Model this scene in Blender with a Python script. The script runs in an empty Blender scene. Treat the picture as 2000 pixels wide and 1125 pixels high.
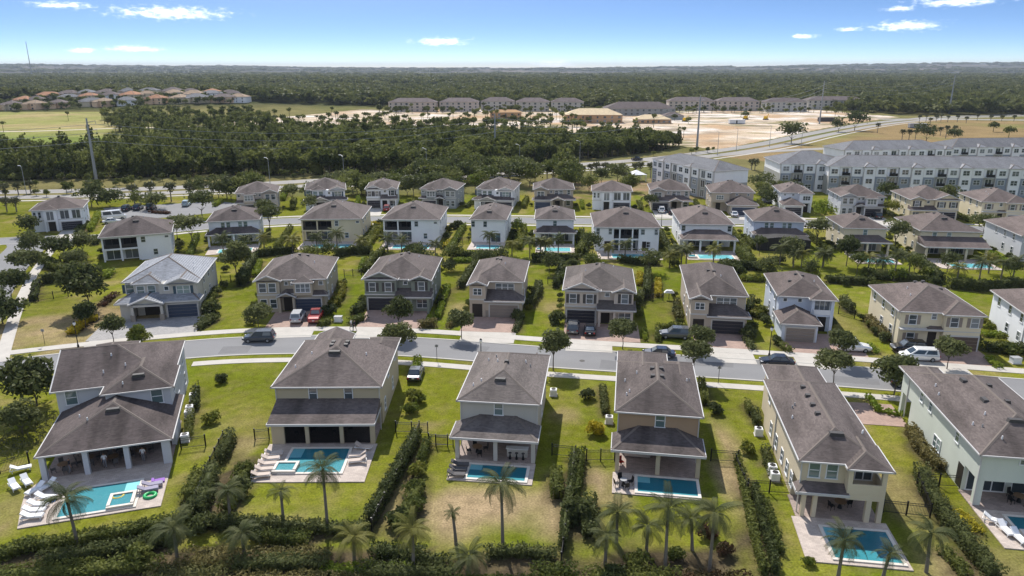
import bpy, math, random
import numpy as np
from mathutils import Vector, Matrix
random.seed(7); RN = np.random.RandomState(11)
R = math.radians
sc = bpy.context.scene
COL = sc.collection
# ------------------------------------------------------------------ camera
cam = bpy.data.cameras.new('camera'); co = bpy.data.objects.new('camera', cam); COL.objects.link(co)
cam.sensor_width = 36.0; cam.lens = 25.74; cam.clip_start = 0.5; cam.clip_end = 60000
co.location = (0, 0, 40.0); co.rotation_euler = (R(90 - 16.72), 0, 0)
sc.camera = co
# ------------------------------------------------------------------ sun and sky
SUN_EL, SUN_AZ = 46.5, -14.0            # azimuth measured from +Y towards +X
sd = Vector((math.sin(R(SUN_AZ)) * math.cos(R(SUN_EL)), math.cos(R(SUN_AZ)) * math.cos(R(SUN_EL)), math.sin(R(SUN_EL))))
sl = bpy.data.lights.new('sun', 'SUN'); sl.energy = 3.15; sl.angle = R(0.53); sl.color = (1.0, 0.955, 0.89)
so = bpy.data.objects.new('sun', sl); COL.objects.link(so)
so.rotation_euler = sd.to_track_quat('Z', 'Y').to_euler(); so.location = (0, 0, 300)
SKY_STRENGTH = 0.15
CLOUDS = [  # azimuth deg, elevation deg, half width deg, half height deg
    (-29.88, 3.79, 1.7, .30), (-23.58, 3.49, 3.6, .60), (-29.12, 1.05, .85, .27), (-26.11, 1.21, 1.6, .31), (-5.3, 1.85, 2.0, .41),
    (3.06, .27, 1.7, .38), (26.38, 3.7, .9, .24), (29.6, 4.0, 2.3, .46), (26.92, 2.61, 2.05, .46), (20.61, 2.07, .85, .22), (23.48, 2.49, .95, .18)]
wd = bpy.data.worlds.new('World'); sc.world = wd; wd.use_nodes = True
def build_sky():
    nt = wd.node_tree; N = nt.nodes; L = nt.links
    for n in list(N): N.remove(n)
    out = N.new('ShaderNodeOutputWorld'); bg = N.new('ShaderNodeBackground'); bg.inputs['Strength'].default_value = SKY_STRENGTH
    tc = N.new('ShaderNodeTexCoord'); sep = N.new('ShaderNodeSeparateXYZ'); L.new(tc.outputs['Generated'], sep.inputs[0])
    def mth(op, a, b=None, c=None):
        n = N.new('ShaderNodeMath'); n.operation = op
        for i, q in enumerate((a, b, c)):
            if q is None: continue
            if isinstance(q, (int, float)): n.inputs[i].default_value = q
            else: L.new(q, n.inputs[i])
        return n.outputs[0]
    # the clear polarised-looking sky of the photograph deepens quickly above the horizon
    zz = mth('MULTIPLY', mth('MAXIMUM', sep.outputs[2], -0.01), 6.2)
    cmb = N.new('ShaderNodeCombineXYZ'); L.new(sep.outputs[0], cmb.inputs[0]); L.new(sep.outputs[1], cmb.inputs[1]); L.new(zz, cmb.inputs[2])
    nrm = N.new('ShaderNodeVectorMath'); nrm.operation = 'NORMALIZE'; L.new(cmb.outputs[0], nrm.inputs[0])
    sk = N.new('ShaderNodeTexSky'); sk.sky_type = 'NISHITA'; sk.sun_disc = False
    sk.sun_elevation = R(SUN_EL); sk.sun_rotation = R(SUN_AZ); sk.altitude = 30; sk.air_density = 1.0; sk.dust_density = 0.15; sk.ozone_density = 3.0
    L.new(nrm.outputs[0], sk.inputs[0])
    az = mth('MULTIPLY', mth('ARCTAN2', sep.outputs[0], sep.outputs[1]), 57.2958)
    el = mth('MULTIPLY', mth('ARCSINE', sep.outputs[2]), 57.2958)
    cv = N.new('ShaderNodeCombineXYZ'); L.new(az, cv.inputs[0]); L.new(mth('MULTIPLY', el, 2.6), cv.inputs[1])
    nz = N.new('ShaderNodeTexNoise'); nz.inputs['Scale'].default_value = 1.5; nz.inputs['Detail'].default_value = 7; nz.inputs['Roughness'].default_value = .62
    L.new(cv.outputs[0], nz.inputs['Vector'])
    wob = mth('MULTIPLY', mth('SUBTRACT', nz.outputs[0], .5), 3.2)
    acc = None
    for a0, e0, w, h in CLOUDS:
        dx = mth('DIVIDE', mth('SUBTRACT', az, a0), w); dy = mth('DIVIDE', mth('SUBTRACT', el, e0), h)
        dy = mth('MULTIPLY', dy, mth('ADD', 1.25, mth('MULTIPLY', mth('LESS_THAN', dy, 0.0), .5)))
        d = mth('SQRT', mth('ADD', mth('MULTIPLY', dx, dx), mth('MULTIPLY', dy, dy)))
        m = mth('ADD', mth('SUBTRACT', 1.0, d), wob)
        acc = m if acc is None else mth('MAXIMUM', acc, m)
    mr = N.new('ShaderNodeMapRange'); mr.interpolation_type = 'SMOOTHERSTEP'; L.new(acc, mr.inputs[0]); mr.inputs[1].default_value = -0.45; mr.inputs[2].default_value = 1.7
    # unseen cloud cover overhead, added to fill the shade with white light
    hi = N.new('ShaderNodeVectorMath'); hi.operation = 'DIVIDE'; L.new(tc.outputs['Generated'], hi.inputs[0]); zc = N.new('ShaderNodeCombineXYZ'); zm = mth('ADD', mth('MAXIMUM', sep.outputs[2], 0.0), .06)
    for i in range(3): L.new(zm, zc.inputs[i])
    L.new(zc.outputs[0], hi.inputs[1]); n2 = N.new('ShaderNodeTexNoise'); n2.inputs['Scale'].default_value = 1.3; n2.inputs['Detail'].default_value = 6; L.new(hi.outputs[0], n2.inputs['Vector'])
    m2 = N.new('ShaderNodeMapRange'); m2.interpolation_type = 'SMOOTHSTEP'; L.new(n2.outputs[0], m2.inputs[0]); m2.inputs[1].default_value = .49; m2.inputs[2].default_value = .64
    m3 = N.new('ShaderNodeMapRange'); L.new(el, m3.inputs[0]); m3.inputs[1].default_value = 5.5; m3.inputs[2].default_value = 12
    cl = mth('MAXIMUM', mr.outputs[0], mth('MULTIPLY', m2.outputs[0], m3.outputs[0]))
    hsv = N.new('ShaderNodeHueSaturation'); hsv.inputs['Saturation'].default_value = 1.12; hsv.inputs['Value'].default_value = .53
    L.new(sk.outputs[0], hsv.inputs['Color'])
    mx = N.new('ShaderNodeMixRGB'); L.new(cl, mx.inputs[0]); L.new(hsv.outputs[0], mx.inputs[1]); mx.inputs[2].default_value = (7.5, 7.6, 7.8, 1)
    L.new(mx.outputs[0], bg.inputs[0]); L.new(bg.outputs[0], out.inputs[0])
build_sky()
sc.view_settings.view_transform = 'Standard'; sc.view_settings.look = 'None'; sc.view_settings.gamma = 1.0
sc.view_settings.exposure = 1.0; sc.view_settings.use_curve_mapping = False
sc.cycles.max_bounces = 6; sc.cycles.diffuse_bounces = 3; sc.cycles.glossy_bounces = 3; sc.cycles.transparent_max_bounces = 12; sc.cycles.volume_bounces = 0
sc.cycles.use_denoising = True
# ------------------------------------------------------------------ materials
MATS = {}
def mat(name, col, rough=.85, var=.12, scale=1.2, var2=.1, scale2=9.0, spec=.25, stretch=(1, 1, 1), bump=0.0, col2=None, metal=0.0, s3=0.0):
    m = bpy.data.materials.new(name); m.use_nodes = True; nt = m.node_tree; N = nt.nodes; L = nt.links
    b = N['Principled BSDF']; b.inputs['Roughness'].default_value = rough; b.inputs['Specular IOR Level'].default_value = spec; b.inputs['Metallic'].default_value = metal
    g = N.new('ShaderNodeNewGeometry'); mp = N.new('ShaderNodeMapping'); mp.inputs['Scale'].default_value = stretch; L.new(g.outputs['Position'], mp.inputs[0])
    n1 = N.new('ShaderNodeTexNoise'); n1.inputs['Scale'].default_value = scale; n1.inputs['Detail'].default_value = 5; n1.inputs['Roughness'].default_value = .6; L.new(mp.outputs[0], n1.inputs['Vector'])
    n2 = N.new('ShaderNodeTexNoise'); n2.inputs['Scale'].default_value = scale2; n2.inputs['Detail'].default_value = 2; L.new(g.outputs['Position'], n2.inputs['Vector'])
    def mm(op, a, b_):
        q = N.new('ShaderNodeMath'); q.operation = op
        for i, v in enumerate((a, b_)):
            if isinstance(v, (int, float)): q.inputs[i].default_value = v
            else: L.new(v, q.inputs[i])
        return q.outputs[0]
    f = mm('ADD', 1 - var - var2, mm('ADD', mm('MULTIPLY', n1.outputs[0], 2 * var), mm('MULTIPLY', n2.outputs[0], 2 * var2)))
    rgb = N.new('ShaderNodeRGB'); rgb.outputs[0].default_value = (*col, 1)
    base = rgb.outputs[0]
    if col2:
        r2 = N.new('ShaderNodeMapRange'); L.new(n1.outputs[0], r2.inputs[0]); r2.inputs[1].default_value = .42; r2.inputs[2].default_value = .62
        mx = N.new('ShaderNodeMixRGB'); L.new(r2.outputs[0], mx.inputs[0]); L.new(base, mx.inputs[1]); mx.inputs[2].default_value = (*col2, 1); base = mx.outputs[0]
    vs = N.new('ShaderNodeVectorMath'); vs.operation = 'SCALE'; L.new(base, vs.inputs[0]); L.new(f, vs.inputs['Scale'])
    L.new(vs.outputs[0], b.inputs['Base Color'])
    if bump:
        bp = N.new('ShaderNodeBump'); bp.inputs['Strength'].default_value = bump; bp.inputs['Distance'].default_value = .05; L.new(n2.outputs[0], bp.inputs['Height']); L.new(bp.outputs[0], b.inputs['Normal'])
    MATS[name] = m; return m
def leafmat(name, col, col2, trans=.3, hue=.03):
    m = bpy.data.materials.new(name); m.use_nodes = True; nt = m.node_tree; N = nt.nodes; L = nt.links
    b = N['Principled BSDF']; b.inputs['Roughness'].default_value = .6; b.inputs['Specular IOR Level'].default_value = .08
    g = N.new('ShaderNodeNewGeometry'); oi = N.new('ShaderNodeObjectInfo')
    n1 = N.new('ShaderNodeTexNoise'); n1.inputs['Scale'].default_value = .9; n1.inputs['Detail'].default_value = 4; L.new(g.outputs['Position'], n1.inputs['Vector'])
    ad = N.new('ShaderNodeMath'); ad.operation = 'MULTIPLY_ADD'; L.new(oi.outputs['Random'], ad.inputs[0]); ad.inputs[1].default_value = .5; L.new(n1.outputs[0], ad.inputs[2])
    mr = N.new('ShaderNodeMapRange'); L.new(ad.outputs[0], mr.inputs[0]); mr.inputs[1].default_value = .38; mr.inputs[2].default_value = 1.0
    mx = N.new('ShaderNodeMixRGB'); L.new(mr.outputs[0], mx.inputs[0]); mx.inputs[1].default_value = (*col, 1); mx.inputs[2].default_value = (*col2, 1)
    L.new(mx.outputs[0], b.inputs['Base Color'])
    tr = N.new('ShaderNodeBsdfTranslucent'); L.new(mx.outputs[0], tr.inputs[0])
    ms = N.new('ShaderNodeMixShader'); ms.inputs[0].default_value = trans; L.new(b.outputs[0], ms.inputs[1]); L.new(tr.outputs[0], ms.inputs[2])
    L.new(ms.outputs[0], N['Material Output'].inputs[0]); MATS[name] = m; return m
def roofmat(name, col, stain):
    # shingles: blotchy granules in small rectangular courses, faint dark water streaks
    m = mat(name, col, .92, .16, .35, .0, 9, .15)
    nt = m.node_tree; N = nt.nodes; L = nt.links; b = N['Principled BSDF']; src = b.inputs['Base Color'].links[0].from_socket
    g = N.new('ShaderNodeTexCoord'); mp = N.new('ShaderNodeMapping'); mp.inputs['Scale'].default_value = (1.1, 1.1, 6.5); L.new(g.outputs['Object'], mp.inputs[0])
    v = N.new('ShaderNodeTexVoronoi'); v.inputs['Scale'].default_value = 2.6; L.new(mp.outputs[0], v.inputs['Vector'])
    v.inputs['Randomness'].default_value = .9
    sp = N.new('ShaderNodeSeparateColor'); L.new(v.outputs['Color'], sp.inputs[0])
    r1 = N.new('ShaderNodeMapRange'); L.new(sp.outputs[0], r1.inputs[0]); r1.inputs[3].default_value = .82; r1.inputs[4].default_value = 1.18
    n = N.new('ShaderNodeTexNoise'); n.inputs['Scale'].default_value = 1.0; n.inputs['Detail'].default_value = 4
    mp2 = N.new('ShaderNodeMapping'); mp2.inputs['Scale'].default_value = (.5, .12, .06); L.new(g.outputs['Object'], mp2.inputs[0]); L.new(mp2.outputs[0], n.inputs['Vector'])
    r2 = N.new('ShaderNodeMapRange'); L.new(n.outputs[0], r2.inputs[0]); r2.inputs[1].default_value = .45; r2.inputs[2].default_value = .7; r2.inputs[3].default_value = 1.0; r2.inputs[4].default_value = 1 - stain
    mu = N.new('ShaderNodeMath'); mu.operation = 'MULTIPLY'; L.new(r1.outputs[0], mu.inputs[0]); L.new(r2.outputs[0], mu.inputs[1])
    oi = N.new('ShaderNodeObjectInfo'); r3 = N.new('ShaderNodeMapRange'); L.new(oi.outputs['Random'], r3.inputs[0]); r3.inputs[3].default_value = .86; r3.inputs[4].default_value = 1.16
    mu2 = N.new('ShaderNodeMath'); mu2.operation = 'MULTIPLY'; L.new(mu.outputs[0], mu2.inputs[0]); L.new(r3.outputs[0], mu2.inputs[1])
    vs = N.new('ShaderNodeVectorMath'); vs.operation = 'SCALE'; L.new(src, vs.inputs[0]); L.new(mu2.outputs[0], vs.inputs['Scale']); L.new(vs.outputs[0], b.inputs['Base Color'])
    return m
def pavermat(name, c1, c2, mortar, sx=.32):
    m = bpy.data.materials.new(name); m.use_nodes = True; nt = m.node_tree; N = nt.nodes; L = nt.links; b = N['Principled BSDF']; b.inputs['Roughness'].default_value = .9
    g = N.new('ShaderNodeTexCoord'); br = N.new('ShaderNodeTexBrick'); L.new(g.outputs['Object'], br.inputs['Vector']); br.inputs['Scale'].default_value = 1.0
    br.inputs['Brick Width'].default_value = sx; br.inputs['Row Height'].default_value = sx * .55; br.inputs['Mortar Size'].default_value = .008; br.inputs['Bias'].default_value = 0
    br.inputs['Color1'].default_value = (*c1, 1); br.inputs['Color2'].default_value = (*c2, 1); br.inputs['Mortar'].default_value = (*mortar, 1)
    n = N.new('ShaderNodeTexNoise'); n.inputs['Scale'].default_value = .8; n.inputs['Detail'].default_value = 5; L.new(g.outputs['Object'], n.inputs['Vector'])
    r = N.new('ShaderNodeMapRange'); L.new(n.outputs[0], r.inputs[0]); r.inputs[3].default_value = .72; r.inputs[4].default_value = 1.28
    vs = N.new('ShaderNodeVectorMath'); vs.operation = 'SCALE'; L.new(br.outputs[0], vs.inputs[0]); L.new(r.outputs[0], vs.inputs['Scale']); L.new(vs.outputs[0], b.inputs['Base Color'])
    MATS[name] = m; return m
roofmat('roof_brown', (.120, .099, .091), .42); roofmat('roof_dark', (.102, .083, .078), .5); roofmat('roof_warm', (.135, .108, .098), .3); roofmat('roof_grey', (.138, .118, .107), .3)
roofmat('roof_slate', (.155, .157, .165), .2); roofmat('roof_far', (.13, .105, .1), .2); roofmat('roof_terracotta', (.33, .17, .095), .2); roofmat('roof_tan', (.3, .22, .15), .2)
roofmat('roof_ply', (.58, .46, .29), .1); roofmat('roof_slate_light', (.24, .242, .25), .1)
mat('cap', (.15, .125, .108), .9, .1, 2, .1)
WK = 1.42
for n_, c_ in dict(w_bluegrey=(.36, .38, .43), w_tan=(.335, .295, .22), w_grey=(.34, .335, .32), w_brown=(.27, .195, .135), w_beige=(.42, .375, .29), w_mint=(.40, .44, .42), w_taupe=(.29, .26, .215),
                   w_green=(.15, .17, .155), w_mauve=(.36, .325, .30), w_greige=(.32, .28, .24), w_sky=(.40, .45, .55), w_cream=(.45, .41, .31), w_white=(.62, .63, .67), w_pale=(.53, .56, .62),
                   w_yellow=(.47, .43, .335), w_slate=(.20, .22, .235), w_stone=(.2, .18, .16), w_apt_blue=(.19, .22, .27), w_apt_grey=(.25, .255, .25), w_peach=(.52, .38, .27), w_wood=(.33, .215, .125)).items():
    mat(n_, tuple(min(.8, q * k) for q, k in zip(c_, (WK, WK * .965, WK * .90))), .88, .11, .45, .05, 14, .2, stretch=(1, 1, .35))
mat('trim', (.50, .49, .475), .6, .04, 1, .02); mat('frame', (.70, .71, .72), .5, .03, 1, .02); mat('shutter', (.07, .065, .062), .6); mat('shutter_blue', (.05, .085, .11), .6)
mat('garage_dark', (.035, .034, .042), .55); mat('garage_blue', (.045, .06, .095), .55); mat('garage_tan', (.25, .21, .18), .6); mat('garage_brown', (.12, .085, .065), .6)
mat('door_dark', (.03, .025, .022), .5); mat('black_metal', (.012, .012, .013), .45, .05); mat('white_plastic', (.75, .75, .75), .5, .03); mat('grey_plastic', (.3, .3, .3), .6)
mat('glass', (.045, .06, .07), .06, .1, .5, .05, 9, .8); mat('glass_green', (.1, .15, .15), .08, .1, .5, .05, 9, .8); mat('screen', (.035, .033, .032), .8)
mat('asphalt', (.205, .203, .203), .92, .17, .22, .07, 11, .2, stretch=(.35, 1, 1), bump=.1); mat('asphalt_far', (.27, .255, .235), .92, .1, .1); mat('concrete', (.45, .42, .375), .9, .2, .55, .08, 7); mat('kerb', (.43, .41, .37), .9, .1, .5)
mat('asphalt_patch', (.165, .163, .163), .92, .15, .6); mat('manhole', (.07, .065, .06), .7); mat('wood', (.22, .14, .08), .7, .2, 3); mat('bark', (.10, .085, .07), .95, .3, 5, .1); mat('palm_trunk', (.17, .15, .125), .95, .3, 4, .1, stretch=(1, 1, 4)); mat('mulch', (.065, .048, .036), .95, .3, 3, .2)
mat('steel', (.30, .31, .32), .5, .1, .5, metal=.4); mat('sand', (.5, .42, .33), .95, .2, .05, .1, .3); mat('sand_orange', (.45, .27, .13), .95, .2, .1)
pavermat('paver_pink', (.37, .255, .2), (.30, .205, .165), (.2, .15, .13)); pavermat('paver_grey', (.33, .315, .30), (.26, .25, .24), (.18, .17, .16)); pavermat('paver_deck', (.34, .27, .235), (.26, .205, .18), (.17, .14, .12), .4)
pavermat('paver_light', (.49, .415, .355), (.40, .335, .29), (.27, .23, .2), .4)
mat('coping', (.62, .57, .5), .8, .08, 2); mat('pool_floor', (.055, .27, .31), .7, .12, .8, .06, 3); mat('pool_floor_pale', (.2, .52, .55), .7, .1, .8, .05, 3); mat('pool_step', (.36, .66, .66), .7, .05); mat('pool_deep', (.05, .27, .31), .7, .1, .6, .06, 3)
leafmat('leaf_oak', (.062, .080, .026), (.145, .158, .060), .38); leafmat('leaf_dark', (.042, .058, .019), (.112, .126, .044), .38); leafmat('leaf_hedge', (.056, .078, .018), (.155, .168, .042), .36)
leafmat('leaf_hedge_dry', (.095, .10, .032), (.165, .14, .052), .28); leafmat('leaf_lime', (.13, .19, .02), (.22, .26, .03), .3); leafmat('leaf_gold', (.42, .31, .012), (.34, .30, .03), .3)
leafmat('leaf_croton', (.20, .18, .03), (.13, .17, .03), .3); leafmat('leaf_palm', (.062, .078, .03), (.12, .128, .052), .35); leafmat('leaf_palm_yellow', (.14, .14, .03), (.19, .18, .05), .3)
leafmat('leaf_forest', (.036, .052, .013), (.165, .180, .048), .42); leafmat('leaf_far', (.056, .072, .02), (.155, .162, .05), .34); leafmat('leaf_red', (.10, .035, .025), (.06, .05, .02), .25); leafmat('leaf_sabal', (.07, .078, .035), (.12, .12, .06), .2)
leafmat('leaf_reed', (.13, .12, .055), (.09, .10, .04), .3)
def water_mat():
    m = bpy.data.materials.new('water'); m.use_nodes = True; nt = m.node_tree; N = nt.nodes; L = nt.links; N.remove(N['Principled BSDF'])
    t = N.new('ShaderNodeBsdfTransparent'); t.inputs[0].default_value = (.86, .97, .98, 1); gl = N.new('ShaderNodeBsdfGlossy'); gl.inputs['Roughness'].default_value = .03
    fr = N.new('ShaderNodeFresnel'); fr.inputs['IOR'].default_value = 1.33; nz = N.new('ShaderNodeTexNoise'); nz.inputs['Scale'].default_value = 4; nz.inputs['Detail'].default_value = 3
    tc = N.new('ShaderNodeTexCoord'); L.new(tc.outputs['Object'], nz.inputs['Vector'])
    bp = N.new('ShaderNodeBump'); bp.inputs['Strength'].default_value = .25; bp.inputs['Distance'].default_value = .08; L.new(nz.outputs[0], bp.inputs['Height']); L.new(bp.outputs[0], gl.inputs['Normal']); L.new(bp.outputs[0], fr.inputs['Normal'])
    mx = N.new('ShaderNodeMixShader'); L.new(fr.outputs[0], mx.inputs[0]); L.new(t.outputs[0], mx.inputs[1]); L.new(gl.outputs[0], mx.inputs[2]); L.new(mx.outputs[0], N['Material Output'].inputs[0]); MATS['water'] = m
water_mat()
def blinds(name, pale):   # some panes have blinds drawn behind them
    nt = MATS[name].node_tree; N = nt.nodes; L = nt.links; b = N['Principled BSDF']; src = b.inputs['Base Color'].links[0].from_socket; oi = N.new('ShaderNodeObjectInfo'); r = N.new('ShaderNodeMapRange'); L.new(oi.outputs['Random'], r.inputs[0]); r.inputs[1].default_value = .45; r.inputs[2].default_value = 1.0
    mx = N.new('ShaderNodeMixRGB'); L.new(r.outputs[0], mx.inputs[0]); L.new(src, mx.inputs[1]); mx.inputs[2].default_value = pale; L.new(mx.outputs[0], b.inputs['Base Color'])
blinds('glass', (.19, .21, .22, 1)); blinds('glass_green', (.26, .33, .32, 1))
def screen_mat():
    m = bpy.data.materials.new('screen_mesh'); m.use_nodes = True; N = m.node_tree.nodes; L = m.node_tree.links; N.remove(N['Principled BSDF']); t = N.new('ShaderNodeBsdfTransparent'); d = N.new('ShaderNodeBsdfDiffuse'); d.inputs[0].default_value = (.012, .012, .013, 1)
    x = N.new('ShaderNodeMixShader'); x.inputs[0].default_value = .55; L.new(t.outputs[0], x.inputs[1]); L.new(d.outputs[0], x.inputs[2]); L.new(x.outputs[0], N['Material Output'].inputs[0]); MATS['screen_mesh'] = m
screen_mat()
def paint(name, col, rough=.25, metal=.2):
    if name in MATS: return name
    m = mat(name, col, rough, .02, .5, .01, 9, .6, metal=metal); m.node_tree.nodes['Principled BSDF'].inputs['Coat Weight'].default_value = .6; return name
# ------------------------------------------------------------------ mesh helpers
class MB:
    def __init__(s): s.v = []; s.f = []
    def quad(s, *p): i = len(s.v); s.v += [tuple(q) for q in p]; s.f.append(tuple(range(i, i + len(p)))); return s
    def box(s, x0, x1, y0, y1, z0, z1):
        i = len(s.v)
        s.v += [(x0, y0, z0), (x1, y0, z0), (x1, y1, z0), (x0, y1, z0), (x0, y0, z1), (x1, y0, z1), (x1, y1, z1), (x0, y1, z1)]
        s.f += [(i, i + 3, i + 2, i + 1), (i + 4, i + 5, i + 6, i + 7), (i, i + 1, i + 5, i + 4), (i + 1, i + 2, i + 6, i + 5), (i + 2, i + 3, i + 7, i + 6), (i + 3, i, i + 4, i + 7)]
        return s
    def hexa(s, b, t):   # bottom 4 and top 4 points
        i = len(s.v); s.v += [tuple(q) for q in b] + [tuple(q) for q in t]
        s.f += [(i, i + 3, i + 2, i + 1), (i + 4, i + 5, i + 6, i + 7)] + [(i + k, i + (k + 1) % 4, i + 4 + (k + 1) % 4, i + 4 + k) for k in range(4)]; return s
    def prism(s, poly, z0, z1):
        i = len(s.v); n = len(poly); s.v += [(p[0], p[1], z0) for p in poly] + [(p[0], p[1], z1) for p in poly]
        s.f += [tuple(range(i + n - 1, i - 1, -1)), tuple(range(i + n, i + 2 * n))] + [(i + k, i + (k + 1) % n, i + n + (k + 1) % n, i + n + k) for k in range(n)]; return s
    def tube(s, pts, rad, n=8, cap=True):
        i = len(s.v); P = [Vector(p) for p in pts]
        for k, p in enumerate(P):
            d = (P[min(k + 1, len(P) - 1)] - P[max(k - 1, 0)]).normalized(); a = d.orthogonal().normalized() if abs(d.z) < .95 else Vector((1, 0, 0)) - d * d.x
            a.normalize(); b = d.cross(a); r = rad[k] if isinstance(rad, (list, tuple)) else rad
            s.v += [tuple(p + (a * math.cos(2 * math.pi * j / n) + b * math.sin(2 * math.pi * j / n)) * r) for j in range(n)]
        for k in range(len(P) - 1):
            for j in range(n): s.f.append((i + k * n + j, i + k * n + (j + 1) % n, i + (k + 1) * n + (j + 1) % n, i + (k + 1) * n + j))
        if cap: s.f.append(tuple(range(i + n - 1, i - 1, -1))); s.f.append(tuple(range(i + (len(P) - 1) * n, i + len(P) * n)))
        return s
    def lathe(s, prof, n=12, c=(0, 0)):
        i = len(s.v)
        for r, z in prof: s.v += [(c[0] + r * math.cos(2 * math.pi * j / n), c[1] + r * math.sin(2 * math.pi * j / n), z) for j in range(n)]
        for k in range(len(prof) - 1):
            for j in range(n): s.f.append((i + k * n + j, i + k * n + (j + 1) % n, i + (k + 1) * n + (j + 1) % n, i + (k + 1) * n + j))
        return s
    def mesh(s, name, m, smooth=False):
        me = bpy.data.meshes.new(name); me.from_pydata(s.v, [], s.f); me.materials.append(MATS[m])
        if smooth: me.polygons.foreach_set('use_smooth', [True] * len(me.polygons))
        return me
def npmesh(name, V, F, m):
    me = bpy.data.meshes.new(name); k = F.shape[1]
    me.vertices.add(len(V)); me.vertices.foreach_set('co', np.ascontiguousarray(V, np.float32).ravel())
    me.loops.add(F.size); me.loops.foreach_set('vertex_index', np.ascontiguousarray(F, np.int32).ravel())
    me.polygons.add(len(F)); me.polygons.foreach_set('loop_start', np.arange(len(F), dtype=np.int32) * k)
    me.update(calc_edges=True); me.materials.append(MATS[m]); return me
def link(o, parent=None, loc=None, rz=None):
    COL.objects.link(o)
    if parent is not None: o.parent = parent
    if loc is not None: o.location = loc
    if rz is not None: o.rotation_euler = (0, 0, rz)
    return o
def tag(o, label, cat, group=None):
    o['label'] = label; o['category'] = cat
    if group: o['group'] = group
    return o
def thing(name, label, cat, loc=(0, 0, 0), rz=0, group=None):
    o = bpy.data.objects.new(name, None); o.empty_display_size = .2; link(o, None, loc, rz); return tag(o, label, cat, group)
def part(name, me, parent, loc=None, rz=None):
    return link(bpy.data.objects.new(name, me), parent, loc, rz)
def struct(name, me, loc=None, rz=None):
    o = link(bpy.data.objects.new(name, me), None, loc, rz); o['kind'] = 'structure'; return o
def solo(name, me, label, cat, group=None, loc=None, rz=None):
    return tag(link(bpy.data.objects.new(name, me), None, loc, rz), label, cat, group)
def dup(root, loc, rz, label=None, group=None, scale=None):
    r = root.copy(); COL.objects.link(r); r.location = loc; r.rotation_euler = (0, 0, rz)
    if scale: r.scale = (scale,) * 3 if not isinstance(scale, tuple) else scale
    if label: r['label'] = label
    if group: r['group'] = group
    for ch in root.children:
        c = ch.copy(); COL.objects.link(c); c.parent = r
        for gc in ch.children:
            d = gc.copy(); COL.objects.link(d); d.parent = c
    return r
CACHE = {}
def cached(key, fn):
    if key not in CACHE: CACHE[key] = fn()
    return CACHE[key]
def smooth_line(pts, n=8):
    P = [Vector((*p, 0)) for p in pts]; P = [P[0] * 2 - P[1]] + P + [P[-1] * 2 - P[-2]]; out = []
    for i in range(1, len(P) - 2):
        for k in range(n):
            t = k / n; a, b, c, d = P[i - 1:i + 3]
            out.append(.5 * ((2 * b) + (c - a) * t + (2 * a - 5 * b + 4 * c - d) * t * t + (3 * b - a - 3 * c + d) * t ** 3))
    out.append(P[-2]); return out
def ribbon(line, o0, o1, z0, z1, m, name):
    mb = MB(); L_, R_ = [], []
    for i, p in enumerate(line):
        d = (line[min(i + 1, len(line) - 1)] - line[max(i - 1, 0)]).normalized(); nrm = Vector((-d.y, d.x, 0))
        L_.append(p + nrm * o0); R_.append(p + nrm * o1)
    for i in range(len(line) - 1):
        a, b, c, d = L_[i], L_[i + 1], R_[i + 1], R_[i]
        for q in ((a, b, c, d),): mb.quad(*[(p.x, p.y, z1) for p in q])
        mb.quad((a.x, a.y, z0), (b.x, b.y, z0), (b.x, b.y, z1), (a.x, a.y, z1)); mb.quad((d.x, d.y, z0), (c.x, c.y, z0), (c.x, c.y, z1), (d.x, d.y, z1))
    return mb.mesh(name, m)
# ------------------------------------------------------------------ ground: one sheet to the horizon
def geo(a, b, n): return list(np.geomspace(a, b, n))
def inpoly(X, Y, poly):
    c = np.zeros(X.shape, bool); n = len(poly)
    for i in range(n):
        (x0, y0), (x1, y1) = poly[i], poly[(i + 1) % n]
        if y0 == y1: continue
        t = ((y0 > Y) != (y1 > Y)) & (X < (x1 - x0) * (Y - y0) / (y1 - y0) + x0); c ^= t
    return c
def vnoise(X, Y, s, seed=0):
    xi = np.floor(X / s).astype(np.int64); yi = np.floor(Y / s).astype(np.int64); fx = X / s - xi; fy = Y / s - yi
    fx = fx * fx * (3 - 2 * fx); fy = fy * fy * (3 - 2 * fy)
    def h(a, b):
        q = (a * 374761393 + b * 668265263 + seed * 1442695041) & 0xffffffff; q = ((q ^ (q >> 13)) * 1274126177) & 0xffffffff; return ((q ^ (q >> 16)) & 0xffff) / 65535.0
    return (h(xi, yi) * (1 - fx) + h(xi + 1, yi) * fx) * (1 - fy) + (h(xi, yi + 1) * (1 - fx) + h(xi + 1, yi + 1) * fx) * fy
def fbm(X, Y, s, seed=0): return .55 * vnoise(X, Y, s, seed) + .3 * vnoise(X, Y, s / 2.1, seed + 5) + .15 * vnoise(X, Y, s / 4.3, seed + 9)
BELT = [(-260, 272), (-190, 272), (-110, 283), (-60, 288), (-33, 300), (0, 318), (45, 345), (74, 372), (88, 395), (78, 408), (50, 425), (0, 440), (-60, 462), (-120, 455), (-170, 440), (-195, 400), (-200, 345), (-300, 330)]
GOLF = [(-700, 360), (-300, 335), (-215, 350), (-225, 420), (-262, 480), (-290, 560), (-330, 690), (-380, 690), (-700, 690)]
SAND = [(-225, 560), (-150, 745), (130, 765), (300, 770), (330, 640), (250, 560), (108, 382), (70, 415), (20, 450), (-60, 475), (-130, 490)]
FIELD = [(150, 285), (400, 285), (480, 560), (330, 610), (255, 540), (120, 380), (95, 352)]
ROUGH = [(-300, 225), (-120, 232), (-95, 248), (-60, 262), (-20, 284), (60, 330), (110, 375), (100, 380), (60, 345), (0, 312), (-60, 285), (-120, 275), (-300, 272)]
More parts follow.
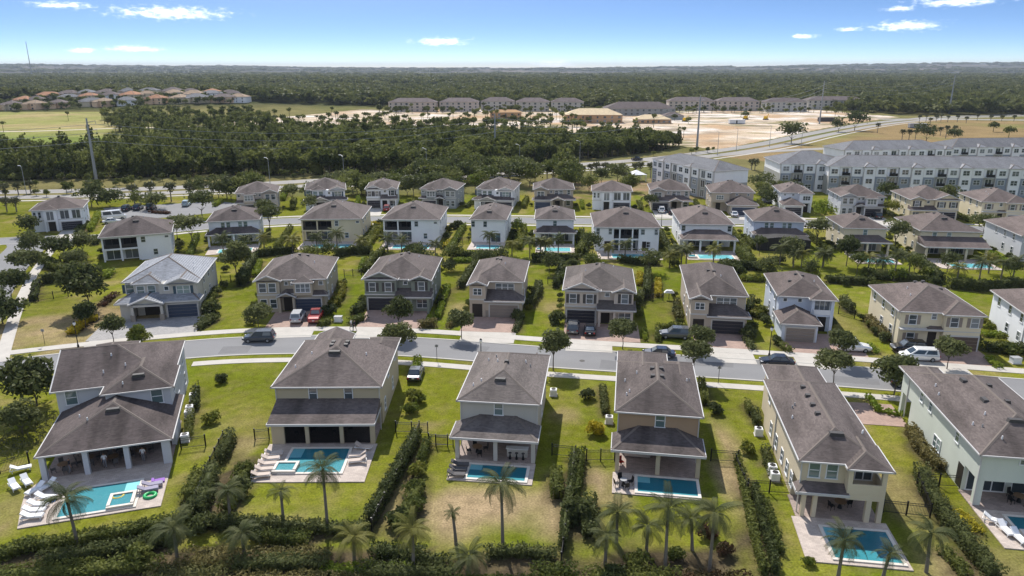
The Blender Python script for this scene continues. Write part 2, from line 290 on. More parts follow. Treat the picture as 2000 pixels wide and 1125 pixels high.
DRY = [(-2, 61, 4.6, 4.2, 1.), (-5, 58, 3, 4, .8), (3.5, 60, 1.6, 5, .7), (6.5, 57.5, 3, 3, .4), (8.8, 65.5, 1.6, 2.6, .8), (9.5, 62, 1.8, 2, .6), (22.0, 66, 1.3, 3.2, .75), (24.2, 74, .9, 5, .7), (22.5, 60, 1, 4, .6), (-30, 73.5, 2.2, 2.2, .55), (-29, 66, 1.2, 5, .5),
       (-11.2, 60, 1.4, 5, .7), (-10, 77, 1.6, 1, .5), (38, 63, 2, 5, .45), (38.5, 73, 2.2, 3, .4), (6.5, 80, 1.5, 2, .5), (-66, 112, 12, 10, .75), (-80, 106, 12, 8, .7), (-48, 59, 2, 4, .3), (42, 52, 2.5, 4, .5), (36, 50, 3, 4, .6), (7, 122, 2, 3, .5), (-9.5, 121, 1.5, 3, .5), (54, 113, 3, 6, .3), (-31, 78, 4, 3, .3), (24.5, 86, 1.2, 1.2, .5)]
def hill(X, Y):
    r = np.hypot(X, Y); a = np.degrees(np.arctan2(X, Y)); t = np.clip((r - 4200) / 5200, 0, 1); t = t * t * (3 - 2 * t)
    prof = 36 + 42 * np.clip((a - 8) / 22, 0, 1) + 26 * np.clip((-a - 14) / 18, 0, 1) + 26 * (fbm(X, Y, 1500, 3) - .5) + 16 * (fbm(X, Y, 420, 8) - .5)
    return 11 * np.exp(-((X + 420) / 190) ** 2 - ((Y - 830) / 95) ** 2) + t * prof + np.clip((r - 700) / 800, 0, 1) * 3.0 * (fbm(X, Y, 260, 4) - .5)
def make_ground():
    xs = sorted(set([round(v, 2) for v in np.arange(-150, 170, 1.25)] + [-v for v in geo(154, 620, 118)] + geo(174, 620, 112) + [-v for v in geo(660, 16000, 34)] + geo(660, 16000, 34)))
    ys = sorted(set([-300, -100, 0, 20, 30, 36] + [round(v, 2) for v in np.arange(40, 255, 1.25)] + geo(258, 900, 150) + geo(930, 26000, 70)))
    X, Y = np.meshgrid(np.array(xs), np.array(ys)); nx, ny = len(xs), len(ys)
    Z = hill(X, Y); C = np.zeros((ny, nx, 3))
    def put(mask, col, k=1.0):
        w = (mask * k)[..., None]; C[:] = C * (1 - w) + np.array(col) * w
    n1, n2, n3 = fbm(X, Y, 22, 1), fbm(X, Y, 6, 2), fbm(X, Y, 60, 3)
    C[:] = (.116, .136, .014)                                           # mown lawn
    put(np.clip((n1 - .42) * 2.6, 0, 1), (.165, .170, .018), .6); put(np.clip((n2 - .5) * 3, 0, 1), (.20, .17, .05), .62); put(np.clip((.4 - n1) * 3, 0, 1), (.085, .118, .008), .7)
    lot = np.floor((X + 7.5 + .12 * (Y - 75)) / 16.6) + 37 * np.floor((Y - 20) / 41.); lt = (np.sin(lot * 12.9898) * 43758.5453) % 1.0; put(np.clip(lt - .35, 0, 1), (.17, .165, .02), .75); put(np.clip(.4 - lt, 0, 1), (.085, .12, .006), .9)
    n4 = fbm(X, Y, 3.1, 17); put(np.clip((n4 - .56) * 5, 0, 1) * np.clip((n1 - .3) * 3, 0, 1), (.24, .19, .08), .75)
    stripe = ((np.sin((X * .99 + Y * .1) * 2 * math.pi / 2.6) > 0) & (Y < 125)) * .22; put(stripe, (.145, .172, .012))
    for x, y, rx, ry, k in DRY:
        d = np.sqrt(((X - x) / rx) ** 2 + ((Y - y) / ry) ** 2); m = np.clip(1.45 - d - (n2 - .5) * 2.2, 0, 1); put(np.minimum(m, 1), (.29, .215, .125), min(1, k * 1.15))
    far = np.clip((Y - 238 - .05 * X) / 8, 0, 1); put(far, (.16, .145, .06)); put(far * np.clip((n3 - .45) * 4, 0, 1), (.11, .12, .04))
    put(((X > 150) & (Y > 215) & (Y < 300)).astype(float), (.13, .15, .05), .8)
    put(inpoly(X, Y, FIELD).astype(float), (.235, .17, .085)); put(inpoly(X, Y, FIELD) * np.clip((n3 - .54) * 5, 0, 1), (.17, .165, .06)); put(np.clip((Y - 230) / 4, 0, 1) * np.clip((262 + .35 * X - Y) / 5, 0, 1) * np.clip((X - 4) / 6, 0, 1) * np.clip((64 - X) / 8, 0, 1) * np.clip((n2 - .3) * 4, 0, 1), (.27, .18, .115), .85)
    put(inpoly(X, Y, GOLF).astype(float), (.245, .245, .085)); put(inpoly(X, Y, GOLF) * np.clip((n3 - .46) * 5, 0, 1), (.33, .27, .13)); put(inpoly(X, Y, GOLF) * np.clip((fbm(X, Y, 90, 12) - .52) * 6, 0, 1), (.16, .2, .05))
    put(inpoly(X, Y, SAND).astype(float), (.52, .42, .31)); put(inpoly(X, Y, SAND) * np.clip((fbm(X, Y * 2.2, 36, 6) - .5) * 6, 0, 1), (.66, .59, .53)); put(inpoly(X, Y, SAND) * np.clip((fbm(X, Y * 2.5, 22, 41) - .56) * 8, 0, 1), (.30, .25, .19)); put(inpoly(X, Y, SAND) * np.clip((fbm(X, Y * 2, 30, 51) - .6) * 8, 0, 1), (.17, .16, .07)); put(inpoly(X, Y, SAND) * np.clip((fbm(X, Y, 38, 16) - .56) * 7, 0, 1), (.43, .30, .19))
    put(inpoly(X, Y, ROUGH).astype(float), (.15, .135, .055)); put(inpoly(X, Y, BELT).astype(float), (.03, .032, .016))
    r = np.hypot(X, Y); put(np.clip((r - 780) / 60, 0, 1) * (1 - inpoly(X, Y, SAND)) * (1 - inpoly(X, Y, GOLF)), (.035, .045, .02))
    sub = np.clip((r - 3500) / 600, 0, 1); put(sub, (.075, .078, .07)); put(sub * np.clip((fbm(X, Y, 300, 21) - .52) * 7, 0, 1), (.2, .17, .15)); put(sub * np.clip((fbm(X, Y, 420, 31) - .5) * 6, 0, 1), (.035, .05, .03))
    for hx, hy, hr in BEDS:                                             # planting beds
        d = np.hypot(X - hx, Y - hy); put(np.clip((hr - d) * 1.2, 0, 1), (.06, .047, .03), .9)
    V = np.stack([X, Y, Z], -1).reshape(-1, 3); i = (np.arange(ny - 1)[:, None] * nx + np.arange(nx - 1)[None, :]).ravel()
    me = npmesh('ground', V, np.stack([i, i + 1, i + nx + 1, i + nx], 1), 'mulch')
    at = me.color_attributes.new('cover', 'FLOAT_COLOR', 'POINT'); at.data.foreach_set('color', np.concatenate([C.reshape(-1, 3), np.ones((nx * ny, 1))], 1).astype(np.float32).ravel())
    m = bpy.data.materials.new('ground_cover'); m.use_nodes = True; nt = m.node_tree; N = nt.nodes; L = nt.links; b = N['Principled BSDF']; b.inputs['Roughness'].default_value = .95; b.inputs['Specular IOR Level'].default_value = .0
    a = N.new('ShaderNodeAttribute'); a.attribute_name = 'cover'; g = N.new('ShaderNodeNewGeometry')
    vals = []
    for s_, lo, hi in ((.9, .78, 1.22), (5.0, .62, 1.36), (.06, .8, 1.2)):
        n = N.new('ShaderNodeTexNoise'); n.inputs['Scale'].default_value = s_; n.inputs['Detail'].default_value = 4; L.new(g.outputs['Position'], n.inputs['Vector'])
        q = N.new('ShaderNodeMapRange'); L.new(n.outputs[0], q.inputs[0]); q.inputs[1].default_value = .25; q.inputs[2].default_value = .75; q.inputs[3].default_value = lo; q.inputs[4].default_value = hi; vals.append(q.outputs[0])
    c = a.outputs[0]
    nd = N.new('ShaderNodeTexNoise'); nd.inputs['Scale'].default_value = .42; nd.inputs['Detail'].default_value = 9; nd.inputs['Roughness'].default_value = .68; L.new(g.outputs['Position'], nd.inputs['Vector'])
    rd = N.new('ShaderNodeMapRange'); L.new(nd.outputs[0], rd.inputs[0]); rd.inputs[1].default_value = .47; rd.inputs[2].default_value = .72; rd.inputs[4].default_value = .75
    dm = N.new('ShaderNodeMixRGB'); L.new(rd.outputs[0], dm.inputs[0]); L.new(c, dm.inputs[1]); tint = N.new('ShaderNodeMixRGB'); tint.inputs[0].default_value = .55; L.new(c, tint.inputs[1]); tint.inputs[2].default_value = (.22, .17, .085, 1); L.new(tint.outputs[0], dm.inputs[2]); c = dm.outputs[0]
    for v in vals:
        vs = N.new('ShaderNodeVectorMath'); vs.operation = 'SCALE'; L.new(c, vs.inputs[0]); L.new(v, vs.inputs['Scale']); c = vs.outputs[0]
    L.new(c, b.inputs['Base Color']); me.materials[0] = m; MATS['ground_cover'] = m
    me.polygons.foreach_set('use_smooth', [True] * len(me.polygons)); struct('ground', me)
# ------------------------------------------------------------------ roads and paths
ST1 = smooth_line([(-125, 70), (-98, 81), (-72, 93.4), (-48.7, 101.3), (-32.5, 103.5), (-15.4, 102.6), (7.3, 98.1), (34.5, 93.6), (53, 90), (68, 86.8), (100, 80), (150, 68)])
ST2 = smooth_line([(-170, 156), (-122, 172.5), (-104, 175), (-84, 188), (-61, 196.5), (-38, 199), (-14, 198.3), (20, 196.3), (42, 194.2), (62, 196.5), (90, 192), (120, 186), (160, 178)])
SIDE = smooth_line([(-74, 88), (-83, 103), (-95, 125), (-105, 146), (-113, 166), (-116, 171)])
def clip(line, pred): return [p for p in line if pred(p)]
def roads():
    struct('road', ribbon(ST1, -3.6, 3.6, -.2, .03, 'asphalt', 'road')); struct('road', ribbon(ST2, -3.9, 3.9, -.2, .03, 'asphalt', 'road')); struct('road', ribbon(SIDE, -4.2, 4.2, -.2, .026, 'asphalt', 'road'))
    for ln, h in ((ST1, 3.6), (ST2, 3.9)):
        for s_ in (-1, 1):
            o = ribbon(ln, s_ * h, s_ * (h + .32), -.2, .075, 'kerb', 'kerb'); struct('kerb', o)
    struct('sidewalk', ribbon(clip(ST1, lambda p: p.x > -79), 5.85, 7.75, -.2, .062, 'concrete', 'sidewalk'))
    struct('sidewalk', ribbon(clip(ST1, lambda p: p.x > -47), -5.4, -7.0, -.2, .062, 'concrete', 'sidewalk'))
    struct('sidewalk', ribbon(clip(ST2, lambda p: p.x > -100), -5.6, -7.1, -.2, .062, 'concrete', 'sidewalk'))
    struct('sidewalk', ribbon(clip(ST2, lambda p: p.x > -100), 5.6, 7.1, -.2, .062, 'concrete', 'sidewalk'))
    struct('sidewalk', ribbon(smooth_line([(-72.5, 96.5), (-77, 104.5), (-86.5, 122), (-96, 141), (-103, 157), (-106.5, 166)]), -.9, .9, -.2, .066, 'concrete', 'sidewalk'))
    # highway with a verge between its carriageways, and the sandy road climbing away
    H1 = smooth_line([(-420, 208), (-300, 226), (-200, 236), (-140, 243), (-97, 255), (-70, 266), (-34, 281), (0, 298), (58, 328), (100, 362), (140, 402), (190, 465), (262, 548), (330, 608), (380, 640), (520, 690)], 6)
    struct('road', ribbon(H1, 2.2, 10.5, -.2, .03, 'asphalt_far', 'road')); struct('road', ribbon(H1, -8.5, -1.8, -.2, .03, 'asphalt_far', 'road'))
    struct('sidewalk', ribbon(H1, -13.2, -11.6, -.2, .05, 'concrete', 'sidewalk'))
    H2 = smooth_line([(60, 331), (92, 350), (130, 372), (190, 392), (240, 388), (330, 392), (420, 410)], 6)
    struct('road', ribbon(H2, -4, 4, -.2, .036, 'asphalt_far', 'road'))
    H3 = smooth_line([(300, 612), (345, 612), (420, 600), (520, 580), (640, 560)], 5); struct('road', ribbon(H3, -6, 6, -.2, .034, 'asphalt_far', 'road'))
    for x, y, sx, sy, a in ((-6, 101.9, 2.6, 1.3, -11), (28, 96.2, 3.4, 1.2, -9), (-41, 101.4, 2.2, 1.5, 8), (46, 90.2, 3, 1.1, -11), (14, 95.6, 1.6, 1.6, -10)): struct('road_patch', MB().prism([(-sx, -sy), (sx * .9, -sy), (sx, sy * .8), (-sx * .95, sy)], .02, .034).mesh('road_patch', 'asphalt_patch'), (x, y, 0), R(a))
    for x, y in ((-22, 104.2), (10, 97.0), (40.5, 93.4), (-55, 99.5)): solo('manhole_cover', MB().lathe([(.4, .02), (.4, .042), (.33, .045), (.001, .045)], 16).mesh('manhole_cover', 'manhole'), 'round iron manhole cover set in the street asphalt', 'manhole', 'manhole covers', (x, y, 0))
    struct('car_park', MB().prism([(-108, 196), (-92, 204), (-74, 217), (-92, 228), (-122, 216)], -.2, .034).mesh('car_park', 'asphalt'))
    for pl in () and ([(110, 395), (180, 470), (215, 520), (190, 535), (90, 470), (75, 425)], [(120, 560), (250, 590), (290, 660), (160, 640)]):
        struct('ground_pad', MB().prism(pl, -.2, .04).mesh('ground_pad', 'sand'))
    struct('path', ribbon(smooth_line([(-420, 500), (-330, 490), (-270, 520), (-235, 530), (-190, 560), (-150, 590)], 5), -3, 3, -.2, .05, 'sand', 'path'))
BEDS = []
def local(h, u, v):
    x, y, a = h; a = R(a); return (x + u * math.cos(a) - v * math.sin(a), y + u * math.sin(a) + v * math.cos(a))
def slab(name, fr, u0, u1, v0, v1, z1, m, z0=-.2, poly=None):
    x, y, a = fr; P = poly or [(u0, v0), (u1, v0), (u1, v1), (u0, v1)]
    return struct(name, MB().prism(P, z0, z1).mesh(name, m), (x, y, 0), R(a))
# ------------------------------------------------------------------ houses
FACE = {'n': 0, 'r': math.pi / 2, 'f': math.pi, 'l': -math.pi / 2}
def win_mesh(w, h, nx, rail, fm):
    def mk():
        b = MB(); t = .09; b.box(-w / 2 - t, w / 2 + t, -.07, .01, h, h + t); b.box(-w / 2 - t - .05, w / 2 + t + .05, -.11, .01, -t, 0)
        b.box(-w / 2 - t, -w / 2, -.07, .01, 0, h); b.box(w / 2, w / 2 + t, -.07, .01, 0, h)
        for k in range(1, nx): x = -w / 2 + w * k / nx; b.box(x - .05, x + .05, -.06, .01, 0, h)
        if rail:
            for k in range(nx): b.box(-w / 2 + w * k / nx + .05, -w / 2 + w * (k + 1) / nx - .05, -.05, .01, h * .48, h * .53)
        return b.mesh('window', fm)
    return cached(('win', w, h, nx, rail, fm), mk)
def pane_mesh(w, h, gm): return cached(('pane', w, h, gm), lambda: MB().box(-w / 2, w / 2, -.02, .008, 0.001, h - .001).mesh('pane', gm))
class House:
    def __init__(s, label, x, y, rot, W, wall, roof='roof_brown', mir=False, name='house', cat='house', group='houses of the neighbourhood', trim='trim'):
        s.fr = (x, y, rot); s.W = W; s.wm = wall; s.rm = roof; s.mir = mir; s.tm = trim; s.k = 0
        s.o = thing(name, label, cat, (x, y, 0), R(rot), group)
    def xx(s, a, b=None):
        if b is None: return s.W - a if s.mir else a
        return (s.W - b, s.W - a) if s.mir else (a, b)
    def wall(s, x0, x1, y0, y1, z0, z1, m=None, name='wall', up=None):
        x0, x1 = s.xx(x0, x1); return part(name, MB().box(x0, x1, y0, y1, z0, z1).mesh(name, m or s.wm), up or s.o)
    def band(s, x0, x1, y0, y1, z, h=.22, m=None): return s.wall(x0 - .05, x1 + .05, y0 - .05, y1 + .05, z, z + h, m or s.tm, 'trim_band')
    def post(s, x, y, z0=.1, z1=2.9, w=.45, d=None, m=None, name='post'): return s.wall(x - w / 2, x + w / 2, y - (d or w) / 2, y + (d or w) / 2, z0, z1, m, name)
    def roof(s, x0, x1, y0, y1, ze, sl=.42, ax='y', e0='hip', e1='hip', m=None, vents=(), wall=None, fas=True):
        s.k += 1; ze += s.k * .004; x0, x1 = s.xx(x0, x1)
        if s.mir and ax == 'x': e0, e1 = e1, e0
        T = (lambda a, b, z: (a, b, z)) if ax == 'y' else (lambda a, b, z: (b, a, z))
        A0, A1, B0, B1 = (x0, x1, y0, y1) if ax == 'y' else (y0, y1, x0, x1)
        half = (A1 - A0) / 2; am = (A0 + A1) / 2; zr = ze + half * sl
        r0 = B0 + (half if e0 == 'hip' else 0); r1 = B1 - (half if e1 == 'hip' else 0)
        if r0 > r1: r0 = r1 = (r0 + r1) / 2
        mb = MB(); c = [T(A0, B0, ze), T(A1, B0, ze), T(A1, B1, ze), T(A0, B1, ze)]; p0, p1 = T(am, r0, zr), T(am, r1, zr)
        same = r1 - r0 < .02
        if same: mb.quad(c[3], c[0], p0); mb.quad(c[1], c[2], p0)
        else: mb.quad(c[3], c[0], p0, p1); mb.quad(c[1], c[2], p1, p0)
        if e0 == 'hip': mb.quad(c[0], c[1], p0)
        if e1 == 'hip': mb.quad(c[2], c[3], p1)
        mb.quad(*[(q[0], q[1], q[2] - .05) for q in (c[0], c[3], c[2], c[1])])
        ro = part('roof', mb.mesh('roof', m or s.rm), s.o)
        cb = MB()
        def cap(a, b):
            a, b = Vector(a), Vector(b); d = b - a
            if d.length < .1: return
            sd_ = d.cross(Vector((0, 0, 1))).normalized() * .17; up = Vector((0, 0, .055)); lo = Vector((0, 0, -.035))
            cb.quad(a + sd_ + lo, b + sd_ + lo, b + up, a + up); cb.quad(a + up, b + up, b - sd_ + lo, a - sd_ + lo)
        if not same: cap(p0, p1)
        if e0 == 'hip': cap(c[0], p0); cap(c[1], p0)
        if e1 == 'hip': cap(c[2], p1); cap(c[3], p1)
        if cb.v: part('ridge_cap', cb.mesh('ridge_cap', 'cap'), ro)
        if fas:
            fb = MB(); t = .05; za, zb = ze - .13, ze + .02
            def edge(a, b): # strip just outside an eave edge
                (ax_, ay), (bx, by) = a[:2], b[:2]; lo_x, hi_x = min(ax_, bx), max(ax_, bx); lo_y, hi_y = min(ay, by), max(ay, by)
                fb.box(lo_x - t, hi_x + t, lo_y - t, hi_y + t, za, zb)
            edge(c[0], c[3]); edge(c[1], c[2])
            if e0 == 'hip': edge(c[0], c[1])
            if e1 == 'hip': edge(c[2], c[3])
            if 'hip' in (e0, e1): part('fascia', fb.mesh('fascia', s.tm), ro)
            else:
                for k_ in (0, 8): q_ = MB(); q_.v = fb.v[k_:k_ + 8]; q_.f = fb.f[:6]; part('fascia', q_.mesh('fascia', s.tm), ro)
        for e, B, sg in ((e0, B0, 1), (e1, B1, -1)):
            if e == 'gable':
                gb = MB(); i = .42 * sg; d2 = .12 * sg; dz = half * sl
                k = (half - .42) / half
                gb.hexa([T(A0 + .42, B + i, ze - .04), T(A1 - .42, B + i, ze - .04), T(A1 - .42, B + i + d2, ze - .04), T(A0 + .42, B + i + d2, ze - .04)],
                        [T(am - .01, B + i, ze + dz * k), T(am + .01, B + i, ze + dz * k), T(am + .01, B + i + d2, ze + dz * k), T(am - .01, B + i + d2, ze + dz * k)])
                part('gable_wall', gb.mesh('gable_wall', wall or s.wm), ro)
                rb = MB()
                for sx in (A0, A1):
                    rb.hexa([T(sx, B - .05 * sg, ze - .2), T(sx, B + .08 * sg, ze - .2), T(am, B + .08 * sg, zr - .2), T(am, B - .05 * sg, zr - .2)],
                            [T(sx, B - .05 * sg, ze + .04), T(sx, B + .08 * sg, ze + .04), T(am, B + .08 * sg, zr + .04), T(am, B - .05 * sg, zr + .04)])
                part('rake_trim', rb.mesh('rake_trim', s.tm), ro)
        for vx, vy, lw in vents:   # box vents / ridge vents resting on the slope
            vx = s.xx(vx); dd = min(vx - x0, x1 - vx, (vy - y0) if e0 == 'hip' or ax == 'x' else 99, (y1 - vy) if e1 == 'hip' or ax == 'x' else 99)
            z = ze + min(dd * sl, half * sl); fxs = dd in (vx - x0, x1 - vx)
            if lw > 0:
                wx, wy = (.28, lw / 2) if fxs else (lw / 2, .28)
                part('roof_vent', MB().hexa([(vx - wx, vy - wy, z - .22), (vx + wx, vy - wy, z - .22), (vx + wx, vy + wy, z - .22), (vx - wx, vy + wy, z - .22)], [(vx - wx * .8, vy - wy * .9, z + .22), (vx + wx * .8, vy - wy * .9, z + .22), (vx + wx * .8, vy + wy * .9, z + .22), (vx - wx * .8, vy + wy * .9, z + .22)]).mesh('roof_vent', 'shutter'), ro)
            else: part('vent_pipe', MB().tube([(vx, vy, z - .1), (vx, vy, z + .32)], [.09, .06], 7).mesh('vent_pipe', 'grey_plastic' if lw else 'white_plastic'), ro)
        return ro
    def shed(s, x0, x1, y0, y1, z0, z1, hl=True, hr=True, m=None, name='porch_roof'):
        x0, x1 = s.xx(x0, x1)
        if s.mir: hl, hr = hr, hl
        s.k += 1; z0 += s.k * .004; run = y1 - y0; a, b = (x0 + run * .75 if hl else x0), (x1 - run * .75 if hr else x1)
        mb = MB().quad((x0, y0, z0), (x1, y0, z0), (b, y1, z1), (a, y1, z1)); mb.quad((x0, y1, z0), (x0, y0, z0), (a, y1, z1)); mb.quad((x1, y0, z0), (x1, y1, z0), (b, y1, z1))
        mb.quad((x0, y0, z0 - .05), (x0, y1, z0 - .05), (x1, y1, z0 - .05), (x1, y0, z0 - .05))
        ro = part(name, mb.mesh(name, m or s.rm), s.o)
        fb = MB().box(x0 - .05, x1 + .05, y0 - .06, y0 + .02, z0 - .22, z0 + .03)
        fb.box(x0 - .06, x0 + .02, y0 + .021, y1, z0 - .22, z0 + .03).box(x1 - .02, x1 + .06, y0 + .021, y1, z0 - .22, z0 + .03)
        part('fascia', fb.mesh('fascia', s.tm), ro)
        if hl or hr:
            cb = MB()
            for f, p, q in ((hl, (x0, y0, z0 + .02), (a, y1, z1 + .02)), (hr, (x1, y0, z0 + .02), (b, y1, z1 + .02))):
                if f:
                    p, q = Vector(p), Vector(q); sd_ = (q - p).cross(Vector((0, 0, 1))).normalized() * .15; cb.quad(p + sd_, q + sd_, q - sd_, p - sd_)
            part('ridge_cap', cb.mesh('ridge_cap', 'cap'), ro)
        return ro
    def win(s, face, c, u, z, w=1.0, h=1.5, nx=1, rail=True, sh=None, g='glass', fm='frame'):
        if face in 'nf': x, y = s.xx(u), c
        else:
            x, y = s.xx(c), u
            if s.mir: face = {'l': 'r', 'r': 'l'}[face]
        o = part('window', win_mesh(w, h, nx, rail, fm), s.o, (x, y, z), FACE[face]); part('pane', pane_mesh(w, h, g), o)
        if sh:
            for sg in (-1, 1): part('shutter', cached(('sh', h, sh), lambda: MB().box(-.22, .22, -.06, .01, 0, h).mesh('shutter', sh)), o, (sg * (w / 2 + .36), 0, 0))
        return o
    def dark(s, face, c, u, z, w, h, m='door_dark', name='door'):
        x, y = (s.xx(u), c) if face in 'nf' else (s.xx(c), u)
        if face in 'lr' and s.mir: face = {'l': 'r', 'r': 'l'}[face]
        return part(name, MB().box(-w / 2, w / 2, -.03, .01, 0, h).mesh(name, m), s.o, (x, y, z), FACE[face])
    def garage(s, u0, u1, v, h=2.15, m='garage_dark'):
        w = u1 - u0; mb = MB()
        for k in range(4): mb.box(-w / 2, w / 2, -.05 - .01 * (k % 2), .01, .04 + h * k / 4 + .02, .04 + h * (k + 1) / 4 - .02)
        o = part('garage_door', mb.mesh('garage_door', m), s.o, (s.xx((u0 + u1) / 2), v, 0), 0)
        part('door_frame', MB().box(-w / 2 - .18, -w / 2, -.1, .012, 0, h + .05).box(w / 2, w / 2 + .18, -.1, .012, 0, h + .05).box(-w / 2 - .18, w / 2 + .18, -.1, .012, h + .05, h + .27).mesh('door_frame', s.tm), o)
    def spout(s, x, y, z1=5.45): return s.wall(x - .05, x + .05, y - .05, y + .05, .12, z1, 'trim', 'downspout')
    def sidewins(s, x, face, D, rows=((4, 1.0), (4, 3.9), (8, 1.0), (8, 3.9), (12, 3.9))):
        for v, z in rows:
            if v < D - 1: s.win(face, x, v, z, .9, 1.35)
    def body(s, W, D, y0=.45, x0=.45, z1=5.55, **k): return s.wall(x0, W - .45, y0, D - .45, 0, z1, **k)
def pool(fr, u0, u1, v0, v1, label, deep='pool_floor', z=.16, step='l', spa=None, group='swimming pools'):
    x, y, a = fr; o = thing('swimming_pool', label, 'pool', (*local(fr, (u0 + u1) / 2, (v0 + v1) / 2), 0), R(a), group); w, d = (u1 - u0) / 2, (v1 - v0) / 2
    part('basin', MB().box(-w, w, -d, d, .01, z + .008).mesh('basin', deep), o)
    st = MB()
    for k in range(3):
        t = .45 + .4 * k; zz_ = z + .012 + (2 - k) * .005
        if step == 'l': st.box(-w, -w + t, d - d * .75, d, z + .008, zz_)
        elif step == 'r': st.box(w - t, w, d - d * .75, d, z + .008, zz_)
    if step: part('steps', st.mesh('steps', 'pool_step'), o)
    part('water', MB().quad((-w, -d, z + .05), (w, -d, z + .05), (w, d, z + .05), (-w, d, z + .05)).mesh('water', 'water'), o)
    c = MB(); t = .3; c.box(-w - t, w + t, -d - t, -d, .02, z + .075).box(-w - t, w + t, d, d + t, .02, z + .075).box(-w - t, -w, -d, d, .02, z + .075).box(w, w + t, -d, d, .02, z + .075)
    part('coping', c.mesh('coping', 'coping'), o)
    if spa:
        a0, a1, b0, b1 = spa; a0 -= (u0 + u1) / 2; a1 -= (u0 + u1) / 2; b0 -= (v0 + v1) / 2; b1 -= (v0 + v1) / 2
        sp = part('spa', MB().box(a0, a1, b0, b0 + .3, .02, z + .28).box(a0, a1, b1 - .3, b1, .02, z + .35).box(a0, a0 + .3, b0 + .3, b1 - .3, .02, z + .35).box(a1 - .3, a1, b0 + .3, b1 - .3, .02, z + .35).mesh('spa', 'coping'), o)
        part('spa_basin', MB().box(a0 + .3, a1 - .3, b0 + .3, b1 - .3, z + .06, z + .24).mesh('spa_basin', 'pool_floor'), sp)
        part('spa_water', MB().quad((a0 + .3, b0 + .3, z + .29), (a1 - .3, b0 + .3, z + .29), (a1 - .3, b1 - .3, z + .29), (a0 + .3, b1 - .3, z + .29)).mesh('spa_water', 'water'), sp)
    return o
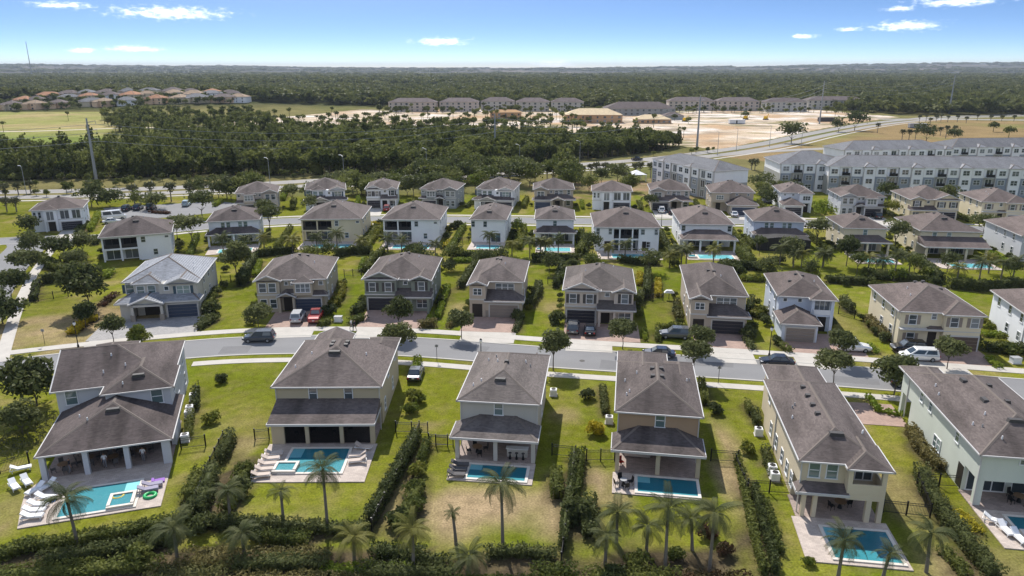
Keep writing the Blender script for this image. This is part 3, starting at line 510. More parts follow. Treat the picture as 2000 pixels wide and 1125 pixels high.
# -------- first row, seen from their back gardens
def row_one():
    h = House('blue-grey stucco house whose long hipped patio roof shelters a crowd beside the loungers', -45.26, 73.51, 17.7, 7.5, 'w_bluegrey', 'roof_dark'); F1 = h.fr
    h.roof(-5.4, 7.2, 2.45, 15.6, 5.6, .4, 'x', 'gable', 'hip', vents=((-3.2, 8.2, 1.5), (-.6, 8.4, 1.5), (-2.6, 6.3, 0), (.2, 7.2, 0), (-.3, 4.6, 0), (1.9, 5.4, 0)))
    h.roof(0, 7.5, 0, 6.6, 5.6, .4, 'y', 'hip', 'none', vents=((3.7, 2.3, 1.5), (2.2, 1.3, 0)))
    h.roof(-3.6, 1.6, 11, 17.2, 5.6, .4, 'y', 'none', 'hip')
    h.wall(-4.95, 6.75, 2.9, 15.15, 0, 5.55); h.wall(.45, 7.04, .45, 14.8, 3.0, 5.56); h.wall(.45, 7.04, .9, 14.9, 0, 3.1); h.wall(-3.1, 1.2, 15, 16.7, 0, 5.55)
    h.roof(-4.75, 7.9, -7.75, 3.6, 2.95, .36, 'y', 'hip', 'none', vents=((1.7, -2.6, 1.6), (-.6, -3.6, 0), (-1.8, -1.6, 0)))
    for u in (-4.3, -.45, 3.35): h.post(u, -7.1, w=.5)
    h.wall(6.7, 7.5, -7.4, -6.9, .1, 2.9, None, 'post'); h.wall(7.05, 7.5, -3.2, 1.2, 0, 2.9)
    h.win('n', 2.9, -3.5, 3.75, 1.1, 1.6, g='glass_green'); h.win('n', .45, 5.6, 3.75, 1.1, 1.6, g='glass_green')
    h.win('n', .9, 2.2, .15, 3.2, 2.5, 3, False); h.win('n', 2.9, -2.4, .15, 4.4, 2.5, 3, False); h.win('n', .9, 5.5, .15, 2.6, 2.5, 2, False)
    for v, z in ((3, 3.9), (6, 1), (8.5, 3.9), (11.5, 3.9), (12, 1)): h.win('r', 7.04, v, z, .8, 1.4)
    slab('patio', F1, 0, 0, 0, 0, .1, 'paver_light', poly=[(-4.5, -15.7), (7.4, -15.7), (7.5, -6.9), (-4.6, -6.9), (-5.6, -9), (-5.2, -12)]); slab('patio', F1, -4.6, 7.4, -6.88, 2.8, .1, 'paver_deck')
    pool(F1, -1.5, 4.9, -15.0, -10.3, 'turquoise pool with a raised square spa and a yellow ring below the blue-grey house', 'pool_floor', .13, 'r', (2.6, 4.95, -15.1, -12.6))
    h = House('tan two-storey house with two upstairs windows above a full-width dark patio roof', -27.16, 75.62, .5, 12.5, 'w_tan', 'roof_brown'); F2 = h.fr
    h.roof(0, 12.5, 0, 14.9, 5.6, .41, vents=((6.2, 5.2, 1.6), (5.4, 7.3, .6), (5.4, 8.3, .6), (7.1, 7.3, .6), (7.1, 8.3, .6), (3, 7, 0), (9.6, 6.8, 0), (1.8, 4, 0)))
    h.roof(1.2, 6.2, 11.5, 17.3, 5.6, .42, 'y', 'none', 'gable'); h.roof(8.4, 12.5, 11.5, 15.8, 5.6, .42, 'y', 'none', 'hip')
    h.wall(.45, 12.05, .45, 14.45, 2.9, 5.55); h.wall(.45, 12.04, 2.2, 14.44, 0, 2.92); h.wall(1.6, 5.8, 14, 16.9, 0, 5.55); h.wall(8.8, 12.03, 14, 15.4, 0, 5.55)
    h.shed(.45, 12.15, -3.75, .5, 2.9, 4.05, False, False); h.wall(.6, 11.9, -2.9, .44, 2.6, 2.84, 'w_tan', 'ceiling')
    h.wall(.6, 2.0, -2.9, -2.4, .1, 2.62); h.wall(.6, .95, -2.4, 2.2, .1, 2.62)
    for u in (4.5, 8.3): h.post(u, -2.65, w=.42, z1=2.62)
    for a_, b_ in ((2.0, 4.29), (4.71, 8.09), (8.51, 11.45)): h.wall(a_, b_, -2.66, -2.64, .1, 2.6, 'screen_mesh', 'insect_screen')
    h.post(11.7, -2.65, w=.5, z1=2.62); h.win('n', .45, 4.6, 3.95, .85, 1.45); h.win('n', .45, 8.6, 3.95, .85, 1.45)
    h.win('n', 2.2, 3.6, .2, 3.6, 2.2, 3, False); h.win('n', 2.2, 9.6, .5, 2.0, 1.5, 2); h.win('n', 2.2, 7.0, .2, 1.0, 2.1, 1, False)
    for v, z in ((4, 1), (7, 3.9), (10, 1), (12.5, 3.9)): h.win('r', 12.05, v, z, .8, 1.4)
    h.spout(12.1, .4); h.spout(.4, .4)
    slab('patio', F2, .3, 12.2, -10.7, -2.9, .1, 'paver_light'); slab('patio', F2, .6, 11.9, -2.88, 2.1, .1, 'paver_deck')
    pool(F2, 3.3, 9.4, -9.0, -4.1, 'rectangular turquoise pool with pale spa box and row of sand-coloured loungers', 'pool_floor', .13, 'l', (2.4, 4.8, -9.2, -7.2))
    h = House('plain grey two-storey house with one upstairs window and a hipped patio roof', -6.02, 72.23, -7, 9.15, 'w_grey', 'roof_grey'); F3 = h.fr
    h.roof(0, 9.15, 0, 14.3, 5.6, .42, vents=((4.4, 3.1, 1.4), (4.6, 6.9, .5), (3.4, 8, 0), (2.2, 3.4, 0), (2.1, 9.5, 0), (6.6, 9, 0), (7.2, 8.4, -1), (3, 9.8, -1), (1.4, 2.8, 0)))
    h.wall(.45, 8.7, .45, 13.85, 2.8, 5.55); h.wall(.46, 8.69, 2.4, 13.84, 0, 2.82)
    h.shed(-.15, 9.15, -3.2, .5, 2.9, 3.95); h.wall(.2, 8.8, -2.6, .44, 2.6, 2.84, None, 'ceiling')
    for u in (.5, 4.6, 8.6): h.post(u, -2.4, w=.42, z1=2.62)
    h.win('n', .45, 4.55, 4.0, .85, 1.4, g='glass_green'); h.win('n', 2.4, 2.6, .15, 3.4, 2.3, 3, False); h.win('n', 2.4, 6.6, .15, 3.2, 2.3, 3, False)
    for v, z in ((4, 3.9), (7, 1), (11, 3.9)): h.win('r', 8.7, v, z, .8, 1.3)
    h.spout(8.75, .4); h.spout(.4, .4)
    slab('patio', F3, .2, 8.9, -6.8, -2.7, .1, 'paver_light'); slab('patio', F3, .3, 8.8, -2.68, 2.3, .1, 'paver_deck')
    pool(F3, 2.2, 8.1, -6.3, -3.7, 'narrow teal pool with dark loungers behind the grey house', 'pool_deep', .13, 'l')
    h = House('brown two-storey house with one white window and tan columns under its patio roof', 10.72, 69.58, -8.9, 9.15, 'w_brown', 'roof_brown'); F4 = h.fr
    h.roof(0, 9.1, 0, 14.0, 5.6, .42, vents=((4.0, 6.0, .55), (4.0, 8.2, .55), (5.0, 6.0, .55), (5.0, 8.2, .55), (1.2, 3.2, 0), (1.5, 3.8, 0), (2.3, 8.2, 0), (1, 7, 0), (7.9, 8, 0), (8.2, 8.4, -1)))
    h.roof(0, 6.1, 10, 17.4, 5.6, .42, 'y', 'none', 'hip'); h.roof(5.4, 9.1, 9, 14.8, 5.6, .42, 'y', 'none', 'hip')
    h.wall(.45, 8.65, .45, 13.5, 2.8, 5.55); h.wall(.46, 8.64, 2.4, 13.5, 0, 2.82); h.wall(.47, 5.65, 13, 16.9, 0, 5.54)
    h.shed(-.15, 9.2, -3.25, .5, 2.9, 4.0); h.wall(.2, 8.85, -2.7, .44, 2.6, 2.84, None, 'ceiling')
    for u in (.5, 4.6, 8.6): h.post(u, -2.4, w=.42, z1=2.62, m='w_tan')
    h.win('n', .45, 4.75, 4.0, .9, 1.45, g='glass_green'); h.win('n', 2.4, 6.0, .15, 3.0, 2.3, 3, False); h.dark('n', 2.4, 8.2, .1, .9, 2.1, 'white_plastic'); h.win('n', 2.4, 2.3, .3, 2, 2, 2, False)
    h.spout(8.7, .4); h.spout(.4, .4)
    slab('patio', F4, .1, 8.6, -6.6, -2.7, .1, 'paver_light'); slab('patio', F4, .3, 8.8, -2.68, 2.3, .1, 'paver_deck')
    pool(F4, 2.6, 8.4, -6.1, -3.3, 'narrow teal pool beside black patio chairs behind the brown house', 'pool_deep', .13, 'l')
    h = House('long beige house with arched corner balcony over its patio and a narrow dark roof', 26.24, 59.53, -8.5, 7.9, 'w_beige', 'roof_brown'); F5 = h.fr
    h.roof(0, 7.9, 0, 18.6, 5.6, .42, vents=((3.9, 3.2, 1.5), (3.2, 7.4, .5), (3.2, 9.4, .5), (3.2, 11.6, .5), (3.2, 13.8, .5), (1.4, 10, -1), (1.7, 10.4, -1), (1, 8, 0), (7.2, 6, 0), (7.0, 5.6, 0)))
    h.roof(.6, 7.0, 14, 23.2, 5.6, .42, 'y', 'none', 'hip'); h.roof(4.0, 8.0, -.9, 4, 5.6, .42, 'y', 'hip', 'none')
    h.wall(.45, 4.3, .45, 18.1, 2.8, 5.55); h.wall(4.3, 7.5, 2.0, 18.09, 2.8, 5.55); h.wall(.46, 7.49, 3.4, 18.08, 0, 2.82); h.wall(1.05, 6.55, 18, 22.7, 0, 5.54)
    h.wall(4.32, 7.6, -.5, 2.0, 2.75, 3.0, None, 'balcony_floor'); h.wall(4.32, 7.6, -.52, -.36, 3.0, 3.95, None, 'parapet'); h.wall(7.44, 7.6, -.36, 2, 3.0, 3.95, None, 'parapet'); h.wall(4.31, 4.5, -.36, .45, 2.8, 5.5, None, 'wall')
    h.post(4.5, -.3, 3.95, 5.5, .4); h.post(7.4, -.3, 3.95, 5.5, .4); h.win('n', 2.0, 6, 3.1, 2.2, 2.0, 3, False)
    h.wall(4.3, 7.6, -.53, -.2, 2.35, 2.76, None, 'arch'); h.shed(-.1, 4.5, -.75, .9, 2.85, 3.6, True, False); h.wall(.3, 4.3, -.3, .44, 2.55, 2.83, None, 'ceiling')
    for u in (.75, 1.75): h.post(u, -.15, w=.38, z1=2.6)
    h.post(6.35, -.3, w=.45, z1=2.6); h.post(7.4, -.3, w=.42, z1=2.6)
    h.win('n', .45, 1.55, 3.85, .9, 1.45, g='glass_green'); h.win('n', .45, 3.1, 3.85, .9, 1.45, g='glass_green'); h.win('n', 3.4, 3.4, .3, 4.6, 2.0, 4, False)
    for v, z in ((3.5, 1), (5.6, 1), (8, 1), (11, 1), (14, 1), (16, 3.9)): h.win('l', .45, v, z, .8, 1.4)
    h.spout(.4, .4); h.spout(.4, 12)
    slab('patio', F5, 0, 0, 0, 0, .1, 'paver_light', poly=[(-.3, -7), (8.2, -7), (8.1, -.4), (-.2, -.4)]); slab('patio', F5, .2, 7.6, -.38, 3.3, .1, 'paver_deck')
    pool(F5, 2.2, 7.6, -6.3, -1.9, 'large blue pool of the long beige house behind a queen palm', 'pool_deep', .13, 'l')
    h = House('mint-grey house with open corner patio and bare long side wall above a dry hedge', 43.43, 60.57, -8.7, 10.1, 'w_mint', 'roof_brown'); F6 = h.fr
    h.roof(0, 10.1, 0, 19.6, 5.6, .42, vents=((4.6, 4.2, 1.5), (3.9, 9.0, 1.0), (3.9, 14, 1.0), (5.8, 12.5, .5), (5.8, 8.5, .5), (1.4, 5.2, 0), (1.9, 4.4, -1), (2.9, 6.4, 0), (1, 12.5, 0), (1.4, 14.5, 0), (2.6, 2, 0)))
    h.roof(0, 4.4, 15, 21.6, 5.6, .42, 'y', 'none', 'hip')
    h.wall(.45, 9.65, .45, 19.1, 2.75, 5.55); h.wall(.46, 9.64, 4.6, 17.6, 0, 2.76); h.wall(.46, 9.64, 3.2, 4.6, 0, 2.765); h.wall(.46, 4.0, 18.6, 21, 2.74, 5.54); h.post(.75, 20.6, 0, 2.75, .55)
    h.post(.75, .75, .1, 2.8, .6); h.post(6.8, .75, .1, 2.8, .6); h.post(9.35, .75, .1, 2.8, .6); h.win('n', .45, 4.2, 4.75, .9, .45, rail=False); h.win('n', 3.2, 2.6, .2, 3.4, 2.3, 3, False); h.win('n', 3.2, 7, .2, 4, 2.3, 3, False); h.dark('l', .46, 3.9, .1, 1.2, 2.4)
    for v, z in ((9.2, 1), (10.1, 1), (5.6, 4.0), (12.5, 4.0), (15, 4.0)): h.win('l', .45, v, z, .75, 1.3, g='glass_green')
    h.spout(.4, .4); h.spout(.4, 18.9)
    slab('patio', F6, 0, 0, 0, 0, .1, 'paver_light', poly=[(.3, -6.2), (9, -6.2), (9.5, -.2), (.2, -.2)]); slab('patio', F6, .2, 9.6, -.18, 3.1, .1, 'paver_deck')
    pool(F6, 2.7, 8.5, -5.4, -1.2, 'dark blue pool with white coping below the mint-grey house', 'pool_deep', .13, None, (2.6, 4.6, -5.6, -3.6)); slab('driveway', F6, -5.2, .2, 16.5, 22.5, .05, 'paver_pink')
# -------- street fronts: templates shared by the second and fourth rows
def tA(h, D, g='garage_dark', gw=None):     # front gable with twin windows, box bay, arched entry, garage
    W = h.W; s = W / 12.1; h.roof(0, W, .4, D, 5.6, .41, vents=((W * .52, 8.4, .5), (W * .62, 9.6, .5), (W * .4, 9, 0), (W * .75, 7, 0))); h.roof(-.02, 4.6 * s, -.3, 6, 5.6, .42, 'y', 'gable', 'none')
    h.body(W, D, .9); h.wall(.4, 4.2 * s, .1, 1.2, 0, 5.54); h.wall(6.6 * s, 9.7 * s, -.35, 1, 3.0, 5.3); h.roof(6.3 * s, 10 * s, -.7, 5, 5.3, .42, 'y', 'hip', 'none')
    h.wall(6.2 * s, 11.2 * s, .3, 1.2, 0, 2.95); h.shed(9.6 * s, W + .1, -.2, 1, 2.95, 3.6, False, True); h.shed(4.4 * s, 6.7 * s, -.2, 1, 3.3, 3.9, True, False)
    h.roof(3.7 * s, 7 * s, -.9, 1.5, 2.9, .45, 'y', 'gable', 'none'); h.wall(3.95 * s, 4.3 * s, -.6, .2, 0, 2.9); h.wall(6.3 * s, 6.65 * s, -.6, .4, 0, 2.9); h.dark('n', .88, 5.3 * s, 0, 1.5, 2.5)
    for u in (1.4 * s, 3.0 * s): h.win('n', .1, u, 3.6, 1.1, 1.5); h.win('n', .1, u, .8, 1.0, 1.5)
    for u in (5.2 * s, 6.2 * s): h.win('n', .9, u, 4.6, .5, .5, rail=False)
    h.win('n', -.35, 8.15 * s, 3.6, 2.3, 1.4, 3); h.win('n', .9, 11 * s, 4.5, .6, .6, rail=False); h.garage(6.6 * s, 10.9 * s, .3, m=g); h.band(.4, 4.2 * s, .1, 1.0, 3.0)
    h.sidewins(W - .45, 'r', D); h.sidewins(.45, 'l', D)
def tB(h, D, g='garage_dark', sh='shutter'):  # shed-gable left, gable right, garage left
    W = h.W; s = W / 11.8; h.roof(0, W, .4, D, 5.6, .42, vents=((W * .46, 8.6, .5), (W * .55, 9.8, .5), (W * .3, 7, 0), (W * .7, 10, 0)))
    h.roof(-.02, 6.2 * s, -.3, 6, 5.75, .42, 'y', 'gable', 'none'); h.roof(7.9 * s, W + .02, -.3, 5, 5.6, .42, 'y', 'gable', 'none'); h.shed(.5 * s, 5.7 * s, -.2, .25, 5.72, 6.15, False, False, name='accent_roof')
    h.body(W, D, .9); h.wall(.4, 5.8 * s, .1, 1.2, 2.8, 5.7); h.wall(.42, 5.7 * s, .5, 1.2, 0, 2.82); h.wall(8.3 * s, W - .42, .1, 1.2, 0, 5.54); h.shed(5.6 * s, W, -1.3, .9, 2.95, 3.95, False, False)
    for u in (6.0 * s, 8.4 * s, W - .6): h.post(u, -1, 0, 2.9, .35)
    h.wall(5.8 * s, W - .4, -1.15, -.85, 2.5, 2.92, None, 'beam'); h.band(.4, 5.8 * s, .1, 1.0, 2.85)
    for u in (1.7 * s, 4.4 * s): h.win('n', .1, u, 3.55, 1.0, 1.5, sh=sh)
    h.win('n', .1, 10 * s, 3.75, 1.0, 1.5, sh=sh); h.win('n', .9, 7.2 * s, 4.6, .6, .55, rail=False); h.garage(.8 * s, 5.3 * s, .5, m=g); h.dark('n', .88, 7 * s, 0, 1.4, 2.4); h.win('n', .1, 10.1 * s, .7, 1.8, 1.4, 2)
    h.sidewins(W - .45, 'r', D); h.sidewins(.45, 'l', D)
def tC(h, D, g='garage_tan'):               # narrow gable bay left, shed roof over the garage
    W = h.W; s = W / 9.4; h.roof(0, W, 2.2, D, 5.6, .42, vents=((W * .5, 9.5, .5), (W * .42, 11, .5), (W * .6, 8, 0)), ); h.roof(-.02, 3.5 * s, -.3, 6.5, 5.6, .42, 'y', 'gable', 'none')
    h.body(W, D, 2.6); h.wall(.4, 3.1 * s, .1, 2.8, 0, 5.54); h.shed(2.9 * s, W + .15, -.4, 2.65, 2.95, 4.2, False, True); h.wall(3.0 * s, W - .4, .1, 2.7, 0, 2.9)
    h.win('n', .1, 1.75 * s, 3.9, 1.3, 1.0, 2); h.win('n', 2.6, 6.1 * s, 3.95, 3.0, 1.2, 3); h.band(.4, 3.1 * s, .1, 2.7, 2.95); h.garage(3.8 * s, 8.5 * s, .1, m=g); h.dark('n', .1, 1.7 * s, 0, 1.7, 2.3)
    h.wall(3.1 * s, 3.55 * s, .0, .12, 0, 1.2, 'w_stone', 'stone_veneer'); h.sidewins(W - .45, 'r', D, ((5, 1.0), (5, 3.9), (9, 1.0), (9, 3.9), (13, 3.9))); h.sidewins(.45, 'l', D, ((6, 1.0), (9, 3.9), (12, 1.0)))
def tD(h, D, g='garage_tan', balc=True):     # hipped garage wing left, balcony bay right
    W = h.W; h.roof(0, W, 0, D, 5.6, .42, vents=((W * .45, 7.4, .5), (W * .55, 6.6, .5), (W * .3, 5, .5), (W * .75, 6, 0))); h.roof(W * .53, W + .02, -1.2, 5, 5.6, .42, 'y', 'hip', 'none')
    h.body(W, D); h.roof(-.3, W * .66, -5.6, .6, 2.9, .42, 'y', 'hip', 'none'); h.wall(.15, W * .6, -5.15, .5, 0, 2.88); h.garage(.8, W * .55, -5.15, m=g)
    if balc:
        h.wall(W * .57, W - .43, -.8, .5, 2.8, 3.05, None, 'balcony_floor'); h.wall(W * .57, W - .43, -.8, -.72, 3.1, 3.9, 'frame', 'railing'); h.post(W * .6, -.6, 3, 5.5, .4); h.post(W - .68, -.6, 0, 5.5, .45); h.win('n', .45, W * .78, 3.1, 2.2, 2.0, 3, False)
    else: h.wall(W * .57, W - .43, -.8, .5, 2.8, 5.54); h.win('n', -.8, W * .78, 3.7, 1.9, 1.1, 3); h.post(W - .7, -.55, 0, 2.85, .4)
    h.dark('n', .45, W * .8, 0, 1.3, 2.4); h.win('n', .45, W * .15, 4.7, .5, .5, rail=False); h.win('n', .45, W * .4, 4.7, .5, .5, rail=False); h.sidewins(.45, 'l', D); h.sidewins(W - .45, 'r', D)
def tE(h, D, g='garage_brown'):             # flat front with shutters, hipped right bay and garage
    W = h.W; h.roof(0, W, .6, D, 5.6, .42, vents=((W * .44, 9.5, .6), (W * .5, 8.5, .6), (W * .25, 5, 0), (W * .3, 8, 0), (W * .75, 9, .5))); h.roof(5.9, W + .02, -.35, 6.5, 5.6, .42, 'y', 'hip', 'none')
    h.body(W, D, 1.0); h.wall(6.35, W - .43, .1, 1.3, 0, 5.54); h.shed(4.2, 6.3, .2, 1.05, 3.1, 3.45, True, False); h.band(.45, W - .44, .12, 1.1, 2.9, .14)
    for u in (2.2,): h.win('n', 1.0, u, 3.6, 1.0, 1.4, sh='garage_tan'); h.win('n', 1.0, u, .8, 1.0, 1.4, sh='garage_tan')
    for u in (7.6, 10.4): h.win('n', .1, u, 3.7, 1.0, 1.4, sh='garage_tan')
    h.win('n', 1.0, 5.1, 4.5, .6, .8); h.dark('n', 1.0, 5.2, 0, 1.2, 2.5); h.garage(6.9, 11.2, .1, m=g); h.sidewins(.45, 'l', D); h.sidewins(W - .45, 'r', D)
def tF(h, D, g='garage_blue', rm=None):     # paired gables left, small gable right, full lower roof with entry gable
    W = h.W; s = W / 12.6; h.roof(0, W, 0, D, 5.6, .42, vents=((W * .2, 7, 0), (W * .8, 7, 0), (W * .85, 4, 0)))
    h.roof(1.8 * s, 6.6 * s, -1.4, 5, 5.6, .42, 'y', 'hip', 'none'); h.roof(7.2 * s, W + .02, -2.4, 4.6, 5.6, .36, 'y', 'gable', 'none')
    h.body(W, D); h.wall(2.25 * s, 6.2 * s, -1, .5, 0, 5.54); h.wall(6.2 * s, W - .43, -1.6, .5, 0, 5.54); h.shed(-.4, W + .3, -3.6, -.6, 2.95, 4.1); h.roof(1.9 * s, 7.4 * s, -4.6, -1, 2.95, .38, 'y', 'gable', 'none', wall='w_grey')
    h.wall(7.2 * s, W - .1, -3.1, -1.5, 0, 2.9); h.wall(.2, 2 * s, -2.9, .4, 0, 2.9)
    for u in (2.4 * s, 6.9 * s): h.post(u, -4.1, 0, 2.9, .4); h.wall(u - .35, u + .35, -4.45, -3.75, 0, 1.1, 'w_stone', 'stone_base')
    h.wall(2.2 * s, 7.1 * s, -4.3, -3.95, 2.45, 2.9, 'trim', 'beam'); h.dark('n', -1.0, 4.6 * s, 0, 2.4, 2.4)
    h.win('n', .45, 1.1 * s, 3.6, 1.2, 1.5, sh='shutter_blue', g='glass_green'); h.win('n', -1, 3.2 * s, 3.6, 1.1, 1.5, g='glass_green'); h.win('n', -1, 4.9 * s, 3.6, 1.1, 1.5, g='glass_green'); h.win('n', -1.6, 7.4 * s, 4.4, .6, .6, rail=False); h.win('n', -1.6, 10 * s, 3.7, 2.0, 1.3, 2, sh='shutter_blue', g='glass_green')
    h.garage(7.6 * s, 12.2 * s, -3.1, 2.2, g); h.sidewins(W - .45, 'r', D); h.sidewins(.45, 'l', D)
def tG(h, D):                               # cubic white front with tall dark loggias
    W = h.W; h.roof(0, W, 0, D, 5.6, .40, vents=((W * .5, 6, .5),)); h.roof(2.6, 6.4, -.8, 5, 5.6, .4, 'y', 'hip', 'none'); h.body(W, D); h.wall(3.0, 6.0, -.4, .6, 2.6, 5.54); h.post(3.2, -.2, 0, 2.7, .4); h.post(5.8, -.2, 0, 2.7, .4)
    for u, w in ((4.5, 1.5), (7.6, 1.9), (10.2, 1.8)): h.win('n', -.4 if u == 4.5 else .45, u, 3.0, w, 2.1, 2, False)
    for u in (1.0, 2.1): h.win('n', .45, u, 3.6, .55, 1.4)
    h.dark('n', .45, 4.5, 0, 1.6, 2.4); h.garage(6.6, 11.2, .45, 2.1, 'garage_dark'); h.band(.45, W - .45, .45, 1.2, 2.75, .2); h.sidewins(.45, 'l', D); h.sidewins(W - .45, 'r', D)
def tH(h, D, g='garage_dark'):              # gable left, lower roof over garage with entry gable right
    W = h.W; h.roof(0, W, .8, D, 5.6, .42, vents=((W * .5, 8, .5),)); h.roof(-.02, 4.6, -.3, 5, 5.6, .42, 'y', 'gable', 'none'); h.body(W, D, 1.25); h.wall(.42, 4.2, .1, 1.4, 0, 5.54); h.shed(-.2, W + .2, -2.2, 1.3, 2.95, 4.1); h.roof(5.2, 9.4, -3.2, .5, 2.95, .42, 'y', 'gable', 'none')
    h.wall(.42, 5.4, -1.7, .2, 0, 2.9); h.post(5.6, -2.8, 0, 2.9, .4); h.post(9.0, -2.8, 0, 2.9, .4); h.garage(.7, 5.1, -1.7, m=g); h.win('n', .1, 2.3, 3.6, 1.9, 1.4, 2); h.win('n', 1.25, 5.4, 4.5, .55, .55, rail=False)
    for u in (7, 8.3): h.win('n', 1.25, u, 3.8, 1.0, 1.4)
    h.win('n', 1.25, 10.6, 4.0, .8, 1.3); h.win('n', 1.25, 10.5, .8, 1.1, 1.3); h.dark('n', 1.25, 7.3, 0, 1.4, 2.4); h.sidewins(W - .45, 'r', D); h.sidewins(.45, 'l', D)
SECOND = [  # template, label, frame, width, depth, wall, roof, kwargs, driveway (u0,u1,v0,v1), paver
    (tF, 'grey house with a pale tiled roof, paired front gables and blue garage door', (-65.4, 117.5, 11), 12.6, 15, 'w_grey', 'roof_tile', {}, (-2.2, 13.5, -12.6, -3.0), 'paver_grey'),
    (tA, 'beige gabled house with box bay window and navy garage, silver and red cars outside', (-43.6, 118.4, 5), 12.1, 15.5, 'w_taupe', 'roof_brown', dict(g='garage_blue'), (3.2, 11.3, -8.2, .2), 'paver_pink'),
    (tB, 'dark green-grey house with two front gables and a wide pink paved drive', (-25.5, 119.4, -1.5), 11.9, 15.5, 'w_green', 'roof_brown', dict(), (.6, 11.2, -8.6, .4), 'paver_pink'),
    (tC, 'greige house with a tan garage door and narrow gable bay beside the dark green-grey house', (-7.5, 116.4, -5), 9.4, 16.5, 'w_greige', 'roof_brown', dict(g='garage_tan'), (-.2, 8.8, -7.2, 0), 'paver_pink'),
    (tB, 'mauve-grey shuttered house with two cars on the drive and arched entry', (8.16, 113.1, -6.5), 11.8, 14.8, 'w_mauve', 'roof_grey', dict(), (.5, 12.3, -7.6, .4), 'paver_pink'),
    (tC, 'greige house with a black garage door and a triple window over the garage', (27.6, 108.8, -8.3), 9.4, 20.5, 'w_greige', 'roof_brown', dict(g='garage_dark'), (.8, 8.8, -7.4, 0), 'paver_pink'),
    (tD, 'sky-blue house with projecting hipped garage and an upstairs balcony', (41.8, 110.1, -9.5), 8.9, 13.5, 'w_sky', 'roof_warm', dict(g='garage_tan'), (.2, 11.5, -11, -1), 'paver_pink'),
    (tE, 'pale yellow house with brown shutters, white minivan and black car outside', (57.1, 101.9, -7.5), 11.8, 14.5, 'w_yellow', 'roof_warm', dict(), (-.6, 11.8, -6.6, .6), 'paver_pink'),
    (tE, 'white-walled house at the end of the row past the pale yellow house', (74.3, 98.8, -12), 12, 15, 'w_pale', 'roof_warm', dict(), (3, 12, -6.6, 0), 'paver_pink'),
]
FOURTH = [
    (tG, 'white cubic house with tall dark loggias standing alone beside the corner lawn', (-121.5, 181.8, 22), 12, 12, 'w_pale', 'roof_warm', {}),
    (tA, 'grey house with a white box bay, next to the woods beyond the corner house', (-79.3, 207.7, 14), 12, 13, 'w_mauve', 'roof_brown', dict(g='garage_dark', _m=1)),
    (tF, 'pale blue house with slanting gables behind the tan balcony house', (-61.2, 215, 13), 12, 13, 'w_pale', 'roof_brown', dict(g='garage_dark')),
    (tB, 'white house with a central balcony and a red car on its drive', (-43.6, 215.6, 5), 9.6, 14.5, 'w_pale', 'roof_brown', dict()),
    (tA, 'slate-green house with white trim and a lower entry gable', (-27.7, 216.5, -8), 11.6, 13, 'w_slate', 'roof_brown', dict(_m=1)),
    (tF, 'white house with dark lower roof between the slate-green and olive houses', (-10.9, 217.6, -9), 11.8, 14, 'w_white', 'roof_brown', dict(g='garage_dark')),
    (tH, 'olive-grey house with a green garage door and diamond window', (6.2, 215.5, -2), 12.4, 13, 'w_taupe', 'roof_brown', dict(g='garage_blue')),
    (tG, 'white cubic house with tall dark loggias between olive-grey and beige gabled houses', (23.2, 213.1, -6), 12, 11, 'w_pale', 'roof_warm', {}),
    (tH, 'beige gabled house in front of the grey apartment block end', (40.6, 214, -6), 12, 13, 'w_mauve', 'roof_warm', dict(g='garage_dark')),
    (tD, 'cream house with small square upper windows and gabled navy garage wing', (57.4, 211.2, -8), 12.8, 13, 'w_greige', 'roof_warm', dict(g='garage_blue', balc=False, _m=1)),
    (tD, 'pale blue house with hipped garage wing and three tiny upper windows', (77.5, 210.3, -9), 9.2, 13.5, 'w_pale', 'roof_warm', dict(g='garage_dark', balc=False)),
    (tA, 'lilac-grey house with twin gable windows before the long apartment block', (91.9, 203.6, -7), 12.6, 13, 'w_bluegrey', 'roof_warm', dict()),
    (tB, 'sandy house with shed gable and shutters before the long apartment block', (108.8, 198.6, -8), 13.2, 15.5, 'w_cream', 'roof_warm', dict(_m=1)),
    (tE, 'cream house with pale shutters at the far end of the back street', (126, 194.3, -9), 13, 16, 'w_yellow', 'roof_warm', dict()),
]
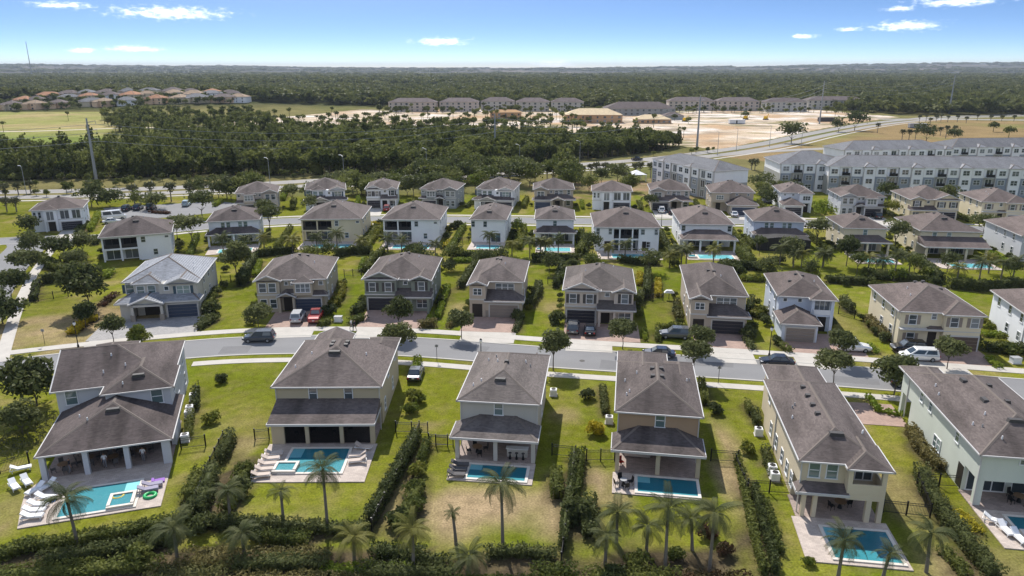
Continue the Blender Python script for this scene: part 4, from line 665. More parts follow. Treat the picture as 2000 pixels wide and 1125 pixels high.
THIRD = [  # label, frame, W, D, wall, roof, kind, pool
    ('pale blue house with a recessed upstairs balcony beside the corner oak', (-87.6, 151.2, 22), 14.4, 14.5, 'w_pale', 'roof_dark', 'balcL', 0),
    ('light blue house with four upstairs windows in pairs and a glazed lanai', (-71.4, 167.9, 14), 12.0, 13.5, 'w_pale', 'roof_dark', 'porch4', 1),
    ('cream house with long dark upstairs balcony over its pool', (-50.7, 171, 2.5), 15.0, 17, 'w_cream', 'roof_brown', 'balcL', 1),
    ('white house with long dark upstairs balcony and a bare right-angled side wall', (-31.2, 171, -2), 14.2, 17, 'w_white', 'roof_brown', 'balcL', 1),
    ('tall narrow white house with a plain back and small pool', (-10.2, 171, -5), 9.0, 17.5, 'w_white', 'roof_brown', 'plain', 1),
    ('small white house with one upstairs window and dark hipped lanai roof', (5.3, 171, -3), 9.8, 13, 'w_pale', 'roof_brown', 'porch1', 1),
    ('wide white house with a central dark balcony between six windows', (18.5, 162.3, -3), 15.2, 17, 'w_white', 'roof_warm', 'balcC', 1),
    ('white house with wide three-column lanai and purple loungers by its pool', (38.7, 165.6, -5), 12.4, 18, 'w_white', 'roof_warm', 'porch2', 1),
    ('pale blue house with a large black screen enclosure at its back', (56.5, 169, -7), 12.2, 13, 'w_sky', 'roof_warm', 'screen', 0),
    ('cream house with a single upstairs window and two-bay lanai', (74.4, 161.2, -6), 9.9, 13.5, 'w_yellow', 'roof_warm', 'porch1', 1),
    ('cream house with a wide shed-roofed lanai and two upstairs windows', (90.1, 158.4, -7), 13.2, 15.5, 'w_yellow', 'roof_warm', 'porch3', 1),
    ('lavender-grey house with bare upper side wall at the end of the pool gardens', (109, 153, -8.5), 12, 18, 'w_bluegrey', 'roof_warm', 'plain', 0),
]
NICK = {t[0]: n for t, n in zip(THIRD, ('corner pale blue', 'light blue four-window', 'cream balcony', 'white balcony', 'tall narrow white', 'small white', 'wide white', 'white three-column lanai', 'screened pale blue', 'single-window cream', 'shed-roofed cream', 'lavender-grey end'))}
def build_rows():
    # grey concrete tiles with crisp courses
    m = roofmat('roof_tile', (.27, .28, .30), .25); nt = m.node_tree; N = nt.nodes; L = nt.links; b = N['Principled BSDF']; src = b.inputs['Base Color'].links[0].from_socket
    tc = N.new('ShaderNodeTexCoord'); wv = N.new('ShaderNodeTexWave'); wv.bands_direction = 'Z'; wv.inputs['Scale'].default_value = 2.3; wv.inputs['Distortion'].default_value = .6; L.new(tc.outputs['Object'], wv.inputs['Vector'])
    r = N.new('ShaderNodeMapRange'); L.new(wv.outputs[1], r.inputs[0]); r.inputs[2].default_value = .5; r.inputs[3].default_value = .62; r.inputs[4].default_value = 1.08
    vs = N.new('ShaderNodeVectorMath'); vs.operation = 'SCALE'; L.new(src, vs.inputs[0]); L.new(r.outputs[0], vs.inputs['Scale']); L.new(vs.outputs[0], b.inputs['Base Color'])
    for t, lab, fr, W, D, wl, rf, kw, dv, pv in SECOND:
        h = House(lab, *fr, W, wl, rf); t(h, D, **kw)
        h.spout(.38, 2.6); h.spout(W - .38, 2.7); h.spout(W - .38, D - .5)
        slab('driveway', fr, dv[0], dv[1], dv[2], dv[3], .055, pv)
        slab('driveway_apron', fr, dv[0] + .6, min(dv[0] + 7.5, dv[1]) if dv[1] - dv[0] > 9 else dv[1], dv[2] - 4.6, dv[2] - .02, .051, 'concrete')
    for t, lab, fr, W, D, wl, rf, kw in FOURTH:
        kw = dict(kw); mir = bool(kw.pop('_m', 0)); h = House(lab, *fr, W, wl, rf, mir); t(h, D, **kw)
        gx = W * .75 if (t in (tA, tF, tG, tE)) != mir else W * .28
        slab('driveway', fr, gx - 2.6, gx + 2.6, -12, -.4, .055, 'concrete')
    for lab, fr, W, D, wl, rf, kind, pl in THIRD:
        h = House(lab, *fr, W, wl, rf); h.roof(0, W, 0, D, 5.6, .41, vents=((W * .5, W * .36, 1.4), (W * .45, D * .55, .5), (W * .6, D * .55, 0)))
        if kind.startswith('balc'):
            a, b = (.45, W * .53) if kind == 'balcL' else (W * .3, W * .67)
            h.wall(.45, W - .45, 2.6, D - .45, 0, 5.55); h.wall(b, W - .45, .45, 2.7, 0, 5.54)
            if a > 1: h.wall(.45, a, .45, 2.7, 0, 5.54)
            h.wall(a, b, .5, 2.6, 2.55, 2.9, None, 'balcony_floor'); h.wall(a + .05, b - .05, .55, .62, 2.95, 3.75, 'screen', 'railing'); h.wall(a + .05, b - .05, .64, .66, 3.0, 5.08, 'screen_mesh', 'insect_screen')
            for u in ((a + .2, (a + b) / 2, b - .2) if kind == 'balcL' else (a + W * .09, b - W * .09)): h.post(u, .7, .1, 5.5, .32)
            h.wall(a, b, .5, .9, 5.1, 5.53, None, 'beam')
            for k in range(2): c = a + (b - a) * (k + .5) / 2; h.win('n', 2.6, c, 3.0, (b - a) * .36, 2.1, 2, False); h.win('n', 2.6, c, .2, (b - a) * .36, 2.1, 2, False)
            h.win('n', .45, b + .9, 3.9, .8, 1.2); h.win('n', .45, b + (W - b) * .45, 1.0, .8, 1.2); h.win('n', .45, W - 1.2, 4.6, .7, .4, rail=False)
            if kind == 'balcC':
                for u in (1.0, a - .8, W - 1.1): h.win('n', .45, u, 3.9, .7, 1.3)
                h.dark('n', .45, b + 1.6, .1, 1.5, 2.2); h.dark('n', .45, a - 1.3, .1, 1.5, 2.2)
        elif kind == 'plain':
            h.body(W, D)
            for u in (W * .1, W * .42): h.win('n', .45, u, 3.8, .8, 1.3)
            h.win('n', .45, W * .7, .2, 2.2, 2.1, 2, False)
        else:
            h.wall(.45, W - .45, .45, D - .45, 2.7, 5.55); h.wall(.46, W - .46, 2.0, D - .46, 0, 2.72)
            hip = kind != 'porch3'; dp = -4.2 if kind in ('porch2', 'porch3') else -2.6
            h.shed(-.1, W + .1, dp, .5, 2.95, 4.4 if dp < -3 else 4.1, hip, hip)
            for u in np.linspace(.5, W - .5, 4 if kind in ('porch2', 'porch3') else 3): h.post(float(u), dp + .7, .1, 2.9, .4)
            ws = {'porch1': (W * .5,), 'porch2': (.9, W - 1.1), 'porch3': (W * .25, W * .48), 'porch4': (W * .3, W * .4, W * .62, W * .72), 'screen': (W * .27, W * .37, W * .6, W * .7)}[kind]
            for u in ws: h.win('n', .45, u, 4.0, .8, 1.2, g='glass_green' if kind != 'porch2' else 'glass')
            h.win('n', 2.0, W * .3, .2, 2.6, 2.1, 3, False); h.win('n', 2.0, W * .7, .2, 2.6, 2.1, 3, False)
            if kind == 'screen':
                mb = MB().quad((.3, -6, 0), (W - .3, -6, 0), (W - .3, -6, 2.6), (W * .6, -6, 3.2), (W * .4, -6, 3.2), (.3, -6, 2.6)).quad((.3, -6, 0), (.3, -2.5, 0), (.3, -2.5, 2.9), (.3, -6, 2.6)).quad((W - .3, -6, 0), (W - .3, -2.5, 0), (W - .3, -2.5, 2.9), (W - .3, -6, 2.6))
                mb.quad((.3, -6, 2.62), (W * .4, -6, 3.22), (W * .4, -2.5, 3.3), (.3, -2.5, 2.95)).quad((W * .6, -6, 3.22), (W - .3, -6, 2.62), (W - .3, -2.5, 2.95), (W * .6, -2.5, 3.3)).quad((W * .4, -6, 3.22), (W * .6, -6, 3.22), (W * .6, -2.5, 3.3), (W * .4, -2.5, 3.3))
                sc_ = part('screen_enclosure', mb.mesh('screen_enclosure', 'screen'), h.o)
                for u in np.linspace(.3, W - .3, 6): part('frame_bar', cached('fbar', lambda: MB().box(-.04, .04, -.06, .04, 0, 2.9).mesh('frame_bar', 'shutter')), sc_, (float(u), -6.02, 0))
        h.sidewins(W - .45, 'r', D); h.sidewins(.45, 'l', D)
        fr_ = fr
        if pl:
            dp = {'porch2': -3.4, 'porch3': -3.4, 'porch1': -2.2, 'porch4': -2.2}.get(kind, .4); slab('patio', fr_, W * .05, W * .97, dp - 7.8, dp + .9, .1, 'paver_light')
            pool(fr_, W * .26, W * .86, dp - 7.0, dp - 3.4, 'small pool on the patio of the ' + NICK[lab] + ' house', 'pool_floor_pale', .13, 'l', (W * .06, W * .22, dp - 6.6, dp - 4.4) if kind in ('porch1', 'porch2') else None)
        slab('driveway', fr, W * .3, W * .8, D - .4, D + 7, .055, 'concrete')
# ------------------------------------------------------------------ plants
def leaves(P, Nn, size, m, name, seed, el=.55, jit=.8):
    r = np.random.RandomState(seed); n = len(P); N = Nn + jit * r.normal(size=(n, 3)); N /= np.linalg.norm(N, axis=1)[:, None] + 1e-9
    a = np.cross(N, r.normal(size=(n, 3))); a /= np.linalg.norm(a, axis=1)[:, None] + 1e-9; b = np.cross(N, a)
    s = (size * r.uniform(.6, 1.35, n))[:, None]; A = a * s; B = b * s * el
    V = np.stack([P - A, P - B * .9 + A * .1, P + A, P + B * .9 - A * .1], 1).reshape(-1, 3)
    return V, np.arange(n * 4).reshape(-1, 4)
def crown_pts(seed, rx, rz, n, lobes=9, flat=.35, cone=False):
    r = np.random.RandomState(seed); pts, nr = [], []
    L = []
    for k in range(lobes):
        d = r.normal(size=3); d /= np.linalg.norm(d); d[2] = d[2] * .9 + .1; q = r.uniform(.35, .72)
        c = d * np.array([rx, rx, rz]) * q
        rad = rx * r.uniform(.38, .58)
        if cone: t = k / (lobes - 1); c = np.array([r.normal() * .12 * rx, r.normal() * .12 * rx, rz * (2 * t - 1)]); rad = rx * (1.05 - .85 * t)
        L.append((c, rad))
    if not cone: L.append((np.array([0, 0, .05 * rz]), rx * .66)); lobes += 1
    w = np.array([q[1] ** 2 for q in L]); w /= w.sum(); ks = r.choice(lobes, n, p=w)
    D = r.normal(size=(n, 3)); D /= np.linalg.norm(D, axis=1)[:, None]; D[:, 2] = np.where(D[:, 2] < -.35, -D[:, 2] * .6, D[:, 2])
    C = np.array([L[k][0] for k in ks]); RR = np.array([L[k][1] for k in ks])[:, None]
    return C + D * RR * r.uniform(.72, 1.08, (n, 1)) * np.array([1, 1, .85]), D
def crown_mesh(seed, rx, rz, n, leaf, m, lobes=9, cone=False):
    P, N = crown_pts(seed, rx, rz, n, lobes, cone=cone); V, F = leaves(P, N, leaf, m, 'crown', seed + 1); return npmesh('crown', V, F, m)
def trunk_mesh(seed, h, r0, spread, m='bark', limbs=5):
    r = random.Random(seed); b = MB(); b.tube([(0, 0, -.1), (r.uniform(-.05, .05), r.uniform(-.05, .05), h * .5), (0, 0, h)], [r0, r0 * .8, r0 * .6], 8)
    for k in range(limbs):
        a = 2 * math.pi * k / limbs + r.uniform(-.4, .4); l = spread * r.uniform(.6, .95); b.tube([(0, 0, h * r.uniform(.75, .98)), (math.cos(a) * l * .5, math.sin(a) * l * .5, h + l * .45), (math.cos(a) * l, math.sin(a) * l, h + l * .85)], [r0 * .5, r0 * .33, r0 * .12], 6)
    return b.mesh('trunk', m)
OAK = []
def tree(x, y, zc, r, label, group='street and garden trees', m='leaf_oak', name='oak_tree', n=2600, cat='tree'):
    k = len(OAK) if False else random.randrange(6); key = ('oak', k, m, n)
    cm = cached(key, lambda: crown_mesh(100 + k * 7, 1.0, .82, n, .105, m, 16)); tm = cached(('oaktr', k), lambda: trunk_mesh(50 + k, 1.0, .055, .7))
    o = thing(name, label, cat, (x, y, 0), random.uniform(0, 6.28), group); c = part('crown', cm, o, (0, 0, zc)); s = r * random.uniform(1.1, 1.28); c.scale = (s, s * random.uniform(.9, 1.05), s * random.uniform(.85, 1.0))
    t = part('trunk', tm, o); h = max(zc - r * .7, .5); t.scale = (r * .8, r * .8, h); return o
def frond_mesh(L, droop, m, seed, nl=26, lw=.027, ll=.28):
    r = random.Random(seed); b = MB(); pr = None
    def pt(t): return Vector((L * (t - .16 * droop * t ** 3), 0, L * (.42 * t - (.30 + .5 * droop) * t * t)))
    for k in range(7):
        p = pt(k / 6); w = .035 * (1.15 - k / 6) * L / 2.2
        if pr is not None: b.quad(pr[0], (p.x, -w, p.z), (p.x, w, p.z), pr[1])
        pr = ((p.x, -w, p.z), (p.x, w, p.z))
    for k in range(nl):
        t = .14 + .86 * (k + .5) / nl; p = pt(t); d = (pt(min(t + .03, 1)) - pt(t - .03)).normalized(); l = L * ll * (1 - .62 * abs(t - .42) ** 1.1) * r.uniform(.85, 1.1)
        for s in (-1, 1):
            tip = p + d * l * .45 + Vector((0, s * l * .82, -l * (.25 + .35 * r.random()))); side = d * lw * L * .42
            mid = p + d * l * .25 + Vector((0, s * l * .5, l * .02)); b.quad(p - side * .6, p + side * .6, mid + side, mid - side); b.quad(mid - side, mid + side, tip + side * .2, tip - side * .2)
    return b.mesh('frond', m)
def palm(x, y, zc, L, label, group, m='leaf_palm', nf=22):
    o = thing('queen_palm', label, 'palm', (x, y, 0), random.uniform(0, 6.28), group); lean = random.uniform(-.25, .25)
    part('trunk', MB().tube([(0, 0, -.1), (lean * .3, 0, zc * .35), (lean * .8, 0, zc * .75), (lean, 0, zc - .05)], [.17, .135, .12, .14], 9).mesh('trunk', 'palm_trunk'), o)
    part('crownshaft', MB().tube([(lean, 0, zc - .35), (lean, 0, zc), (lean, 0, zc + .25)], [.13, .17, .05], 8).mesh('crownshaft', m), o)
    for k in range(nf):
        v = k % 3; fm = cached(('frond', v, m), lambda: frond_mesh(1.0, (.5, .85, 1.25)[v], m, 30 + v)); t = k / nf
        f = part('frond', fm, o, (lean, 0, zc + .1)); s = L * random.uniform(.72, 1.04); f.scale = (s, s * random.uniform(.75, 1.0), s); f.rotation_euler = (random.uniform(-.25, .25), -(.95 - 1.5 * t) + random.uniform(-.22, .22), k * 2.4 + random.uniform(-.35, .35))
    for k in range(random.randrange(1, 4)):
        f = part('dead_frond', cached(('dfrond',), lambda: frond_mesh(1.0, 1.3, 'leaf_reed', 77, 16)), o, (lean, 0, zc - .1)); s = L * .7; f.scale = (s, s * .6, s); f.rotation_euler = (0, .95 + random.uniform(0, .25), random.uniform(0, 6.28))
def palm_crown(seed, m, nf=20, nl=14):
    r = random.Random(seed); V, F = [], []
    for k in range(nf):
        me = frond_mesh(1.0, r.choice((.45, .8, 1.15)), m, seed * 31 + k, nl, .062); M_ = Matrix.Rotation(k * 2.4 + r.uniform(-.2, .2), 4, 'Z') @ Matrix.Rotation(-(.95 - 1.45 * k / nf) + r.uniform(-.1, .1), 4, 'Y') @ Matrix.Scale(r.uniform(.85, 1.1), 4)
        i = len(V); V += [tuple(M_ @ v.co) for v in me.vertices]; F += [tuple(i + q for q in p.vertices) for p in me.polygons]; bpy.data.meshes.remove(me)
    me = bpy.data.meshes.new('crown'); me.from_pydata(V, [], F); me.materials.append(MATS[m]); return me
def palm_small(x, y, zc, L, label, group, m='leaf_palm'):
    k = random.randrange(4); o = thing('queen_palm', label, 'palm', (x, y, 0), random.uniform(0, 6.28), group)
    c = part('crown', cached(('pcr', k, m), lambda: palm_crown(k + 3, m)), o, (0, 0, zc)); c.scale = (L, L, L); t = part('trunk', cached('ptr', lambda: MB().tube([(0, 0, -.02), (0, 0, .5), (0, 0, 1.02)], [.16, .13, .13], 7).mesh('trunk', 'palm_trunk')), o); t.scale = (1, 1, zc)
def sabal(x, y, zc, label, group):
    def mk():
        r = np.random.RandomState(5); D = r.normal(size=(170, 3)); D /= np.linalg.norm(D, axis=1)[:, None]; D[:, 2] = np.abs(D[:, 2]) * np.where(r.rand(170) < .75, 1, -1); V, F = leaves(D * r.uniform(.35, 1, (170, 1)), D, .34, '', '', 4, .35, 1.2); return npmesh('crown', V, F, 'leaf_sabal')
    o = thing('cabbage_palm', label, 'palm', (x, y, 0), random.uniform(0, 6.28), group); c = part('crown', cached('sab', mk), o, (0, 0, zc)); s = random.uniform(1.5, 1.95); c.scale = (s, s, s * .9)
    t = part('trunk', cached('sabtr', lambda: MB().tube([(0, 0, -.02), (0, 0, .6), (0, 0, 1)], [.2, .17, .2], 7).mesh('trunk', 'palm_trunk')), o); t.scale = (1, 1, zc)
HN = [0]
def hedge(pts, w, h, m, label, group='hedges and shrub borders'):
    w *= .78; h *= .92
    HN[0] += 1; r = np.random.RandomState(HN[0]); ox, oy = pts[0]; line = [Vector((p[0] - ox, p[1] - oy, 0)) for p in pts]; b = MB(); P, N = [], []
    dist = math.hypot(ox, oy); dens = 44 if dist < 95 else (24 if dist < 140 else 15); lf = .15 if dist < 95 else (.21 if dist < 140 else .27)
    for i in range(len(line) - 1):
        a, c = line[i], line[i + 1]; d = (c - a); ln = d.length; d.normalize(); s = Vector((-d.y, d.x, 0)) * max(w / 2 - .28, .1); e = d * 0
        b.hexa([a - e - s, c + e - s, c + e + s, a - e + s], [(a - e - s) * 1 + Vector((0, 0, h - .32)), c + e - s + Vector((0, 0, h - .32)), c + e + s + Vector((0, 0, h - .32)), a - e + s + Vector((0, 0, h - .32))])
        n = int((ln + w) * (w + 2 * h) * dens); t = r.uniform(-w * .5 / max(ln, .1), 1 + w * .5 / max(ln, .1), n); q = r.uniform(0, w + 2 * h, n); sdv = np.array([-d.y, d.x, 0]); dv = np.array([d.x, d.y, 0])
        off = np.where(q < h, -w / 2, np.where(q > h + w, w / 2, q - h - w / 2)); z = np.where(q < h, q, np.where(q > h + w, q - h - w, h)); lump = .72 + .5 * vnoise(t * ln + HN[0] * 3.7, np.floor(q / h) * 7.3 + HN[0], .9, 3)
        nn = np.where((q < h)[:, None], -sdv, np.where((q > h + w)[:, None], sdv, np.array([0, 0, 1.])))
        co_ = np.array(a)[None] + dv[None] * (t * ln)[:, None] + sdv[None] * (off * lump)[:, None]; co_[:, 2] = z * (.72 + .62 * (lump - .72)) ; co_ += r.normal(size=co_.shape) * .085; P.append(co_); N.append(nn)
    V, F = leaves(np.concatenate(P), np.concatenate(N), lf, m, 'hedge', HN[0] + 900); i = len(V)
    core = np.array(b.v); me = npmesh('hedge', np.concatenate([V, core]), np.concatenate([F, np.array(b.f) + i]), m); solo('hedge', me, label, 'hedge', group, (ox, oy, 0))
def shrub(x, y, r, label, m='leaf_dark', zk=.55, group='round shrubs', name='shrub'):
    k = random.randrange(3); me = cached(('shr', k, m), lambda: crown_mesh(300 + k, .78, .72, 520, .15, m, 12)); o = solo(name, me, label, 'shrub', group, (x, y, r * zk), random.uniform(0, 6)); o.scale = (r * 1.35, r * 1.35, r * 1.2); return o
def fence(pts, label, group='black metal fences'):
    ox, oy = pts[0]; o = thing('metal_fence', label, 'fence', (ox, oy, 0), 0, group); pk = MB(); rl = MB()
    pm = cached('fpost', lambda: MB().box(-.055, .055, -.055, .055, 0, 1.45).box(-.07, .07, -.07, .07, 1.45, 1.5).mesh('post', 'black_metal'))
    for i in range(len(pts) - 1):
        a = Vector((pts[i][0] - ox, pts[i][1] - oy, 0)); c = Vector((pts[i + 1][0] - ox, pts[i + 1][1] - oy, 0)); d = c - a; n = max(1, round(d.length / 2.0))
        for k in range(n + (i == len(pts) - 2)): part('post', pm, o, a + d * (k / n))
        for z in (.18, 1.1, 1.32): rl.tube([a + Vector((0, 0, z)), c + Vector((0, 0, z))], .028, 4)
        for k in range(int(d.length / .13)): p = a + d.normalized() * .13 * (k + .5); pk.tube([p + Vector((0, 0, .1)), p + Vector((0, 0, 1.36))], .014, 3, False)
    part('rails', rl.mesh('rails', 'black_metal'), o); part('pickets', pk.mesh('pickets', 'black_metal'), o)
PALMS1 = [
    (-38.0, 54.9, 4.5, 2.6, 'queen palm leaning over the pool of the blue-grey house'),
    (-28.5, 53.1, 2.9, 2.4, 'queen palm above the bottom hedge below the crowded patio'),
    (-25.9, 58.3, 3.1, 1.9, 'bushy queen palm in the shrub bed between blue-grey and tan houses'),
    (-23.0, 53.7, 2.1, 2.1, 'low queen palm in the hedge bed, lower than the bushy one'),
    (-20.9, 58.0, 3.2, 1.5, 'small young palm on the lawn of the tan house'),
    (-16.7, 57.3, 5.9, 2.5, 'tall queen palm on the lawn before the tan house pool'),
    (-13.3, 52.5, 2.4, 2.2, 'pale queen palm in the hedge bed below the tan house'),
    (-8.2, 51.7, 3.5, 2.2, 'yellowish queen palm in the bed between tan and grey houses'),
    (-4.9, 55.0, 3.0, 1.0, 'thin sapling palm on the dry lawn of the grey house'),
    (-0.8, 54.6, 6.1, 2.6, 'tall full queen palm on the dry lawn before the grey house'),
    (-3.7, 50.9, 1.7, 2.0, 'low spiky palm in the hedge below the dry lawn'),
    (12.8, 51.9, 5.3, 2.7, 'tallest full queen palm in the group below the brown house'),
    (16.4, 51.5, 5.3, 2.5, 'queen palm of the brown house next to the mulch strip'),
    (15.6, 54.2, 2.9, 1.9, 'short queen palm between two tall ones below the brown house'),
    (9.2, 55.3, 2.9, 2.2, 'feathery queen palm nearest the flowering shrub of the brown house'),
    (11.6, 54.0, 2.4, 1.9, 'drooping queen palm low in the group below the brown house'),
    (7.8, 52.1, 2.7, 2.0, 'grey-green queen palm lowest in the bed of the brown house'),
    (26.8, 50.8, 3.2, 2.2, 'queen palm standing before the big blue pool patio'),
    (30.3, 50.5, 2.2, 1.7, 'smaller palm at the corner of the big blue pool'),
    (34.3, 51.3, 3.6, 2.4, 'queen palm with rough dark trunk beside the curving lawn bed'),
]
PALMS3 = [(-64.5, 159.1, 3.5), (-60.6, 162.1, 2.8), (-55.9, 160.8, 3.4), (-49.3, 160.2, 3.0), (-44.0, 160.8, 3.7), (-39.4, 160.8, 4.3), (-34.0, 161.4, 2.5), (-28.4, 162.7, 2.7), (-25.1, 162.1, 2.5), (-17.1, 158.5, 2.5), (-5.0, 160.2, 4.1), (0.0, 157.9, 2.6), (3.9, 155.6, 3.7), (6.2, 155.1, 3.9), (7.3, 155.1, 3.6), (10.1, 155.6, 4.3), (21.1, 155.6, 2.6), (24.4, 153.4, 3.7), (33.0, 148.1, 2.5), (35.9, 150.2, 3.1), (43.3, 152.4, 2.8), (34.2, 150.3, 2.8), (37.2, 151.4, 3.1), (56.8, 150.3, 3.6), (58.9, 148.2, 2.8), (60.6, 148.2, 2.8), (65.7, 149.3, 2.5), (65.0, 148.1, 2.8), (73.5, 145.8, 2.6), (75.2, 143.5, 2.5), (75.0, 138.2, 5.0), (80.7, 143.5, 3.4), (85.5, 135.2, 3.5), (89.1, 134.2, 4.6), (93.9, 135.2, 4.3), (96.9, 143.5, 3.1), (99.8, 140.3, 3.3)]
TREES = [
    (-58.8, 82.6, 3.7, 3.1, 'large round dark oak beside the blue-grey house'),
    (-55.6, 75.0, 2.4, 1.9, 'low spreading grey-green tree in the reed bed'),
    (-16.5, 97.9, 3.4, 1.9, 'young street oak peeking over the tan house roof'),
    (5.7, 93.6, 4.1, 2.1, 'young street oak on the verge beyond the grey house'),
    (24.2, 90.4, 4.3, 2.0, 'street oak over the road beyond the brown house'),
    (41.4, 87.0, 3.9, 1.9, 'street oak beyond the ridge of the long beige house'),
    (48.8, 85.7, 3.3, 2.3, 'street oak on the verge between the beige and mint-grey houses'),
    (-60.0, 103.2, 3.2, 1.8, 'thin street tree in front of the tile-roofed house'),
    (-56.4, 104.1, 1.2, 1.5, 'low pale street tree beside the thin one at the tile-roofed house'),
    (-41.0, 111.6, 2.3, 1.8, 'street oak before the beige gabled house'),
    (-17.6, 107.3, 4.2, 1.9, 'street oak before the dark green-grey house'),
    (-7.8, 106.0, 3.2, 1.8, 'street oak casting its shadow before the tan garage door'),
    (16.4, 101.6, 3.0, 1.8, 'street oak before the arched entry of the mauve-grey house'),
    (27.6, 99.9, 2.8, 1.7, 'street oak before the black garage door'),
    (46.6, 96.2, 3.3, 1.8, 'street oak before the sky-blue house'),
    (60.3, 94.0, 3.1, 1.8, 'street oak before the pale yellow house'),
    (-72.8, 119.8, 5.2, 3.4, 'big dark dense oak on the lawn beside the tile-roofed house'),
    (-68.5, 111.0, 2.6, 1.6, 'low dark tree under the big dense oak'),
    (-105.9, 156.5, 3.4, 2.9, 'street oak on the corner verge next to the crossing'),
    (-97.1, 152.5, 3.6, 3.2, 'broad dark oak beside the corner sidewalk'),
    (-97.3, 141.2, 3.2, 2.5, 'small oak on the side street verge below the crossing'),
    (-88.6, 123.8, 4.0, 2.6, 'oak on the side street verge opposite the fenced lawn'),
    (-83.2, 113.0, 2.8, 2.8, 'oak on the side street verge near the junction'),
    (-120.1, 178.7, 3.1, 2.7, 'dark oak at the drive of the lone white cubic house'),
    (-93.8, 155.6, 4.0, 2.3, 'small tree behind the pale blue corner house'),
    (-89.4, 145.1, 2.7, 2.0, 'scruffy bush tree by the corner garden hedge'),
    (-121.0, 218.1, 2.8, 3.6, 'oak between the lone cubic house and the car park'),
    (-105.5, 214.8, 2.4, 3.2, 'oak among the parked cars'),
    (-86.5, 201.6, 4.7, 3.6, 'big oak at the end of the car park'),
    (-74.7, 166.7, 5.1, 3.0, 'oak between the two pale blue houses'),
    (-80.8, 173.0, 4.3, 2.4, 'smaller oak beside the pale blue corner house'),
    (-60.2, 178.7, 5.9, 2.8, 'street oak beside the cream balcony house'),
    (-66.6, 219.8, 4.4, 2.6, 'oak on the lawn between grey and pale blue back houses'),
    (-57.0, 205.3, 3.8, 2.3, 'oak hiding the drive of the pale blue slanting-gable house'),
    (-54.5, 139.3, 4.7, 2.9, 'leafy tree at the back hedge of the tile-roofed house'),
    (-70.1, 205.3, 2.9, 2.3, 'oak in front of the grey box-bay house'),
    (-31.7, 234.5, 4.9, 3.2, 'dark oak beside the white house with red car'),
    (-12.4, 244.6, 4.1, 2.4, 'round light green tree behind the slate-green house'),
    (71.5, 167.7, 4.7, 2.8, 'street oak beside the black screen enclosure'),
    (85.5, 197.9, 3.1, 2.6, 'light green oak beyond the screen enclosure'),
    (87.3, 162.7, 5.0, 2.9, 'street oak between the two cream houses'),
    (119.0, 181.0, 3.0, 3.0, 'wide oak over the back street by the sandy house'),
    (105.8, 201.6, 2.9, 2.2, 'olive tree beside the lilac-grey drive'),
    (17.7, 155.6, 4.0, 2.2, 'leafy tree between the small white and wide white houses'),
    (54.9, 157.9, 3.5, 1.6, 'slim clipped tree by the screened house hedge'),
    (59.9, 151.2, 3.9, 2.2, 'leafy tree behind the screened house garden'),
    (70.4, 149.1, 4.4, 2.4, 'dark bushy tree at the back of the single-window cream house'),
    (77.1, 217.2, 3.1, 2.6, 'oak beside the grey apartment block'),
    (102.5, 209.1, 3.0, 2.6, 'oak in front of the long apartment block'),
    (116.8, 226.0, 4.0, 3.0, 'tall oak before the blue-grey apartment bays'),
    (134.3, 223.3, 3.6, 2.6, 'oak before the far apartment bays'),
    (1.7, 178.7, 2.6, 1.8, 'small tree by the olive-grey house drive'),
    (40.1, 211.5, 3.3, 2.0, 'shrubby tree beside the beige gabled house'),
]
SABAL = [(-115.7, 222.5, 4.7), (-112.3, 226.3, 4.9), (-106.6, 227.3, 4.5), (-101.2, 228.3, 4.3), (-146.6, 210.0, 3), (-143.8, 210.0, 3), (-164.6, 236.4, 3), (-160.4, 242.9, 3), (-161.7, 238.6, 3), (26.9, 281.7, 3), (30.9, 287.3, 3), (32.8, 285.4, 3.7), (36.0, 283.5, 3.9), (38.9, 287.3, 3), (42.9, 287.3, 3.4), (41.3, 262.7, 3), (48.6, 289.2, 3), (51.1, 293.2, 3), (52.5, 278.0, 4.6), (15.8, 279.8, 3.9), (13.3, 278.0, 3.1), (98.5, 298.3, 3.6), (98.4, 302.2, 3.1), (224.4, 428.2, 5.0), (226.2, 424.1, 5.3), (229.8, 424.1, 5.3), (256.9, 441.0, 6.3), (266.9, 449.9, 5.7), (263.9, 459.2, 4.1), (306.4, 563.6, 5.0), (319.4, 578.1, 5.1), (303.4, 543.1, 4.4), (327.3, 578.1, 4.1), (335.2, 585.7, 4.7), (336.2, 578.1, 4.1), (343.6, 578.1, 4.1), (341.8, 563.6, 4.0), (368.2, 593.4, 4.2), (379.0, 593.4, 3.1), (382.7, 585.7, 3.6), (392.3, 585.7, 3.6), (234.6, 479.0, 5.1)]
